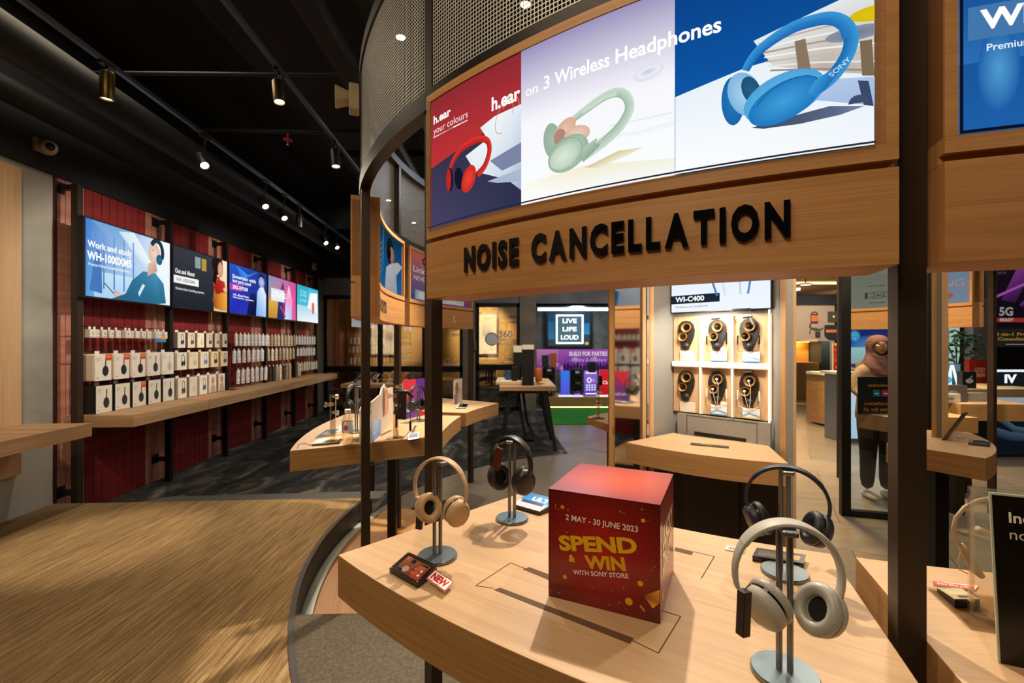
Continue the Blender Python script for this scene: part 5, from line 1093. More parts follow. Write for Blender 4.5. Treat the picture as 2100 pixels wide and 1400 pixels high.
# small loose things on the wall
o = MB().add([tuple(wp(0.50, 5.02, 0.913)), tuple(wp(0.56, 5.0, 0.913)), tuple(wp(0.57, 5.12, 0.913)), tuple(wp(0.50, 5.11, 0.913)), tuple(wp(0.53, 5.06, 0.945))], [(0, 1, 4), (1, 2, 4), (2, 3, 4), (3, 0, 4), (3, 2, 1, 0)]).build('crumpled_card', plain('orange_card', '#d98a5a', 0.6)); sanit(o, 'small crumpled orange card at the front of the oak shelf', 'card')
t = thing('shelf_flag', 'blue and yellow flag clipped on the top row of packs', 'shelf flag', tuple(wp(0.21, 4.78, 1.56)), WANG)
MB().box(0, 0, 0, 0.004, 0.17, 0.035).build('blue_strip', plain('flag_blue', '#3a86c4', 0.5), t); MB().add([(0.005, 0.08, 0.03), (0.005, 0.17, 0.03), (0.005, 0.15, 0.09), (0.001, 0.08, 0.03), (0.001, 0.17, 0.03), (0.001, 0.15, 0.09)], [(0, 1, 2), (3, 5, 4), (0, 2, 5, 3), (1, 4, 5, 2), (0, 3, 4, 1)]).build('yellow_corner', plain('flag_yellow', '#d9a93a', 0.5), t)
# ================================================================ back of the shop
BK = BACK
CONC2 = noisy('back_plaster', ['#66676c', '#75757a', '#848488'], (2.5, 2.5, 2.5), 0.8, 6, 0.1)
BROWNP = noisy('taupe_plaster', ['#77695c', '#857666', '#93836f'], (3, 3, 3), 0.8, 6, 0.1)
FRM = plain('frame_black', '#0f1216', 0.4, 0.3)
OCH = plain('ochre_wall', '#b8924e', 0.7)
bx = lambda px, Y=BK: (px - 1050) / F * Y
bz = lambda py, Y=BK: EYE - (py - HOR) / F * Y
struct('wall_back_upper', MB().box(wx(BK) - 0.1, BK, 3.04, 8.6, BK + 0.15, 4.3), NIGHT)
struct('wall_back', MB().box(wx(BK) - 0.1, BK, 2.64, bx(975), BK + 0.12, 3.04).box(bx(975), BK, 2.46, bx(1066), BK + 0.12, 3.04), CONC2)
struct('wall_experience', MB().box(bx(949), BK, 0, bx(976), BK + 0.12, 2.64), BROWNP)
struct('wall_pier_back', MB().box(bx(1066), BK - 0.05, 0, bx(1099), BK + 1.3, 3.04), BROWNP)
def glazed(name, x0, x1, z1, mids, rail, Y=BK):
    m = MB(); fw = 0.07
    m.box(x0, Y - 0.02, 0, x0 + fw, Y + 0.06, z1); m.box(x1 - fw, Y - 0.02, 0, x1, Y + 0.06, z1); m.box(x0, Y - 0.02, z1 - 0.09, x1, Y + 0.06, z1); m.box(x0, Y - 0.02, 0, x1, Y + 0.06, 0.09)
    m.box(x0, Y - 0.02, rail, x1, Y + 0.06, rail + 0.13)
    for x in mids: m.box(x, Y - 0.02, 0, x + 0.1, Y + 0.06, z1)
    o = struct(name, m, FRM)
    g = MB().box(x0 + fw, Y + 0.01, 0.09, x1 - fw, Y + 0.02, z1 - 0.09).build('pane', GLASS, o); g['kind'] = 'structure'
    return o
d1 = glazed('door_1', wx(BK) + 0.02, bx(949), 2.64, [bx(775), bx(866)], 0.89)
d2 = glazed('door_2', bx(976), bx(1066), 2.46, [], 0.93)
MB().box(bx(973), BK - 0.06, bz(718), bx(977), BK - 0.03, bz(700)).build('handle', STEEL, d2)
# experience room beyond the glass
struct('wall_room_back', MB().box(-5.2, 13.2, 0, 0.3, 13.3, 3.0), OCH)
struct('wall_room_right', MB().box(0.18, BK + 0.12, 0, 0.22, 13.2, 3.0), OCH); struct('wall_room_left', MB().box(-5.3, BK + 0.12, 0, -5.2, 13.3, 3.0), OCH)
struct('ceiling_room', MB().box(-5.3, BK + 0.12, 3.0, 0.3, 13.3, 3.06), plain('room_ceiling', '#6a5a40', 0.8))
struct('floor_room', MB().box(-5.2, BK + 0.1, 0.0, 0.2, 13.2, 0.008), DARKC)
lamp('SPOT', (-0.75, 11.2, 2.9), (-0.85, 13.2, 1.8), 1300, WARM2, 0.08, 50, 0.6)
lamp('SPOT', (-3.2, 11.2, 2.9), (-3.45, 13.2, 1.8), 700, WARM2, 0.08, 50, 0.6)
lamp('POINT', (-2.0, 11.6, 2.8), (-2, 11.6, 0), 60, (1.0, 0.78, 0.42), 0.2)
def framed(x0, x1, z0, z1, label, cols):
    Y = 13.15; t = thing('framed_picture', label, 'picture', ((x0 + x1) / 2, Y, z0)); inv = t.matrix_basis.inverted(); m = MB()
    m.box(x0, Y, z0, x1, Y + 0.05, z1); m.build('frame', plain('frame_bronze', '#5a4a34', 0.4, 0.4), t, world=True)
    a = Art(x1 - x0 - 0.1, z1 - z0 - 0.1, 0.001); w, h = a.w, a.h; a.rect(0, 0, w, h, cols[0], cols[1]); a.rect(0, 0, w, h * .28, '#e9e0c8'); a.rect(w * .55, h * .45, w * .85, h * .75, '#8f8b86', '#b4aa98'); a.rect(w * .1, h * .4, w * .3, h * .62, '#c9bfa8')
    a.build('print', P_PAPER, plane_map((x0 + 0.05, Y - 0.002, z0 + 0.05), (1, 0, 0), (0, 0, 1), inv), t)
framed(bx(950, 13.15), bx(1022, 13.15), bz(729, 13.15), bz(641, 13.15), 'large lit framed picture behind the glass door with the 360 logo', ('#e6dcc4', '#b8a27a'))
framed(bx(758, 13.15), bx(817, 13.15), bz(730, 13.15), bz(662, 13.15), 'lit framed picture seen through the wide dark glass wall', ('#f1ead8', '#cfc0a0'))
def armchair(x, y, label, rz, col):
    t = thing('lounge_chair', label, 'chair', (x, y, 0), rz)
    MB().box(-0.36, -0.36, 0.18, 0.36, 0.36, 0.42).build('seat', col, t, bevel=0.04); MB().box(-0.36, 0.26, 0.3, 0.36, 0.46, 0.98).build('backrest', col, t, bevel=0.06)
    for s in (-1, 1): MB().box(s * 0.44 - 0.08, -0.36, 0.16, s * 0.44 + 0.08, 0.44, 0.6).build('armrest', col, t, bevel=0.04)
    for sx in (-0.3, 0.3):
        for sy in (-0.3, 0.3): MB().tube([(sx, sy, 0), (sx, sy, 0.19)], 0.02, 8).build('leg', BLACK, t)
GFAB = noisy('grey_upholstery', ['#3c3f3e', '#4b4f4d', '#585c58'], (40, 40, 40), 0.9)
armchair(bx(1000, 11.9), 11.9, 'grey lounge chair behind the glass door with the 360 logo', 0.4, GFAB)
armchair(-4.35, 11.35, 'yellowish lounge chair behind the wide dark glass near the shelf end', -0.3, noisy('ochre_upholstery', ['#7a6434', '#8f7740', '#a0874a'], (40, 40, 40), 0.9))
o = MB().box(bx(690, 12.3), 12.1, 0, bx(775, 12.3), 12.6, 0.72).build('low_cabinet', plain('ochre_cabinet', '#8f7440', 0.5), bevel=0.01); sanit(o, 'low ochre cabinet inside the dark glass room', 'cabinet')
o = MB().box(bx(704, 12.3), 12.25, 0.72, bx(726, 12.3), 12.5, 1.22).build('carton_box', plain('carton_ochre', '#b09a66', 0.6)); sanit(o, 'tan carton standing on the low ochre cabinet behind glass', 'carton')
# vinyl on the right door
a = Art(0.9, 0.6, 0.001); a.ell(0.18, 0.30, 0.155, 0.155, '#f4f0e6'); a.arc(0.18, 0.30, 0.135, 0.135, 0, 300, 0.012, '#35302a'); a.text('360', 0.34, 0.34, 0.15, '#d9d2bd', 0.03); a.text('REALITY', 0.34, 0.25, 0.065, '#d0c8b2', 0.02); a.text('AUDIO', 0.34, 0.16, 0.065, '#d0c8b2', 0.02)
o = a.build('door_decal', P_PAPER, plane_map((bx(992), BK + 0.0, bz(722)), (1, 0, 0), (0, 0, 1))); sanit(o, 'round white logo and 360 lettering stuck on the glass door', 'decal')
a = Art(0.6, 0.3, 0.001); a.text('360 EXPERIENCE', 0.02, 0.17, 0.065, '#8d8578', 0.02); a.text('ROOM', 0.02, 0.05, 0.065, '#8d8578', 0.02)
o = a.build('wall_lettering', P_PAPER, plane_map((bx(949) + 0.02 - 0.28, BK - 0.003, bz(694)), (1, 0, 0), (0, 0, 1))); sanit(o, 'pale EXPERIENCE ROOM lettering on the taupe wall by the glass door', 'lettering')

# ---- party speaker alcove
AY = 11.7; ax = lambda px, Y=11.2: (px - 1050) / F * Y; az = lambda py, Y=11.2: EYE - (py - HOR) / F * Y
DKP = noisy('alcove_grey', ['#4a4948', '#585654', '#66635f'], (5, 5, 5), 0.8, 6, 0.1)
struct('wall_alcove', MB().box(bx(1099), AY, 0, 4.5, AY + 0.1, 3.04).box(4.4, BK, 0, 4.5, AY, 3.04), DKP)
struct('wall_alcove_head', MB().box(bx(1099), BK, 2.46, 4.4, BK + 0.12, 3.04), CONC2)
t = thing('dais', 'low oak dais with glowing edge under the party speakers', 'dais', (2.2, 11.1, 0))
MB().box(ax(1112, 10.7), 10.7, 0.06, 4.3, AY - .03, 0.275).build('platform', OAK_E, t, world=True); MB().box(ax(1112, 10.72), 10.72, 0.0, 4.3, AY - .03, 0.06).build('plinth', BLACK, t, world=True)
MB().box(ax(1114, 10.71), 10.705, 0.03, 4.2, 10.718, 0.058).build('light_strip', glow('led_warm', '#ffe9a0', 2.0), t, world=True)
o = MB().box(ax(1103), 11.2, az(637), ax(1330), 11.24, az(631)).build('led_bar', glow('led_cool', '#dff4ff', 4.0)); sanit(o, 'thin white light bar above the LIVE LIFE LOUD screen', 'light bar'); 
o2 = MB().box(ax(1099), 11.15, az(630), 4.3, AY, az(626)).build('light_shelf', plain('shelf_grey', '#55585c', 0.5)); sanit(o2, 'grey canopy board holding the thin white light bar', 'board')
lamp('AREA', (1.6, 10.9, 2.35), (1.6, 11.5, 1.0), 22, (0.8, 0.92, 1.0), 0.6)
# screen
x0, x1, z0_, z1_ = ax(1119, 11.6), ax(1214, 11.6), az(714, 11.6), az(637, 11.6)
t = thing('neon_screen', 'dark screen with glowing LIVE LIFE LOUD neon square', 'screen', ((x0 + x1) / 2, 11.6, z0_))
MB().box(x0, 11.6, z0_, x1, AY - .002, z1_).build('casing', FRM, t, world=True)
w, h = x1 - x0 - 0.12, z1_ - z0_ - 0.12; a = Art(w, h, 0.001); a.rect(0, 0, w, h, '#2c3638', '#1d3a52'); a.rect(0, h * .2, w * .16, h * .75, '#2a5878', '#1f4a66'); a.rect(w * .72, h * .35, w, h * .7, '#2f6f9a', '#24608a')
L0, L1, B0, B1 = w * .21, w * .83, h * .09, h * .93
a.rect(L0, B0, L1, B1, '#3f5a62'); a.stroke([(L0, B0), (L1, B0)], .05, '#f2ffff'); a.stroke([(L0, B1), (L1, B1)], .05, '#f2ffff'); a.stroke([(L0, B0 - .02), (L0, B1 + .02)], .05, '#f2ffff'); a.stroke([(L1, B0 - .02), (L1, B1 + .02)], .05, '#f2ffff')
for k, s_ in enumerate(('LIVE', 'LIFE', 'LOUD')): a.text(s_, w * .52, h * (.70 - .25 * k), h * .13, '#ffffff', .03, 'C', w * (.34 if k < 2 else .42))
a.ell(w * .93, h * .08, .05, .04, '#b98a4a')
a.build('display', print_mat('neon_print', 1.6), plane_map((x0 + 0.06, 11.597, z0_ + 0.06), (1, 0, 0), (0, 0, 1), t.matrix_basis.inverted()), t)
# banner
Y = 11.62; x0, x1, z0_, z1_ = ax(1099, Y) + 0.02, 3.4, az(760, Y), az(716, Y); w, h = x1 - x0, z1_ - z0_
a = Art(w, h, 0.001); a.rect(0, 0, w, h, '#5a2a8a', '#a85ab0'); a.rect(0, 0, w * .2, h, '#6a2f7a', '#c07ab0')
for k in range(9): a.ell(w * (.06 + .06 * k), h * (.35 + .25 * sin(k * 1.7)), .10, .09, ['#d98ad0', '#8a4ac0', '#e0a0b0'][k % 3], '#7a3a9a')
for k in range(14): a.ell(w * (.26 + .03 * k), h * .14, .04, .10 + .03 * sin(k * 2), '#3a1a4a'); a.stroke([(w * (.26 + .03 * k), h * .2), (w * (.265 + .03 * k), h * .45)], .015, '#3a1a4a')
a.text('BUILD FOR PARTIES', ax(1168, Y) - x0, h * .70, .105, '#efe0f4', .03, 'L', ax(1246, Y) - ax(1168, Y)); a.text('Anytime & Anywhere', ax(1170, Y) - x0, h * .42, .10, '#b7a2f0', .01, 'L', ax(1244, Y) - ax(1170, Y), shear=.3)
o = a.build('party_banner', print_mat('banner_print', 0.8), plane_map((x0, AY - 0.01, z0_), (1, 0, 0), (0, 0, 1))); sanit(o, 'purple BUILD FOR PARTIES banner behind the party speakers', 'banner')
def party_speaker(px0, px1, py0, py1, Y, label, ring_col=None):
    x0, x1, z0, z1 = ax(px0, Y), ax(px1, Y), 0.276, az(py0, Y); cx = (x0 + x1) / 2; w = x1 - x0; h = z1 - z0
    t = thing('party_speaker', label, 'speaker', (cx, Y, z0)); 
    MB().prism([(w / 2 * cos(q) * (1 if abs(cos(q)) < .9 else 1), w / 2 * .9 * sin(q)) for q in [radians(22.5 + 45 * k) for k in range(8)]], 0, h).build('cabinet', BLACKP, t, bevel=0.015)
    for k, zz in enumerate((.28, .62)):
        M = Matrix.Translation((0, -w * .415, h * zz)) @ Matrix.Rotation(radians(90), 4, 'X'); MB().lathe([(0, .0), (w * .12, .004), (w * .26, .012), (w * .30, .02), (w * .32, .0)], 24, 0, M).build('woofer', GLOSSB, t, smooth=40)
    m = MB(); m.box(-w * .3, -w * .16, h, w * .3, w * .16, h + .03); m.build('handle', BLACKP, t, bevel=0.01)
    a = Art(w * .3, .05, .0005); a.rect(0, 0, w * .3, .05, '#d8d8d8'); a.build('badge', P_PAPER, plane_map((-w * .15, -w * .43, h * .86), (1, 0, 0), (0, 0, 1)), t)
    if ring_col: MB().box(-w * .22, -w * .43, h * .04, w * .22, -w * .40, h * .10).build('glow_strip', ring_col, t)
    return t
party_speaker(1112, 1139, 752, 826, 10.95, 'tall black party speaker nearest the alcove pier, cards on top')
party_speaker(1169, 1196, 757, 822, 11.05, 'black party speaker between blue panel and purple card', glow('purple_led', '#8a4ae0', 1.5))
def board(px0, px1, py0, py1, Y, name, label, cat, draw, emit=None, th=0.03, zfix=None):
    x0, x1, z0, z1 = ax(px0, Y), ax(px1, Y), (az(py1, Y) if zfix is None else zfix), az(py0, Y); t = thing(name, label, cat, ((x0 + x1) / 2, Y, z0)); inv = t.matrix_basis.inverted()
    MB().box(x0, Y, z0, x1, Y + th, z1).build('backing', WHITE, t, world=True); a = Art(x1 - x0, z1 - z0, .0008); draw(a, a.w, a.h)
    a.build('print', emit or P_PAPER, plane_map((x0, Y - .001, z0), (1, 0, 0), (0, 0, 1), inv), t); return t
P_SIGN = print_mat('lit_sign_print', 1.0)
board(1150, 1168, 760, 822, 11.0, 'blue_panel', 'glowing blue upright panel beside the party speaker', 'panel', lambda a, w, h: a.rect(0, 0, w, h, '#5a4ad8', '#2a7ae0'), P_SIGN, zfix=0.276)
def d_pur(a, w, h):
    a.rect(0, 0, w, h, '#5a3ab8', '#8a6ad0'); a.rect(w * .1, h * .88, w * .9, h * .96, '#e8e0f8'); a.arc(w * .38, h * .62, w * .14, h * .09, 0, 360, .03, '#f0ecfa'); a.text('Q', w * .6, h * .58, .06, '#e0d8f4')
    for i in range(4):
        for j in range(3): a.ell(w * (.2 + .2 * i), h * (.42 - .09 * j), .022, .022, '#e8e4f4')
    a.rect(w * .1, h * .06, w * .9, h * .11, '#ffffff')
board(1198, 1225, 760, 822, 11.0, 'info_card', 'tall purple speaker information card with white icons', 'sign', d_pur, P_SIGN, zfix=0.276)
board(1229, 1262, 758, 822, 11.0, 'red_panel', 'bright red panel at the end of the party display', 'panel', lambda a, w, h: (a.rect(0, 0, w, h, '#b01a20', '#d0242a'), a.text('Club', w * .2, h * .45, .08, '#f4d8d8', .02)), P_SIGN, zfix=0.276)
for p0, p1, lab, c in ((1146, 1196, 'glowing white and blue base tray under the black party speaker', '#cfe0ff'), (1226, 1256, 'glowing base tray under the red panel', '#ffe0e8')):
    o = MB().box(ax(p0, 10.8), 10.78, 0.276, ax(p1, 10.8), 10.98, 0.30).build('light_tray', glow('tray_' + c[1:], c, 1.2)); sanit(o, lab, 'tray')
for px, py0, py1, lab, c in ((1118, 728, 750, 'dark spec card on the first party speaker', '#2a3a34'), (1134, 724, 752, 'orange and black flyer on the first party speaker', '#c8703a'), (1214, 742, 762, 'small black pad on top of the purple card', '#18181c')):
    z = az(py1 + 1, 10.95); x = ax(px, 10.9); o = MB().box(x - .08, 10.88, z, x + .08, 10.91, az(py0, 10.9)).build('spec_card', plain('card_' + c[1:], c, 0.4)); sanit(o, lab, 'card')
# ---- demo table with splayed legs
TZ = 0.93; TY0, TY1 = 6.5, 8.0; tx0, tx1 = (1024 - 1050) / F * 6.5, (1141 - 1050) / F * 6.5
t = thing('demo_table', 'oak demo table on splayed black legs with speakers on top', 'table', ((tx0 + tx1) / 2, (TY0 + TY1) / 2, 0)); inv = t.matrix_basis.inverted()
MB().box(tx0, TY0, TZ - 0.065, tx1, TY1, TZ, 0, 0).build('tabletop', OAK, t, world=True, bevel=0.004)
LEGM = plain('leg_blue_black', '#12171d', 0.45)
for sx in (0, 1):
    for sy in (0, 1, 2):
        xa = (tx0 + 0.16 if sx == 0 else tx1 - 0.16); xb = (tx0 + 0.02 if sx == 0 else tx1 - 0.01); ya = (TY0 + 0.1, (TY0 + TY1) / 2, TY1 - 0.1)[sy]; yb = (TY0 + 0.02, (TY0 + TY1) / 2, TY1)[sy]
        MB().tube([(xb, yb, 0.006), (xa, ya, TZ - 0.06)], [0.03, 0.055], 4).build('leg', LEGM, t, world=True)
MB().box(tx0 + 0.1, TY0 + 0.08, TZ - 0.11, tx1 - 0.1, TY1 - 0.08, TZ - 0.064).build('apron', LEGM, t, world=True)
o = MB().tube([(0.10, 7.2, 0.81), (0.13, 7.15, 0.5), (0.2, 7.1, 0.1), (0.05, 7.05, 0.03), (-0.08, 7.1, 0.03), (-0.1, 7.25, 0.03), (0.05, 7.3, 0.04), (0.2, 7.2, 0.03), (0.33, 7.12, 0.03), (0.36, 7.3, 0.04), (0.24, 7.35, 0.3), (0.17, 7.3, 0.81)], 0.022, 8).build('cable_sleeve', BLACKP, smooth=True); sanit(o, 'thick black cable sleeve looping under the demo table', 'cable')
t = thing('display_tray', 'cream display tray on the demo table under the small speakers', 'tray', (0.06, 7.0, TZ)); MB().box(-0.30, -0.32, 0, 0.34, 0.5, 0.055).build('tray', plain('tray_cream', '#cdb894', 0.5), t, bevel=0.01)
def onT(px, Y): return (px - 1050) / F * Y
def tower(px0, px1, py0, Y, label, col, name='tower_speaker', z=TZ, cap=None, depth=0.16):
    x0, x1 = onT(px0, Y), onT(px1, Y); t = thing(name, label, 'speaker', ((x0 + x1) / 2, Y, z)); h = EYE - (py0 - HOR) / F * Y - z; w = x1 - x0
    MB().box(-w / 2, 0, 0, w / 2, depth, h).build('cabinet', col, t, bevel=0.006); MB().box(-w * .4, -0.006, h * .05, w * .4, 0.0, h * .9).build('grille', plain('grille_black', '#0d0d0c', 0.85), t)
    if cap: MB().box(-w / 2, 0, h, w / 2, depth, h + cap).build('topper', CREAM, t)
    return t
tower(1071, 1095, 716, 6.62, 'tall black tower speaker with white card on the demo table', BLACKP, cap=0.065)
tower(1053, 1070, 722, 6.95, 'slim black speaker with pale card behind the tower speaker', BLACKP, cap=0.1, z=TZ + 0.055)
tower(1050, 1061, 752, 6.75, 'small black bookshelf speaker before the slim one on the demo table', BLACKP, z=TZ + 0.055, depth=0.1)
x = onT(1043, 6.85); t = thing('portable_speaker', 'round dark blue portable speaker on the demo table', 'speaker', (x, 6.85, TZ + 0.055)); M = Matrix.Translation((0, 0, 0.075)) @ Matrix.Rotation(radians(80), 4, 'X')
MB().lathe([(0, -0.04), (0.05, -0.04), (0.07, -0.02), (0.07, 0.02), (0.055, 0.04), (0, 0.036)], 24, 0, M).build('body', plain('speaker_blue', '#233a5c', 0.5), t, smooth=45); MB().tube([(-0.07, 0, 0.08), (-0.03, 0, 0.16), (0.03, 0, 0.16), (0.07, 0, 0.08)], 0.006, 8).build('strap', BLACKP, t, smooth=True)
x = onT(1104.5, 6.7); t = thing('portable_speaker', 'upright orange cylinder speaker on the demo table', 'speaker', (x, 6.7, TZ + 0.055)); MB().lathe([(0, 0), (0.045, 0), (0.05, 0.01), (0.05, 0.18), (0.044, 0.195), (0, 0.195)], 24).build('body', plain('speaker_orange', '#c4602c', 0.55), t, smooth=45); MB().lathe([(0.0505, 0.02), (0.0512, 0.021), (0.0512, 0.024), (0.0505, 0.025)], 24).build('band', BLACKP, t)
def slab(px0, px1, Y0, Y1, z, th, label, cat, col, name):
    o = MB().box(onT(px0, Y0), Y0, z, onT(px1, Y0), Y1, z + th).build(name, col); sanit(o, label, cat); return o
slab(1030, 1048, 6.72, 6.95, TZ + 0.055, 0.012, 'white leaflet in the display tray on the demo table', 'leaflet', WHITE, 'leaflet')
slab(1098, 1118, 6.85, 7.05, TZ + 0.055, 0.014, 'yellow leaflet beside the orange speaker', 'leaflet', plain('leaflet_yellow', '#d8b23e', 0.5), 'leaflet')
# table behind the bottle counter with its heap of loose earphones
t = thing('accessory_table', 'oak table behind the bottle counter heaped with loose earphones', 'table', (-2.0, 7.4, 0))
MB().box(-0.62, -0.45, 0.86, 0.75, 0.6, 0.92).build('tabletop', OAK, t, bevel=0.004)
for sx in (-0.5, 0.62):
    for sy in (-0.35, 0.5): MB().tube([(sx, sy, 0.006), (sx, sy, 0.87)], 0.03, 8).build('leg', LEGM, t)
rnd = random.Random(5)
cols = ['#2a5f8f', '#8a2a30', '#d8b4a8', '#20222a', '#b98a3a', '#d8d4cc', '#3a6a4a', '#c46a3a', '#303a6a']
names_ = ['dark blue', 'dark red', 'dusty pink', 'black', 'ochre', 'white', 'green', 'orange', 'indigo']
for k in range(9):
    x = -2.42 + 0.10 * k; y = 7.15 + 0.12 * (k % 3); r_ = 0.065 + 0.015 * (k % 2)
    t = thing('loose_earphones', names_[k] + ' earphones in the tangled heap on the accessory table', 'earphones', (x, y, 0.92), rnd.uniform(0, 3))
    M = Matrix.Translation((0, 0, r_ + 0.012)) @ Matrix.Rotation(rnd.uniform(0.2, 0.9), 4, 'X'); mm = plain('earphone_' + cols[k][1:], cols[k], 0.4)
    MB().tube([M @ Vector((r_ * cos(q), 0, r_ * sin(q))) for q in [radians(a_) for a_ in range(-60, 245, 15)]], 0.011, 8).build('band', mm, t, smooth=True)
    for sg in (-60, 240): p = M @ Vector((r_ * cos(radians(sg)), 0, r_ * sin(radians(sg)))); MB().ell(p, (0.03, 0.022, 0.03), 12, 8).build('earbud', mm, t, smooth=True)
# ================================================================ inner kiosk: lit alcove with ear displays
AO = Vector((1.2715, 2.804, 0)); AXd = Vector((0.698, -0.716, 0)).normalized(); AYd = Vector((-0.716, -0.698, 0)).normalized()
AM = Matrix(((AXd.x, AYd.x, 0, AO.x), (AXd.y, AYd.y, 0, AO.y), (0, 0, 1, 0), (0, 0, 0, 1)))   # x along the back, y towards the camera
def al(px):
    """photo column -> position along the alcove's back line"""
    k = (px - 1050) / F; return (k * AO.y - AO.x) / (AXd.x - k * AXd.y)
LINEN = noisy('grey_linen_board', ['#7d7972', '#87837b', '#918d85'], (260, 260, 260), 0.8, 3)
DLIN = noisy('dark_linen_board', ['#37322b', '#433d34', '#4c463c'], (160, 160, 160), 0.85, 3)
xl, xr = al(1380), al(1571)
kt = thing('alcove_kiosk', 'oak framed kiosk alcove with six ear-shaped demo plates', 'kiosk', tuple(AO)); kinv = kt.matrix_basis.inverted()
m = MB(); m.M = AM; m.box(xl - 0.02, -0.06, 0.0, xr + 0.06, -0.02, 2.45); m.build('back_board', LINEN, kt, world=True)
def side(p, q, th, z0, z1, mat, name):
    p, q = Vector(p), Vector(q); d = (q - p).normalized(); n = Vector((-d.y, d.x, 0)) * th
    MB().add([(v.x, v.y, z) for z in (z0, z1) for v in (p, q, q + n, p + n)], [(3, 2, 1, 0), (4, 5, 6, 7), (0, 1, 5, 4), (1, 2, 6, 5), (2, 3, 7, 6), (3, 0, 4, 7)]).build(name, mat, kt, world=True)
bl = AM @ Vector((xl, -0.03, 0)); br = AM @ Vector((xr + 0.02, -0.03, 0))
fl = Vector((0.872, 2.87, 0)); frr = Vector((1.452, 2.405, 0))
side(fl, bl, 0.03, 0, 2.45, LINEN, 'side_board'); side(frr, br, -0.03, 0, 2.45, LINEN, 'side_board')
def postbox(px0, px1, Y, mat, name, depth=0.05, z1=2.45):
    x0, x1 = (px0 - 1050) / F * Y, (px1 - 1050) / F * Y; m = MB(); m.box(x0, Y, 0, x1, Y + depth, z1, 0, 2); return m.build(name, mat, kt, world=True)
postbox(1325, 1334, 2.86, OAK_E, 'edge_post'); postbox(1334, 1341, 2.865, OAK, 'edge_post', 0.03)
postbox(1611, 1618, 2.41, OAK_E, 'edge_post'); postbox(1618, 1624, 2.43, LINEN, 'edge_post'); postbox(1624, 1633, 2.42, OAK, 'edge_post', 0.05)
# compartments
cols_ = [al(1381), al(1440), al(1505), al(1571)]; rows_ = [(1.715, 1.435), (1.395, 1.105)]
LEDW = glow('alcove_led', '#fff6e6', 3.2)
m = MB(); m.M = AM; m.box(cols_[0], -0.02, 1.103, cols_[3] + 0.03, -0.004, 1.72, 0, 2); m.build('wood_back', OAK, kt, world=True)
for x in cols_[1:3]:
    m = MB(); m.M = AM; m.box(x - 0.006, -0.004, 1.105, x + 0.006, 0.028, 1.715, 0, 2); m.build('divider', plain('ledge_white', '#e9e2d4', 0.5), kt, world=True)
    m = MB(); m.M = AM; m.box(x - 0.0145, -0.003, 1.105, x - 0.0065, 0.004, 1.715); m.build('led_strip', LEDW, kt, world=True)
m = MB(); m.M = AM; m.box(cols_[0] + 0.006, -0.004, 1.397, cols_[3] + 0.01, 0.028, 1.432, 0, 0); m.build('middle_ledge', plain('ledge_white', '#e9e2d4', 0.5), kt, world=True)
m = MB(); m.M = AM; m.box(cols_[0] + 0.006, 0.0282, 1.402, cols_[3] + 0.01, 0.030, 1.427); m.build('led_strip', glow('alcove_led_soft', '#fff6e6', 1.6), kt, world=True)
m = MB(); m.M = AM; m.box(cols_[3] + 0.014, -0.003, 1.0, cols_[3] + 0.021, 0.006, 1.74); m.build('led_strip', LEDW, kt, world=True)
m = MB(); m.M = AM; m.box(cols_[0] + 0.04, 0.0, 0.0, cols_[3] + 0.03, 0.025, 1.095); m.build('apron_board', LINEN, kt, world=True)
m = MB(); m.M = AM; a0_, a1_ = al(1412), al(1556); 
for q in ((a0_, 1.085, a1_, 1.088), (a0_, 0.97, a0_ + 0.003, 1.088), (a1_ - 0.003, 0.97, a1_, 1.088)): m.box(q[0], 0.0245, q[1], q[2], 0.0262, q[3])
m.build('hatch_joint', plain('joint_dark', '#2a261f', 0.8), kt, world=True)
m = MB(); m.M = AM; m.box(a0_ + 0.05, 0.0245, 0.97, a1_ - 0.06, 0.027, 0.99); m.build('slot', BLACK, kt, world=True)
m = MB(); m.M = AM; m.box(cols_[0] - 0.03, 0.0, 0.0, cols_[3] + 0.12, 0.16, 0.852); m.build('plinth', DLIN, kt, world=True)
lamp('AREA', tuple(AM @ Vector((0.0, 0.20, 1.76))), tuple(AM @ Vector((0.0, 0.02, 1.2))), 6.5, (1.0, 0.93, 0.82), 0.25)
# lightbox above
lx0, lx1 = al(1380), al(1586); lz0, lz1 = 1.745, 2.02
t = thing('kiosk_lightbox', 'white lightbox reading WI-C400 above the ear displays', 'lightbox', tuple(AM @ Vector(((lx0 + lx1) / 2, 0, lz0)))); inv = t.matrix_basis.inverted()
m = MB(); m.M = AM; m.box(lx0, -0.02, lz0, lx1, 0.03, lz1); m.build('casing', BLACKP, t, world=True)
w, h = lx1 - lx0 - 0.012, lz1 - lz0 - 0.008; a = Art(w, h, 0.0005); a.rect(0, 0, w, h, '#f2f8ff', '#e6f2ff'); a.rect(0, h * .20, al(1478) - lx0, h * .40, '#1d2836'); a.text('WI-C400', w * .045, h * .25, h * .115, '#ffffff', .035, 'L', al(1449) - al(1390)); a.text('Wireless in-ear headphones', w * .045, h * .10, h * .05, '#5a6470', .0, 'L', w * .36)
for x0_, x1_, c in ((.42, .50, '#4a7ab8'), (.54, .58, '#d8e4ee'), (.72, .73, '#c8d8e6'), (.84, .80, '#5a8ac4')): a.stroke([(w * x0_, h), (w * (x0_ + x1_) / 2, h * .6), (w * x1_, h * .33)], .012, c)
a.build('print', P_LIT, plane_map(AM @ Vector((lx0 + .006, .031, lz0 + .004)), AXd, (0, 0, 1), inv), t)
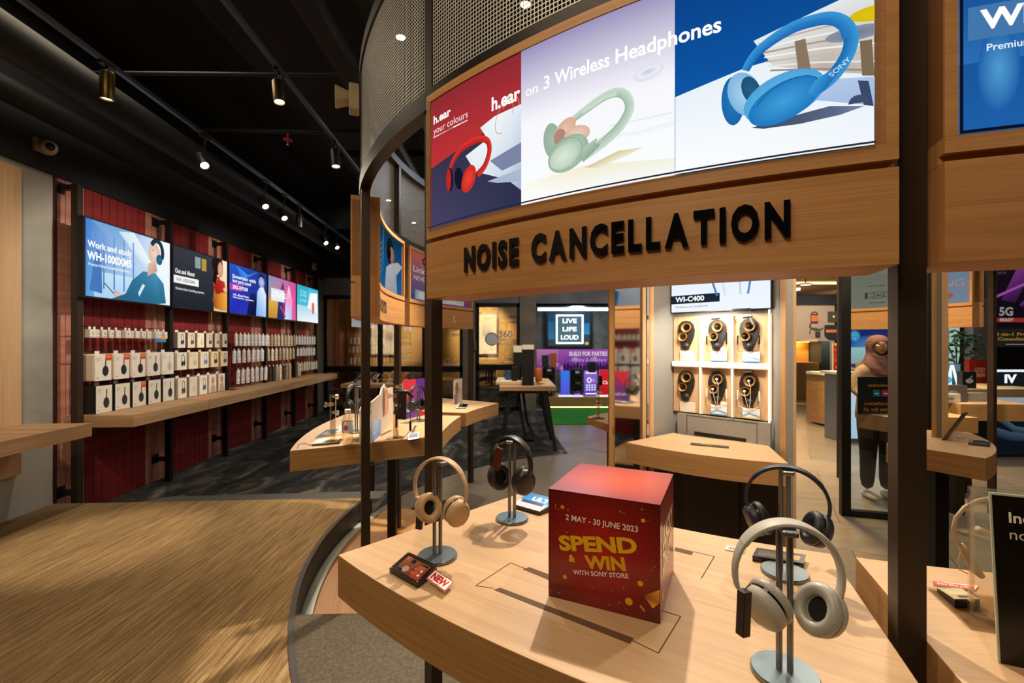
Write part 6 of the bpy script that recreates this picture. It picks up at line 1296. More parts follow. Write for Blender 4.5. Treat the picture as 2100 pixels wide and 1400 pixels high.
# ear plates
EAR = plain('ear_black', '#17130f', 0.55); EARY = plain('ear_ring_ochre', '#8f6224', 0.45); BUDW = plain('bud_white', '#ded8cc', 0.4); BUDK = plain('bud_black', '#15151a', 0.35)
pos = ['first', 'second', 'third']
def ear(ci, ri, worn):
    x0, x1 = cols_[ci], cols_[ci + 1]; z1, z0 = rows_[ri]; cx = (x0 + x1) / 2 + (0.0 if ci else -0.006); w = (x1 - x0); h = z1 - z0; s = h / 0.29
    t = thing('ear_display', 'dark ear-shaped demo plate, %s compartment of the %s row' % (pos[ci], ['upper', 'lower'][ri]), 'display plate', tuple(AM @ Vector((cx, 0, z0))), atan2(AXd.y, AXd.x))
    # local x along the wall; local y = away from the room
    out = []
    for x, z in ((-.028, .085), (-.036, .12), (-.050, .17), (-.054, .205), (-.046, .24), (-.026, .262), (.0, .268), (.026, .262), (.046, .24), (.054, .205), (.050, .165), (.038, .13), (.024, .10), (.012, .078), (-.01, .073)): out.append((x, z * s))
    k = len(out); vs = [(x, -0.012, z) for x, z in out] + [(x, 0.006, z) for x, z in out]
    MB().add(vs, [tuple(range(k)), tuple(range(2 * k - 1, k - 1, -1))] + [(i, k + i, k + (i + 1) % k, (i + 1) % k) for i in range(k)]).build('ear_plate', EAR, t)
    Mx = lambda x, z, y=-0.012: Matrix.Translation((x, y, z * s)) @ Matrix.Rotation(radians(90), 4, 'X')
    for x, z, r_ in ((0.006, 0.222, 0.031), (-0.018, 0.160, 0.028)):
        MB().lathe([(r_ * .60, 0.001), (r_ * .90, 0.014), (r_, 0.015), (r_ * 1.02, 0.012), (r_ * .98, 0.0)], 26, 0, Mx(x, z)).build('ear_ring', EARY, t, smooth=40)
        MB().lathe([(0, 0.006), (r_ * .60, 0.006), (r_ * .62, 0.0), (0, 0.0)], 20, 0, Mx(x, z)).build('ear_hole', GLOSSB, t)
        if worn: MB().ell((x - 0.003, -0.024, z * s), (0.0085, 0.010, 0.0085), 12, 8).build('demo_earbud', BUDW if ri else BUDK, t, smooth=True)
    MB().ell((0.004, -0.014, 0.098 * s), (0.023, 0.018, 0.023), 16, 10).build('ear_lobe', EAR, t, smooth=True)
    if worn:
        c = BUDW if ri else BUDK
        MB().tube([(0.004, -0.03, 0.218 * s), (0.016, -0.032, 0.19 * s), (0.014, -0.03, 0.12 * s), (0.008, -0.03, 0.06 * s)], 0.0016, 6).build('cord', c, t)
        MB().tube([(-0.02, -0.03, 0.156 * s), (-0.012, -0.03, 0.12 * s), (0.0, -0.028, 0.07 * s)], 0.0016, 6).build('cord', c, t)
        for sx in (-1, 1): MB().tube([(sx * 0.058, -0.02, 0.165 * s), (sx * 0.060, -0.02, 0.11 * s)], 0.0048, 8).build('battery_pod', c, t, smooth=40)
        MB().tube([(-0.058, -0.02, 0.11 * s), (-0.055, -0.02, 0.07 * s), (0.0, -0.022, 0.055 * s), (0.056, -0.02, 0.075 * s), (0.060, -0.02, 0.11 * s)], 0.0014, 6).build('cord', c, t)
        MB().tube([(-0.03, -0.018, 0.272 * s), (0.02, -0.018, 0.276 * s)], 0.006, 8).build('clip', BUDK, t)
    # price plate
    t2 = thing('price_plate', '%s price plate at the foot of the %s compartment, %s row' % ('printed' if worn else 'blank white', pos[ci], ['upper', 'lower'][ri]), 'price plate', tuple(AM @ Vector((cx + 0.012, 0.012, z0))), atan2(AXd.y, AXd.x))
    MB().box(-0.05, 0, 0, 0.05, 0.003, 0.066).build('plate', CREAM if not worn else ACRYL, t2); 
    a = Art(0.096, 0.062, 0.0003); a.rect(0, 0, .096, .062, '#d9d0bd' if not worn else '#e4ebf0')
    if worn: a.stroke([(0, .012), (.04, .03), (.096, .014)], .012, '#8fb4d4'); a.rect(0, 0, .096, .008, '#c9b060' if (ci == 2 and ri) else '#5a84b4'); a.rect(.06, .02, .09, .024, '#8090a0')
    else:
        for x, z in ((.006, .006), (.09, .006), (.006, .056), (.09, .056)): a.ell(x, z, .002, .002, '#6a665c')
    a.build('print', P_PAPER, plane_map((-.048, -.0005, .002), (1, 0, 0), (0, 0, 1)), t2)
    if ci == 1:
        t3 = thing('sale_label', 'orange and white label above the printed plate, %s row' % ['upper', 'lower'][ri], 'label', tuple(AM @ Vector((cx + 0.03, 0.014, z0 + 0.066))), atan2(AXd.y, AXd.x))
        MB().box(-0.03, 0, 0, -0.008, 0.002, 0.024).build('orange_half', plain('label_orange', '#d2532a', 0.5), t3); MB().box(-0.007, 0, 0, 0.03, 0.002, 0.022).build('white_half', WHITE, t3)
for ci in range(3):
    for ri in range(2): ear(ci, ri, ci > 0)
# neckband dangling from the ledge of the third compartment
t = thing('dangling_earphones', 'black neckband earphones hung from the lightbox over the third ear plate', 'earphones', tuple(AM @ Vector((cols_[2] + 0.05, 0.04, 1.745))), atan2(AXd.y, AXd.x))
MB().tube([(-0.04, -0.01, 0), (0.06, -0.012, 0.0)], 0.007, 8).build('clip', BUDK, t); MB().tube([(0.0, -0.015, 0), (0.075, -0.015, -0.002)], 0.005, 8).build('neckband', BUDK, t)
MB().tube([(-0.04, -0.01, 0), (-0.07, -0.012, -0.06), (-0.075, -0.012, -0.14)], 0.0014, 6).build('cord', BUDK, t); MB().tube([(-0.075, -0.012, -0.13), (-0.074, -0.012, -0.19)], 0.006, 8).build('battery_pod', BUDK, t)
MB().tube([(0.05, -0.012, 0), (0.075, -0.02, -0.04), (0.085, -0.03, -0.06)], 0.0014, 6).build('cord', BUDK, t); MB().tube([(0.066, -0.032, -0.05), (0.084, -0.034, -0.09)], 0.008, 8).build('remote', STEELD, t)
# counters of the inner kiosk
c5 = counter(-143.1, -107.2, 0.855, 1.325, 'small oak wedge counter in front of the ear displays')
m = MB(); m.M = Matrix.Translation(RP(-125, 0.95)) @ Matrix.Rotation(radians(-125), 4, 'Z'); m.cbox((0, 0, 0.426), (0.12, 0.3, 0.852)); m.build('support', DLIN, c5, world=True)
pc = thing('price_strip', 'dark strip with yellow lettering lying on the wedge counter', 'price strip', tuple(G(1455, 914, TOP)), atan2(-0.30, 0.60)); a = Art(0.20, 0.05, 0.0003)
MB().box(-0.1, -0.025, 0.0, 0.1, 0.025, 0.004).build('holder', BLACKP, pc); a.rect(0, 0, .2, .05, '#453f34'); a.text('2 year', .06, .024, .016, '#d0a83a', .02); a.rect(.02, .008, .17, .014, '#77705f'); a.build('print', P_GLOSS, plane_map((-.1, -.025, .0042), (1, 0, 0), (0, 1, 0)), pc)
# mirror leaf beside the alcove
t = thing('mirror_leaf', 'tall narrow mirror between two oak posts beside the alcove', 'mirror', (0.77, 2.98, 0)); P0, P1 = Vector((0.690, 3.118, 0)), Vector((0.846, 2.845, 0)); inv = t.matrix_basis.inverted()
d = (P1 - P0).normalized(); n = Vector((-d.y, d.x, 0)); n = n if n.y > 0 else -n
m = MB(); m.add([(v.x, v.y, z) for z in (0.02, 2.42) for v in (P0, P1, P1 + n * .01, P0 + n * .01)], [(3, 2, 1, 0), (4, 5, 6, 7), (0, 1, 5, 4), (1, 2, 6, 5), (2, 3, 7, 6), (3, 0, 4, 7)]); m.build('mirror_glass', MIRROR, t, world=True)
MB().box((1249 - 1050) / F * 3.12, 3.11, 0, (1259 - 1050) / F * 3.12, 3.15, 2.45, 0, 2).build('edge_post', OAK_E, t, world=True); MB().box((1317 - 1050) / F * 2.85, 2.84, 0, (1324 - 1050) / F * 2.85, 2.90, 2.45, 0, 2).build('edge_post', OAK, t, world=True)
# small wedge table behind the mirror post with clear stand
t = thing('wedge_shelf', 'small oak wedge shelf left of the mirror post, clear stand on it', 'shelf', (0.66, 3.5, 0.93)); t['label'] = 'small oak wedge shelf beside the mirror post with a clear stand on it'
MB().prism([(-0.085, -0.02), (0.03, -0.40), (0.25, -0.1), (0.2, 0.25), (0.02, 0.12)], 0.0, 0.055).build('board', OAK_E, t, bevel=0.002); MB().tube([(0.1, 0.0, -0.924), (0.1, 0.0, 0.0)], 0.03, 8).build('leg', BLACK, t)
t = thing('acrylic_display', 'clear knobbed acrylic stand on the small wedge shelf', 'display stand', (0.645, 3.40, 0.985)); MB().tube([(0, 0, 0), (0, 0, 0.30)], 0.012, 8).build('column', glass('acrylic_bright', '#fbf3e6', 0.3), t)
for z in (0.10, 0.2, 0.28): MB().tube([(-0.03, 0, z), (0.03, 0, z)], 0.009, 8).build('peg', MATS['acrylic_bright'], t)
MB().lathe([(0, 0), (0.05, 0), (0.05, 0.004), (0, 0.004)], 20).build('foot', MATS['acrylic_bright'], t)
MB().tube([(0.012, -0.016, 0.25), (0.012, -0.016, 0.32)], 0.014, 8).build('dark_device', BLACKP, t)
# ================================================================ things on the bottle counter
gm = lambda x, y: G(x, y, TOP)
# bottle
p = gm(713, 914); t = thing('drink_bottle', 'clear plastic drink bottle with white cap and blue and red label', 'bottle', tuple(p)); k = 0.206 / 0.206
MB().lathe([(0, 0.0), (0.026, 0.0), (0.031, 0.005), (0.031, 0.055), (0.029, 0.062), (0.031, 0.069), (0.031, 0.14), (0.026, 0.165), (0.013, 0.182), (0.0125, 0.190), (0, 0.190)], 28).build('body', glass('bottle_plastic', '#fbf3e2', 0.12), t, smooth=40)
MB().lathe([(0, 0.186), (0.0155, 0.186), (0.016, 0.188), (0.016, 0.206), (0.0145, 0.2075), (0, 0.2075)], 20).build('cap', WHITE, t, smooth=40)
rb = 0.0318; a = Art(2 * pi * rb, 0.062, 0.0002); a.rect(0, 0, a.w, a.h, '#dfe6ee'); 
for kx in (0.25, 0.75):
    a.poly([(a.w * kx - .034, 0), (a.w * kx - .024, 0), (a.w * kx - .004, .062), (a.w * kx - .014, .062)], '#2f74c0'); a.poly([(a.w * kx - .034, .062), (a.w * kx - .024, .062), (a.w * kx - .004, 0), (a.w * kx - .014, 0)], '#3f8ad0'); a.ell(a.w * kx + .004, .030, .014, .015, '#e0562e', '#c8402a')
a.build('label', P_PAPER, lambda u, v, d: Vector((cos(u / rb - pi * 1.05) * (rb + d), sin(u / rb - pi * 1.05) * (rb + d), 0.078 + v)), t, step=0.008)
# clear hook column
def hook_column(loc, h, label, n=3):
    t = thing('acrylic_display', label, 'display stand', tuple(loc)); mm = glass('acrylic_bright', '#fbf3e6', 0.3)
    MB().box(-0.016, -0.006, 0, 0.016, 0.006, h).build('column', mm, t); MB().box(-0.05, -0.04, 0, 0.05, 0.04, 0.005).build('foot', mm, t)
    for i in range(n):
        z = h * (0.62 + 0.17 * i); s = -1 if i == 1 else 1
        MB().tube([(0, 0, z), (s * 0.03, -0.02, z)], 0.010, 10).build('peg', mm, t, smooth=40); MB().lathe([(0, -0.006), (0.016, -0.004), (0.016, 0.004), (0, 0.006)], 14, 0, Matrix.Translation((s * 0.035, -0.023, z)) @ Matrix.Rotation(radians(90), 4, 'Y')).build('knob', mm, t, smooth=40)
    return t
hook_column(gm(683, 905), 0.28, 'clear acrylic hook column beside the drink bottle')
cc = hook_column(gm(812, 898), 0.33, 'clear acrylic column holding the black neckband earphones')
p = gm(812, 898); t = thing('neckband_earphones', 'black neckband earphones hanging from the clear column', 'earphones', (p.x + 0.05, p.y - 0.01, p.z + 0.25))
MB().tube([(-0.05, 0, 0.03), (-0.02, -0.02, 0.04), (0.03, -0.02, 0.035), (0.05, 0.0, 0.0)], 0.012, 8).build('neckband', BLACKP, t, smooth=True); MB().box(-0.035, -0.025, -0.13, 0.02, -0.005, 0.03).build('security_block', plain('tag_brown', '#241a12', 0.5), t, bevel=0.004)
for x, z0, z1 in ((-0.04, -0.10, -0.18), (0.045, -0.14, -0.20)): MB().tube([(x, -0.02, z0), (x, -0.02, z1)], 0.007, 8).build('battery_pod', BLACKP, t)
MB().tube([(-0.04, -0.02, -0.18), (-0.03, -0.03, -0.225), (0.01, -0.03, -0.235), (0.045, -0.02, -0.20)], 0.002, 6).build('cord', BLACKP, t)
MB().tube([(0.04, -0.005, 0.01), (0.045, -0.02, -0.14)], 0.002, 6).build('cord', BLACKP, t)
# stands and headphones
p = gm(731, 886); stand(p, 60, 'headphone stand behind the drink bottle', 0.30); headphones('headphones', 'black headphones on the stand behind the drink bottle', (p.x - 0.02, p.y + 0.0, p.z + 0.302), 78, ST['black'])
p = gm(858, 863); stand(p, 0, 'headphone stand before the purple board', 0.235); headphones('headphones', 'blue-black headphones in front of the purple lifestyle board', (p.x - 0.0, p.y - 0.025, p.z + 0.262), 52, dict(ST['navy'], bw=(0.036, 0.022), cr=(0.044, 0.038), w=0.070))
# boards
def stand_board(pa, pb, h0, h1, name, label, draw, th=0.006, outline=None):
    pa, pb = Vector(pa), Vector(pb); d = (pb - pa); w = d.length; ux = d.normalized(); t = thing(name, label, 'board', tuple(pa), atan2(ux.y, ux.x)); o = outline or [(0, 0), (w, 0), (w, h1), (0, h0)]; k = len(o)
    MB().add([(x, 0.0, z) for x, z in o] + [(x, th, z) for x, z in o], [tuple(range(k)), tuple(range(2 * k - 1, k - 1, -1))] + [(i, k + i, k + (i + 1) % k, (i + 1) % k) for i in range(k)]).build('board', WHITE, t)
    a = Art(w, max(z for x, z in o), 0.0004); draw(a, w, a.h, o); a.build('print', P_PAPER, plane_map((0, -0.0006, 0), (1, 0, 0), (0, 0, 1)), t)
    MB().box(w * .3, th, 0, w * .7, th + 0.05, 0.004).build('foot', ACRYL, t); return t
def d_face(a, w, h, o):
    a.poly([(x, z) for x, z in o], ['#c9bfae', '#d8cfc0', '#cfc4b4', '#e2d8c8', '#c9b8a8', '#b8a898'][:len(o)]); a.ell(w * .62, h * .60, w * .13, h * .30, '#d8a684', '#b98464'); a.ell(w * .50, h * .62, w * .06, h * .32, '#6a5a50'); a.poly([(0, 0), (w * .34, 0), (w * .38, h * .3), (w * .1, h * .42), (0, h * .35)], ['#4a90d8', '#3a78c8', '#5aa0e0', '#b8d0e8', '#7ab0e0']); a.text('Perfect', w * .04, h * .13, h * .06, '#f0f6ff', .02)
A0, A1 = gm(762, 909), gm(806, 864); wv = (A1 - A0).length
stand_board(A0, A1, 0.26, 0.30, 'cutout_board', 'cut-out photo board of a smiling face behind the bronze post', d_face, outline=[(0, 0), (wv, 0), (wv, .255), (wv * .66, .27), (wv * .55, .305), (wv * .42, .29), (wv * .35, .255), (0, .24)])
def d_pink(a, w, h, o): a.rect(0, 0, w, h, '#c9808a', '#d8a0a4')
B0, B1 = gm(739, 912), gm(746, 893); stand_board(B0, B1, 0.20, 0.215, 'cutout_board', 'narrow pink edge of a photo board beside the bottle', d_pink)
def d_life(a, w, h, o):
    a.rect(0, 0, w, h, '#8a2a8a', cl=['#3a3a9a', '#c8324a', '#6a2aa0', '#d8304a']); a.poly([(0, h), (w * .35, h), (0, h * .35)], '#d8344a'); a.poly([(w * .3, h), (w * .62, h), (w * .40, h * .4)], '#5a2a9a'); a.poly([(w * .45, 0), (w * .62, h), (w, h), (w, 0)], ['#e8ddd4', '#cfc4ba', '#e4dcd2', '#d8ccc0']); a.ell(w * .58, h * .22, w * .24, h * .28, '#d8242c', '#b81a24')
    a.text('The Perfect', w * .03, h * .18, h * .09, '#f4f0f8', .02); a.text('For Your', w * .48, h * .26, h * .09, '#f8ecec', .01); a.text('Lifestyle', w * .46, h * .12, h * .09, '#ffffff', .03)
C0, C1 = gm(826, 861), gm(906, 843); stand_board(C0, C1, 0.275, 0.30, 'lifestyle_board', 'purple and red lifestyle board behind the blue-black headphones', d_life)
def d_photo(a, w, h, o): a.rect(0, 0, w, h, '#c9b0a0', '#e4ddd4'); a.ell(w * .35, h * .62, w * .2, h * .26, '#8a5a44', '#a87860'); a.rect(w * .5, 0, w, h * .6, '#d8d0c8', '#b8aca0'); a.rect(0, 0, w * .4, h * .4, '#8a7a9a')
D0, D1 = gm(931, 829), gm(948, 824); stand_board(D0, D1, 0.225, 0.235, 'photo_board', 'pale photo board standing beyond the thick bronze post', d_photo)
# cards and papers
def d_c1(a, w, h): a.rect(0, 0, w, h, '#c8d0d8'); a.rect(w * .1, h * .3, w * .9, h * .9, '#6a7a90', '#9aa8b8')
quad_card([gm(836, 905), gm(858, 902), gm(853, 893), gm(838, 895)], TOP + .004, .004, 'price_card', 'price card below the black neckband earphones', 'price card', d_c1, None, (0, 0, .014, .014))
quad_card([gm(873, 864), gm(892, 863), gm(892, 855), gm(877, 856)], TOP + .004, .004, 'price_card', 'price card next to the blue-black headphones', 'price card', d_c1, None, (0, 0, .012, .012))
quad_card([gm(935, 838), gm(955, 838), gm(960, 832), gm(941, 831)], TOP + .004, .004, 'price_card', 'price card near the inner end of the phone poster counter', 'price card', d_c1, None, (0, 0, .012, .012))
def d_bl(a, w, h): a.rect(0, 0, w, h, '#2a4a6a', '#3a6a8a'); a.ell(w * .3, h * .5, w * .12, h * .2, '#d88a3a'); a.rect(w * .5, h * .2, w * .9, h * .5, '#8a98a8')
quad_card([gm(645, 899), gm(676, 896), gm(700, 880), gm(670, 882)], TOP + .001, .003, 'spec_card', 'blue picture card lying at the counter corner', 'card', d_bl, WHITE)
quad_card([gm(636, 912), gm(668, 908), gm(673, 902), gm(650, 903)], TOP + .002, .002, 'paper_slip', 'white paper slip beside the clear hook column', 'paper', lambda a, w, h: a.rect(0, 0, w, h, '#e8e4dc'), WHITE)
o = MB().tube([gm(640, 916) + Vector((0, 0, .008)), gm(672, 914) + Vector((0, 0, .010)), gm(694, 911) + Vector((0, 0, .012)), gm(698, 905) + Vector((0, 0, .012))], [.005, .007, .009, .007], 8).build('remote_sensor', BLACKP, smooth=True); sanit(o, 'slim black sensor lying before the clear hook column', 'sensor')
o = MB().tube([gm(610, 920) + Vector((0, 0, .002)), gm(612, 912) + Vector((0, 0, .002)), gm(625, 909) + Vector((0, 0, .002)), gm(640, 915) + Vector((0, 0, .004))], .0016, 6).build('thin_cable', plain('cable_brown', '#8a5a3a', 0.5)); sanit(o, 'thin brown cable looping at the counter corner', 'cable')
for pts in (((776, 893), (784, 893), (806, 882), (799, 882)), ((838, 895), (846, 894), (855, 872), (850, 872)), ((828, 855), (870, 850), (870, 848), (828, 852))):
    q = [gm(*v) for v in pts]; MB().add([(v.x, v.y, TOP + .0006) for v in q], [(0, 1, 2, 3)]).build('slot', SLOT, c3, world=True)
# ================================================================ right-hand side: far cashier zone
fx = lambda px, Y: (px - 1050) / F * Y
fz = lambda py, Y: EYE - (py - HOR) / F * Y
TAU = plain('icon_wall_paint', '#a08e7c', 0.8)
struct('wall_far', MB().box(4.5, 13.4, 0, 9.5, 13.5, 3.0), TAU)
struct('wall_far_upper', MB().box(4.5, 13.2, 2.66, 9.5, 13.4, 4.3), NIGHT)
m = MB()
for k in range(22): m.box(6.5 + 0.12 * k, 9.6, 2.92, 6.56 + 0.12 * k, 12.9, 3.0, 0, 1)
struct('ceiling_slats', m, wood('ceiling_slat_oak', '#8a6a3e', '#a4814e', '#b8965e'))
for k, (Y, py, lab) in enumerate(((10.2, 598, 'long warm light line in the slatted ceiling'),)):
    o = MB().box(6.2, Y, 2.87, 8.5, Y + 0.05, 2.92).build('light_line', glow('led_warm2', '#ffd890', 2.5)); sanit(o, lab, 'light')
o = MB().box(7.1, 11.3, 2.86, 7.16, 12.2, 2.92).build('light_line', glow('led_white2', '#fff4dc', 2.5)); sanit(o, 'short white light line near the icon wall', 'light')
t = thing('downlight', 'round ceiling downlight above the cashier zone', 'downlight', tuple(A(1652, 584, 9.0))); MB().lathe([(0, 0), (0.11, 0), (0.11, 0.03), (0, 0.03)], 24).build('housing', WHITE, t); MB().lathe([(0, -0.004), (0.09, -0.003), (0.09, 0.0), (0, 0.0)], 24).build('lamp_face', glow('lamp_face_soft', '#ffedc8', 3.0), t); MB().tube([(0, 0, 0.03), (0, 0, 4.3 - t.location.z)], 0.01).build('stem', BLACK, t)
lamp('SPOT', (6.1, 9.0, 3.6), (5.6, 8.0, 0.0), 420, WARM, 0.2, 80, 0.9); lamp('SPOT', (3.9, 6.6, 3.8), (3.6, 5.8, 0.0), 260, WARM, 0.1, 75, 0.9); lamp('SPOT', (8.4, 11.2, 2.75), (8.9, 13.4, 2.0), 330, WARM2, 0.2, 80, 0.9); lamp('SPOT', (3.2, 5.0, 3.9), (3.2, 4.9, 0.0), 950, (1.0, 0.68, 0.32), 0.15, 85, 0.9); lamp('SPOT', (5.0, 7.4, 3.9), (5.0, 7.2, 0.0), 1050, (1.0, 0.68, 0.32), 0.15, 85, 0.9); lamp('SPOT', (2.6, 2.9, 3.5), (3.70, 4.5, 1.4), 260, WARM2, 0.1, 50, 0.8)  # floor and woman spots added to brighten them, no fixtures hang there
lamp('SPOT', (4.6, 3.6, 3.6), (3.9, 4.3, 1.0), 150, WARM2, 0.1, 70, 0.9); lamp('SPOT', (2.6, 1.0, 3.6), (2.8, 3.6, 0.5), 90, WARM, 0.1, 75, 0.9)
# icons on the far wall
Y = 13.39; x0, z0 = fx(1628, Y), fz(706, Y); a = Art(1.5, 1.2, .001); cpw = lambda px, py: (fx(px, Y) - x0, fz(py, Y) - z0); cI = '#3a3430'
x, y = cpw(1670, 652); a.rect(x - .11, y - .16, x + .11, y + .12, cI); a.rect(x - .10, y - .10, x + .11, y + .08, '#c26a3a'); a.arc(x, y + .12, .08, .06, 0, 180, .03, cI); x, y = cpw(1668, 664); a.arc(x + .1, y - .06, .2, .12, 150, 330, .05, '#4a4440')
x, y = cpw(1709, 649); a.rect(x - .17, y - .17, x + .2, y + .15, '#4a423a'); a.ell(x, y, .03, .03, '#e8e0d0')
x, y = cpw(1710, 680); a.rect(x - .28, y - .08, x + .3, y + .20, '#2a2a30'); a.ell(x, y - .08, .28, .17, '#2a2a30'); a.rect(x - .24, y - .02, x + .2, y + .06, '#d07a34')
x, y = cpw(1676, 685); a.rect(x - .06, y - .10, x + .08, y + .08, '#34343c'); a.arc(x - .08, y + .06, .14, .12, 40, 200, .02, '#4a4440')
o = a.build('wall_graphic', P_PAPER, plane_map((x0, Y - .01, z0), (1, 0, 0), (0, 0, 1))); sanit(o, 'wall graphic of bags and gadgets on the far taupe wall', 'graphic')
# glowing counter
Y = 12.6; t = thing('service_counter', 'orange-lit timber service counter at the far end', 'counter', (fx(1655, Y), Y, 0)); 
MB().box(fx(1622, Y), Y, 0.0, fx(1680, Y), Y + .5, fz(743, Y)).build('drawer_front', OAK_E, t, world=True); MB().box(fx(1622, Y), Y + .45, fz(743, Y), fx(1680, Y), Y + .5, fz(700, Y)).build('niche_back', wood('amber_oak', '#b57a2e', '#c98c3a', '#d99c48'), t, world=True); MB().box(fx(1622, Y), Y + .1, fz(700, Y), fx(1682, Y), Y + .5, fz(696, Y)).build('niche_roof', OAK, t, world=True)
MB().box(fx(1622, Y), Y + .40, fz(702, Y), fx(1679, Y), Y + .44, fz(700.4, Y)).build('light_strip', glow('amber_led', '#ffc860', 4.0), t, world=True); lamp('AREA', (fx(1650, Y), Y + .3, fz(702, Y)), (fx(1650, Y), Y + .35, 1.0), 9, (1.0, 0.65, 0.25), 0.5)
o = MB().box(fx(1682, Y), Y - .05, 0, fx(1700, Y), Y + .5, fz(699, Y)).build('steel_cabinet', plain('cabinet_slate', '#3a4448', 0.5), bevel=.01); sanit(o, 'slate grey cabinet beside the orange-lit counter', 'cabinet')
o = MB().box(fx(1640, 11.2), 11.2, 0.0, fx(1700, 11.2), 11.6, .03).build('floor_inlay', OAK); sanit(o, 'pale timber floor strip before the orange-lit counter', 'floor strip')
# rounded cash desk
Y = 8.2; t = thing('cash_desk', 'rounded oak cash desk with cream worktop beyond the black framed glass', 'desk', (6.4, 8.24, 0)); P = [(fx(1700, Y) + .02 * k * 0, Y) for k in (0,)]
pts = [(-0.62 + .3 - .3 * cos(q), .35 - .35 * sin(q)) for q in [radians(a_) for a_ in range(0, 91, 15)]] + [(1.6, 0), (1.6, .7), (-.62, .7)]
MB().prism(pts, 0.04, .95).build('body', OAK_E, t); MB().prism([(x * 1.02 - .02, y - .04) for x, y in pts], .95, 1.0).build('worktop', CREAM, t)
def far_box(px0, px1, py0, py1, Y, d, name, label, cat, col, z=None, **k):
    o = MB().box(fx(px0, Y), Y, fz(py1, Y) if z is None else z, fx(px1, Y), Y + d, fz(py0, Y)).build(name, col, **k); sanit(o, label, cat); return o
Y = 8.4
board_ = lambda *q, **k: board(*q, **k)
def d_fest(a, w, h):
    a.rect(0, 0, w, h, '#8a1a14', '#c03a1e')
    for k in range(10): a.ell(w * random.random(), h * random.random(), w * .2, w * .2, ['#f0a030', '#e0502a', '#f8d060'][k % 3])
board(1709, 1722, 703, 757, 8.3, 'festive_board', 'red and gold festive board on the cash desk', 'sign', d_fest, P_PAPER, zfix=1.002)
def d_teal(a, w, h): a.rect(0, 0, w, h, '#3a9a9a'); a.rect(0, h * .5, w, h, '#d8d4cc'); a.rect(w * .1, h * .55, w * .8, h * .62, '#d04a3a'); a.rect(w * .1, h * .7, w * .8, h * .77, '#d04a3a')
board(1719, 1738, 722, 757, 8.25, 'desk_notice', 'teal and white notice with red lines on the cash desk', 'sign', d_teal, P_PAPER, zfix=1.002)
# big television and the glowing counter under it
Y = 7.4; x0, x1, z0, z1 = fx(1727, Y), fx(1905, Y), fz(760, Y), fz(669, Y); t = thing('television', 'large television showing a blue planet behind the woman', 'television', ((x0 + x1) / 2, Y, z0))
MB().box(x0, Y, z0, x1, Y + .06, z1).build('casing', STEELD, t, world=True); w, h = x1 - x0 - .04, z1 - z0 - .04; a = Art(w, h, .001)
a.rect(0, 0, w, h, '#bfe6e4', '#cfeef0'); a.rect(0, h * .52, w, h, '#2a4aa8', '#23306a'); a.ell(w * .33, h * .45, w * .30, h * .36, '#7ac0e8', '#2a6ac0', a0=10, a1=170); a.rect(0, h * .25, w, h * .53, '#a8dcd8', '#c8f0ec'); a.rect(0, 0, w, h * .25, '#c8c8a0', '#b8d8c8')
for x, y, r_ in ((.13, .80, .09), (.02, .70, .09), (.13, .74, .05)): a.ell(w * x, h * y, r_, r_, '#7ae0f8', '#3a9ae0')
for k in range(12): a.ell(w * (.02 + .05 * k), h * (.10 + .03 * sin(k * 3)), .05, .035, ['#6a8a4a', '#8a9a5a', '#5a3a8a', '#d8a84a'][k % 4])
a.build('display', print_mat('tv_print', .85), plane_map((x0 + .02, Y - .002, z0 + .02), (1, 0, 0), (0, 0, 1), t.matrix_basis.inverted()), t)
t = thing('media_counter', 'counter with glowing white front under the planet television', 'counter', (fx(1790, 7.1), 7.1, 0)); MB().box(fx(1727, 7.1), 7.1, 0, fx(1893, 7.1), 7.5, fz(763, 7.1) - .04).build('body', plain('counter_grey', '#77797a', .5), t, world=True); MB().box(fx(1722, 7.1), 7.05, fz(763, 7.1) - .04, fx(1895, 7.1), 7.55, fz(763, 7.1)).build('worktop', CREAM, t, world=True)
a = Art(1.2, .95, .001); a.rect(0, 0, 1.2, .95, '#c8e8f8', '#eefaff'); a.build('light_panel', P_LIT, plane_map((fx(1740, 7.1), 7.098, .06), (1, 0, 0), (0, 0, 1), t.matrix_basis.inverted()), t)
# black framed mirror built as clear glass; its reflected things stand behind
t = thing('framed_glass', 'black framed mirror built as clear glass in front of the woman', 'glass partition', (3.3, 4.03, 0)); Q0, Q1 = Vector((2.965, 4.11, 0)), Vector((3.60, 3.92, 0)); d = (Q1 - Q0).normalized(); inv = t.matrix_basis.inverted()
M0 = Matrix.Translation(Q0) @ Matrix.Rotation(atan2(d.y, d.x), 4, 'Z'); LW = (Q1 - Q0).length
for nm, q in (('frame_post', (0, -.03, 0, .072, .03, 2.42)), ('frame_post', (LW - .03, -.03, 0, LW, .03, 2.42)), ('bottom_rail', (.072, -.03, 0.0, LW - .03, .03, .055)), ('top_rail', (.072, -.03, 2.36, LW - .03, .03, 2.42))):
    m = MB(); m.M = M0; m.box(*q); m.build(nm, BLACK, t, world=True)
m = MB(); m.M = M0; m.box(.072, -.004, .055, LW - .03, .004, 2.36); m.build('pane', glass('leaf_glass', '#eef2f4', .10), t, world=True)
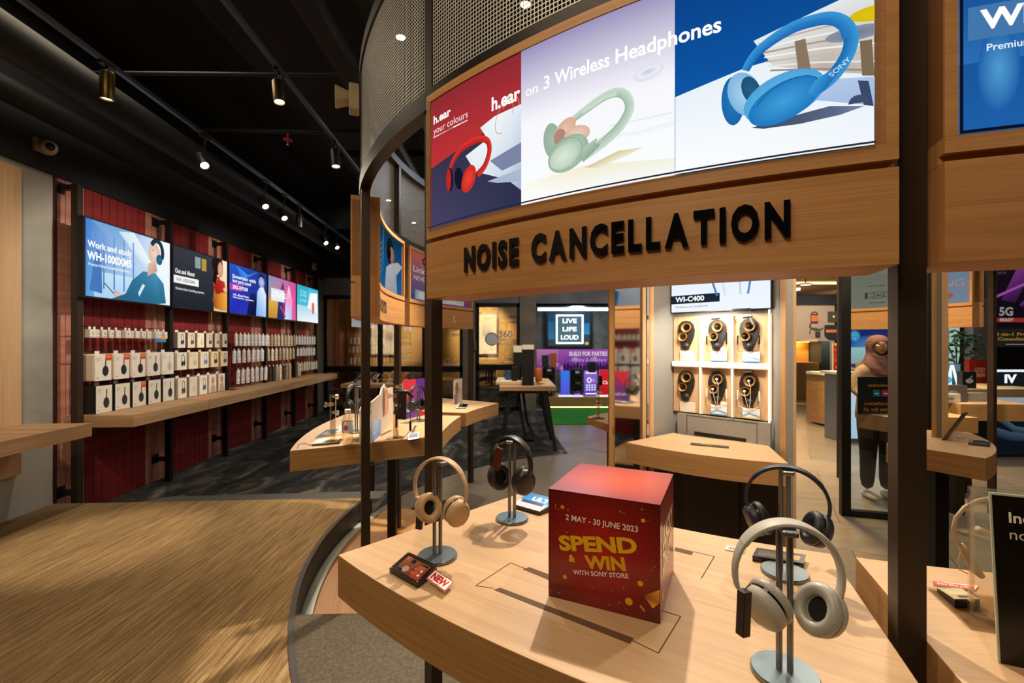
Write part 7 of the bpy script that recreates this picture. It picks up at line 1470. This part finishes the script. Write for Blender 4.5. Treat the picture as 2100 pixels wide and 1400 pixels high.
# woman's counter with its reversed sign
CT = .89; t = thing('display_counter', 'angled oak counter the woman leans on, behind framed glass', 'counter', (3.7, 4.4, CT - .13)); 
MB().prism([(3.36, 4.33), (3.27, 4.31), (3.36, 4.08), (4.12, 4.02), (4.12, 4.33)], CT - .14, CT, 0, 1).build('worktop', [OAK, OAK_E], t, world=True, bevel=.002); MB().box(4.0, 4.1, 0, 4.08, 4.3, CT - .14).build('leg', BLACK, t, world=True)
x0, Y = fx(1760, 4.22), 4.22; t = thing('tabletop_sign', 'black sign with mirrored orange text on the counter before the woman', 'sign', (x0 + .25, Y, CT)); inv = t.matrix_basis.inverted(); sw, sh = .62, .345
MB().box(x0, Y, CT, x0 + sw, Y + .008, CT + sh).build('sheet', GLOSSB, t, world=True); a = Art(sw, sh, .0005); a.rect(0, 0, sw, sh, '#1a2020'); o_ = '#c8762a'
a.text('Award-winning', .085, .255, .028, o_, .02, 'R', .40, flip=True); a.text('noise cancellation', .055, .085, .030, o_, .02, 'R', .44, flip=True); a.text('headphones for all', .05, .032, .030, o_, .02, 'R', .43, flip=True)
for k, (x, c) in enumerate(((.135, '#2f7486'), (.215, '#b0344e'), (.295, '#2f7486'))): a.rect(x, .165, x + .068, .225, c); a.rect(x + .02, .185, x + .05, .198, '#dfe6e8')
a.build('print', P_GLOSS, plane_map((x0, Y - .001, CT), (1, 0, 0), (0, 0, 1), inv), t)
# ---- edge-on oak leaf right of the black post
t = thing('kiosk_leaf', 'tall oak and grey kiosk leaf seen edge-on beyond the black post', 'panel', (2.66, 2.85, 0)); vd = Vector((.685, .73, 0)).normalized(); rd = Vector((vd.y, -vd.x, 0)); O = Vector((2.60, 2.82, 0))
for nm, s0, s1, mt in (('oak_edge', 0, .022, OAK_E), ('grey_core', .022, .046, plain('core_grey', '#6a6a5e', .6)), ('oak_edge', .046, .075, OAK)):
    m = MB(); m.M = Matrix(((rd.x, vd.x, 0, O.x), (rd.y, vd.y, 0, O.y), (0, 0, 1, 0), (0, 0, 0, 1))); m.box(s0, 0, 0, s1, .45, 2.45, 0, 2); m.build(nm, mt, t, world=True)
# ---- lower rounded counter
c6 = counter(-60.5, -21.5, .93, 1.345, 'rounded oak inner counter with tablet and card, past the oak leaf'); m = MB(); m.M = Matrix.Translation(RP(-41, 1.1)); m.cbox((0, 0, .426), (.08, .08, .852)); m.build('leg', BLACK, c6, world=True)
m = MB(); m.M = Matrix.Translation((2.62, 2.75, TOP)) @ Matrix.Rotation(.6, 4, 'Z'); m.add([(-.05, 0, .0), (.05, 0, 0), (.05, .008, 0), (-.05, .008, 0), (-.05, -.09, .17), (.05, -.09, .17), (.05, -.082, .172), (-.05, -.082, .172)], [(3, 2, 1, 0), (4, 5, 6, 7), (0, 1, 5, 4), (1, 2, 6, 5), (2, 3, 7, 6), (3, 0, 4, 7)])
o = m.build('phone_prop', plain('prop_bronze', '#4a3424', .35, .4)); sanit(o, 'slim bronze phone leaning on the rounded inner counter', 'phone')
gq = lambda x, y: G(x, y, TOP)
quad_card([gq(1985, 912), gq(2030, 917), gq(2020, 905), gq(1988, 903)], TOP + .001, .004, 'price_card', 'dark price card with yellow corner on the rounded inner counter', 'price card', lambda a, w, h: (a.rect(0, 0, w, h, '#2a3038'), a.rect(0, h * .4, w * .2, h, '#c8a23a'), a.rect(w * .3, h * .3, w * .85, h * .6, '#5a6470')))
quad_card([gq(1962, 897), gq(1980, 900), gq(1978, 895), gq(1963, 893)], TOP + .001, .003, 'paper_slip', 'small cream slip on the rounded inner counter', 'paper', lambda a, w, h: a.rect(0, 0, w, h, '#cfc39a'), WHITE)
# ---- upper angled counter with cameras
t = thing('display_counter', 'angled oak counter with camera boxes beyond the rounded one', 'counter', (4.6, 4.6, TOP - .15)); 
MB().prism([(4.24, 4.62), (4.30, 4.36), (4.93, 4.30), (5.0, 4.7), (4.9, 5.2), (4.4, 5.2)], TOP - .16, TOP, 0, 1).build('worktop', [OAK, OAK_E], t, world=True, bevel=.002); MB().box(4.65, 4.7, 0, 4.75, 4.8, TOP - .16).build('leg', BLACK, t, world=True)
def cam_box(px0, px1, py0, py1, Y, label, face, name='product_box', draw=None, emit=None, z=None):
    x0, x1, z1 = fx(px0, Y), fx(px1, Y), fz(py0, Y); z0 = TOP if z is None else z; t = thing(name, label, 'box', ((x0 + x1) / 2, Y, z0)); MB().box(x0, Y, z0, x1, Y + .08, z1).build('carton', plain('carton_' + face[1:], face, .5), t, world=True)
    a = Art(x1 - x0 - .01, z1 - z0 - .01, .0005); (draw or (lambda a, w, h: (a.rect(0, 0, w, h, face), a.ell(w * .5, h * .5, w * .2, h * .2, '#8a8a8a'))))(a, a.w, a.h); a.build('print', emit or P_PAPER, plane_map((x0 + .005, Y - .001, z0 + .005), (1, 0, 0), (0, 0, 1), t.matrix_basis.inverted()), t)
cam_box(1925, 1984, 790, 826, 4.50, 'grey camera tray with small black camera on the angled counter', '#5a5650'); cam_box(1990, 2030, 806, 826, 4.52, 'pale box beside the grey camera tray', '#8a8478')
cam_box(1930, 1970, 808, 826, 4.42, 'cream price block before the grey camera tray', '#cfc4ae', 'price_block')
# ---- deeper background right
Y = 6.2; cam_box(1974, 2002, 762, 796, Y, 'dark poster box with a white object picture', '#23282c', 'product_box', lambda a, w, h: (a.rect(0, 0, w, h, '#20262a'), a.ell(w * .5, h * .45, w * .3, h * .15, '#dfe6ea'), a.poly([(w * .3, h * .5), (w * .7, h * .8), (w * .75, h * .7)], '#cfd8de')), None, .93)
def d_red(a, w, h): a.rect(0, 0, w, h, '#8a1f1c', '#a82a22'); a.text('LUCKY', w * .5, h * .48, h * .18, '#e8c0a8', .04, 'C', w * .5); a.text('DRAW', w * .5, h * .26, h * .18, '#e8c0a8', .04, 'C', w * .5)
cam_box(1988, 2032, 737, 777, 7.0, 'red prize carton reading LUCKY DRAW at the back', '#8a1f1c', 'promotional_carton', d_red, None, .93)
def d_neon(a, w, h): a.rect(0, 0, w, h, '#20343e', '#5a7a8a'); a.poly([(w * .1, 0), (w * .4, h * .98), (w * .62, h * .98), (w * .95, 0), (w * .78, 0), (w * .5, h * .8), (w * .5, h * .1)], '#f2faff'); a.ell(w * .3, h * .3, w * .2, h * .15, '#4ab8d8')
cam_box(1934, 1970, 746, 790, 6.4, 'bright white and blue screen with a slanted white shape', '#20343e', 'display_screen', d_neon, P_LIT, .93)
def d_iv(a, w, h): a.rect(0, 0, w, h, '#14171a'); a.text('IV', w * .30, h * .18, h * .5, '#f4f8fa', .05, 'L', w * .36); a.rect(0, h * .86, w, h, '#eef6fb')
cam_box(2038, 2110, 757, 792, 6.6, 'black display block with white IV letters and light edge', '#14171a', 'display_block', d_iv, P_LIT, .93)
o = MB().box(fx(1945, 6.1), 6.1, .82, fx(2160, 6.1), 7.6, .93).build('island_counter', plain('island_cream', '#d8c4a0', .5)); sanit(o, 'long cream island counter behind the camera counter', 'counter')
t = thing('island_cabinet', 'dark island front with picture of a hand at far right', 'counter', (fx(2080, 6.3), 6.3, 0)); t['label'] = 'dark island front panel with a large blue hand picture'; t['category'] = 'panel'; pass
MB().box(fx(1960, 6.25), 6.2, 0, fx(2160, 6.2), 7.05, .82).build('body', plain('island_dark', '#1c2126', .4), t, world=True); x0 = fx(2042, 6.2); a = Art(1.0, .8, .001); a.rect(0, 0, 1, .8, '#1a222a', '#16202a'); a.rect(0, .66, 1, .8, '#dfeef8'); a.stroke([(0, .32), (.2, .26), (.5, .24)], .12, '#5a7a94', '#2a3a48'); a.stroke([(.05, .5), (.25, .36), (.5, .32)], .08, '#6a8aa4', '#34485a')
a.build('print', print_mat('dim_sign_print', .35), plane_map((x0, 6.197, .02), (1, 0, 0), (0, 0, 1), t.matrix_basis.inverted()), t)
# hanging banners
def d_5g(a, w, h):
    a.rect(0, 0, w, h, '#17121a', '#221624'); a.poly([(w * .15, h * .45), (w * .45, h), (w * .75, h), (w * .4, h * .4)], ['#5a2a68', '#a04ab0', '#8a3a98', '#3a1a48']); a.stroke([(w * .05, h * .5), (w * .6, h * .72), (w, h * .8)], .03, '#c86ad0'); a.stroke([(w * .5, h * .35), (w * .8, h * .6), (w, h * .55)], .05, '#8a3a9a', '#4a2058')
    a.text('5G', w * .11, h * .20, h * .13, '#b8b4b4', .04); a.rect(w * .06, h * .09, w * .6, h * .16, '#c03a38'); a.text('READY', w * .12, h * .105, h * .05, '#f0dada', .03); a.text('Xperia', w * .02, h * .87, h * .05, '#77707a')
Y = 5.6; board(2036, 2150, 545, 672, Y, 'hanging_banner', 'black and purple banner reading 5G READY', 'banner', d_5g, P_DIM, .02)
def d_con(a, w, h): a.rect(0, 0, w, h, '#2c2a26'); a.text('1-to-1 Product', w * .05, h * .62, h * .17, '#c89a34', .03, 'L', w * .8); a.text('Consultation', w * .05, h * .36, h * .17, '#c89a34', .03, 'L', w * .68); a.rect(w * .2, h * .12, w * .8, h * .16, '#c8c4bc')
board(2040, 2150, 674, 711, Y, 'hanging_banner', 'dark consultation banner with yellow text below the 5G one', 'banner', d_con, P_DIM, .02)
for px in (2045, 2095):
    o = MB().box(fx(px, Y) - .006, Y + .004, fz(711, Y) - .0, fx(px, Y) + .006, Y + .016, 4.3).build('hanging_wire', BLACK); sanit(o, 'thin dark wire holding the banners, %s one' % ('first' if px == 2045 else 'second'), 'wire')
# far glass front with teal daylight tubes and plant
struct('wall_shopfront', MB().box(8.3, 7.9, 0, 10.8, 8.1, 4.3), plain('shopfront_dark', '#1c1a1c', .5))
for k, (p0, p1, c, lab) in enumerate(((1923, 1945, '#b8e0d0', 'pale teal lit column behind the plant, first'), (1955, 1968, '#c8ece0', 'narrow teal lit column behind the plant, second'))):
    o = MB().box(fx(p0, 7.8), 7.8, 0.5, fx(p1, 7.8), 7.88, 2.2).build('lit_column', glow('teal_glow_%d' % k, c, .55)); sanit(o, lab, 'lit column')
o = MB().box(fx(1996, 7.7), 7.7, 0, fx(2032, 7.7), 7.85, 2.3).build('concrete_column', CONC2); sanit(o, 'grey concrete column behind the red prize carton', 'column')
t = thing('potted_plant', 'leafy green plant among the displays at the back', 'plant', (fx(1962, 7.25), 7.25, .93)); rnd = random.Random(11); m = MB()
for k in range(150):
    q = rnd.uniform(0, 2 * pi); r_ = .38 * sqrt(rnd.random()); z = rnd.uniform(.12, .78); c = Vector((r_ * cos(q), r_ * sin(q) * .5, z)); d = Vector((rnd.uniform(-1, 1), rnd.uniform(-1, 1), rnd.uniform(-.6, .6))).normalized(); s_ = d.orthogonal().normalized(); l = rnd.uniform(.07, .13)
    m.add([c, c + d * l * .5 + s_ * .03, c + d * l, c + d * l * .5 - s_ * .03], [(0, 1, 2, 3)])
m.build('foliage', noisy('plant_green', ['#143a22', '#1f5230', '#2f6a3e'], (9, 9, 9), .5), t); m = MB()
for k in range(7): m.tube([(0, 0, .1), (.05 * cos(k), .04 * sin(k), .4), (.2 * cos(k), .12 * sin(k), .7)], .008, 6)
m.build('stem', plain('stem_brown', '#3a3020', .7), t); MB().lathe([(0, 0), (.09, 0), (.12, .16), (.105, .16), (.1, .13), (0, .13)], 20).build('pot', BLACKP, t)
# ================================================================ the woman
SKIN = plain('skin', '#c08a66', .5); HIJ = noisy('hijab_mauve', ['#6a453e', '#7a534b', '#875e55'], (12, 12, 4), .85, 4); KNIT = noisy('beige_cardigan', ['#9c7a5c', '#ae8b6b', '#b99a7a'], (60, 60, 20), .9, 3); TROU = plain('black_trousers', '#0d0d0f', .8); SHOE = plain('cream_shoe', '#cfc4ae', .5)
FACE = radians(-14)                                                                             # turned towards the right of the picture
t = thing('person', 'woman in mauve headscarf and beige cardigan, hand raised to her chin', 'person', (3.66, 4.56, 0), -0.12)
def ring_(c, rx, ry, rot=0.0, n=16, tilt=0.0):
    return [Vector(c) + Vector((rx * cos(q) * cos(rot) - ry * sin(q) * sin(rot), rx * cos(q) * sin(rot) + ry * sin(q) * cos(rot), tilt * cos(q))) for q in [2 * pi * k / n for k in range(n)]]
def limb(pts, rs, n=12):
    m = MB(); m.tube(pts, rs, n); return m
# body: head, neck and torso as one skin surface
m = MB(); Z = [(.95, .15, .10), (1.05, .145, .10), (1.15, .135, .095), (1.25, .155, .10), (1.32, .165, .095), (1.36, .12, .075), (1.385, .055, .055), (1.42, .05, .052), (1.445, .058, .066), (1.47, .066, .082), (1.50, .070, .088), (1.54, .072, .09), (1.575, .066, .084), (1.60, .045, .06), (1.612, .015, .02)]
m.loft([ring_((0, -.005 if z < 1.4 else -.015, z), a_, b_) for z, a_, b_ in Z]); m.build('body', SKIN, t, smooth=True, sub=1)
Rf = Matrix.Translation((0, -.030, 0)) @ Matrix.Rotation(FACE, 4, 'Z')
m = MB(); m.M = Rf; m.loft([[(-.009, -.082, 1.535), (.009, -.082, 1.535), (.006, -.078, 1.537), (-.006, -.078, 1.537)], [(-.015, -.086, 1.505), (.015, -.086, 1.505), (.012, -.105, 1.503), (-.012, -.105, 1.503)], [(-.014, -.084, 1.496), (.014, -.084, 1.496), (.01, -.096, 1.496), (-.01, -.096, 1.496)]]); m.build('nose', SKIN, t, smooth=True)
for sx in (-1, 1):
    m = MB(); m.M = Rf; m.ell((sx * .030, -.078, 1.531), (.013, .006, .0065), 10, 6); m.build('eye', plain('eye_dark', '#22160f', .3), t, smooth=True)
    m = MB(); m.M = Rf; m.tube([(sx * .048, -.072, 1.547), (sx * .030, -.082, 1.551), (sx * .014, -.084, 1.548)], .003, 6); m.build('eyebrow', plain('brow_dark', '#2a1a12', .8), t)
m = MB(); m.M = Rf; m.tube([(-.022, -.082, 1.474), (-.008, -.089, 1.477), (.008, -.089, 1.477), (.022, -.082, 1.474)], [.003, .005, .005, .003], 8); m.build('mouth', plain('lip_rose', '#8f4a40', .5), t, smooth=True)
# headscarf with a face opening
m = MB(); prof = ((1.24, .165, .135), (1.30, .155, .13), (1.35, .135, .12), (1.39, .115, .112), (1.42, .100, .106), (1.45, .090, .104), (1.48, .090, .109), (1.51, .092, .112), (1.54, .093, .113), (1.57, .088, .108), (1.60, .072, .09), (1.622, .045, .06), (1.632, .008, .010))
hn = 96; lv = []
for i in range(len(prof) - 1):
    for k in range(5): lv.append(tuple(x + (y - x) * k / 5 for x, y in zip(prof[i], prof[i + 1])))
lv.append(prof[-1]); hv = []; hf = []
off = lambda q: abs(((q - (1.5 * pi + FACE) + pi) % (2 * pi)) - pi)
for z, rx, ry in lv:
    for k in range(hn):
        q = 2 * pi * k / hn; e = (off(q) / .80) ** 2 + ((z - 1.497) / .070) ** 2; r_ = 1.0 + .018 * sin(6 * q + z * 55) * (1.5 if z < 1.44 else .5) + (.035 if .9 < e < 1.9 else 0)
        hv.append((rx * cos(q) * r_, -.005 + ry * sin(q) * r_, z))
for i in range(len(lv) - 1):
    for k in range(hn):
        q = 2 * pi * (k + .5) / hn; z = (lv[i][0] + lv[i + 1][0]) / 2
        if (off(q) / .80) ** 2 + ((z - 1.497) / .070) ** 2 < 1: continue
        hf.append((i * hn + k, i * hn + (k + 1) % hn, (i + 1) * hn + (k + 1) % hn, (i + 1) * hn + k))
hf.append(tuple((len(lv) - 1) * hn + k for k in range(hn)))
m.add(hv, hf); hj = m.build('headscarf', HIJ, t, smooth=True)
# face front placed through the opening
m = MB(); m.M = Matrix.Translation((0, -.026, 0)) @ Matrix.Rotation(FACE, 4, 'Z'); m.loft([[(rx * cos(q), -.02 + ry * sin(q), z) for q in [2 * pi * k / 20 for k in range(20)]] for z, rx, ry in ((1.432, .018, .05), (1.445, .034, .064), (1.465, .048, .072), (1.495, .058, .078), (1.525, .062, .080), (1.555, .060, .078), (1.58, .05, .066))]); m.build('face', SKIN, t, smooth=True, sub=1)
m = MB(); m.tube([Rf @ Vector((x, y, z)) for x, y, z in ((-.052, -.075, 1.530), (-.03, -.098, 1.522), (-.012, -.096, 1.530), (.012, -.096, 1.530), (.03, -.098, 1.522), (.052, -.075, 1.530))], .0015, 6); m.build('spectacles', plain('frame_gold', '#b89a60', .3, .8), t)
# clothes
m = MB(); m.loft([ring_((0, 0, z), a_, b_) for z, a_, b_ in ((.74, .205, .145), (.85, .20, .14), (.98, .185, .13), (1.10, .178, .122), (1.20, .19, .122), (1.26, .200, .12), (1.30, .182, .115), (1.33, .148, .105), (1.36, .11, .085), (1.385, .07, .07))]); m.build('cardigan', KNIT, t, smooth=True, sub=1)
limb([(-.09, 0, 1.30), (-.15, 0, 1.285), (-.20, -.01, 1.20), (-.235, -.03, 1.06), (-.19, -.14, 1.02), (-.10, -.24, 1.10)], [.045, .054, .057, .054, .047, .042]).build('sleeve', KNIT, t, smooth=True, sub=1)
limb([(.09, 0, 1.30), (.15, 0, 1.285), (.22, -.02, 1.19), (.24, -.06, 1.06), (.18, -.16, 1.12), (.11, -.20, 1.24)], [.045, .054, .057, .054, .047, .040]).build('sleeve', KNIT, t, smooth=True, sub=1)
def hand(base, d, side, curl, label=None):
    """palm and five unequal fingers, root at the wrist"""
    z = Vector(d).normalized(); x = Vector(side).normalized(); y = z.cross(x); M = Matrix(((x.x, y.x, z.x, base[0]), (x.y, y.y, z.y, base[1]), (x.z, y.z, z.z, base[2]), (0, 0, 0, 1)))
    m = MB(); m.M = M; m.loft([[(a_ * cos(q), b_ * sin(q), h) for q in [2 * pi * k / 12 for k in range(12)]] for h, a_, b_ in ((-.03, .024, .020), (0, .026, .018), (.03, .037, .016), (.065, .041, .014), (.082, .038, .011))])
    for i, (fx_, L) in enumerate(((-.029, .062), (-.010, .074), (.010, .070), (.029, .054))):
        m.tube([(fx_, 0, .074), (fx_, -.006 * curl, .078 + L * .45), (fx_, -.030 * curl, .076 + L * .78), (fx_, -.048 * curl, .074 + L * .92)], [.0088, .0085, .0078, .006], 8)
    m.tube([(-.030, -.004, .025), (-.052, -.014, .05), (-.056, -.024, .078), (-.050, -.030, .10)], [.011, .0105, .0095, .007], 8)
    return m
hand((.105, -.215, 1.27), (-.25, .12, .9), (1, .3, -.2), 1.0).build('hand', SKIN, t, smooth=True)
hand((-.08, -.255, 1.115), (.75, -.1, .45), (.2, -.9, .3), .7).build('hand', SKIN, t, smooth=True)
o = MB().tube([(-.115, -.225, 1.095), (-.09, -.25, 1.115)], .037, 14); o.build('wrist_cuff', BLACKP, t, smooth=40)
for sx in (-1, 1):
    limb([(sx * .085, .0, .90), (sx * .095, -.01, .72), (sx * .09, -.015, .48), (sx * .088, .005, .28), (sx * .088, .01, .07)], [.105, .098, .075, .066, .060]).build('trouser_leg', TROU, t, smooth=True, sub=1)
    m = MB(); m.loft([[(sx * .09 + a_ * cos(q), y + b_ * 0 , .035 + b_ * sin(q)) for q in [2 * pi * k / 12 for k in range(12)]] for y, a_, b_ in ((.07, .022, .022), (.05, .036, .033), (0, .041, .035), (-.08, .044, .031), (-.14, .038, .026), (-.175, .018, .016))]); m.build('shoe', SHOE, t, smooth=True)
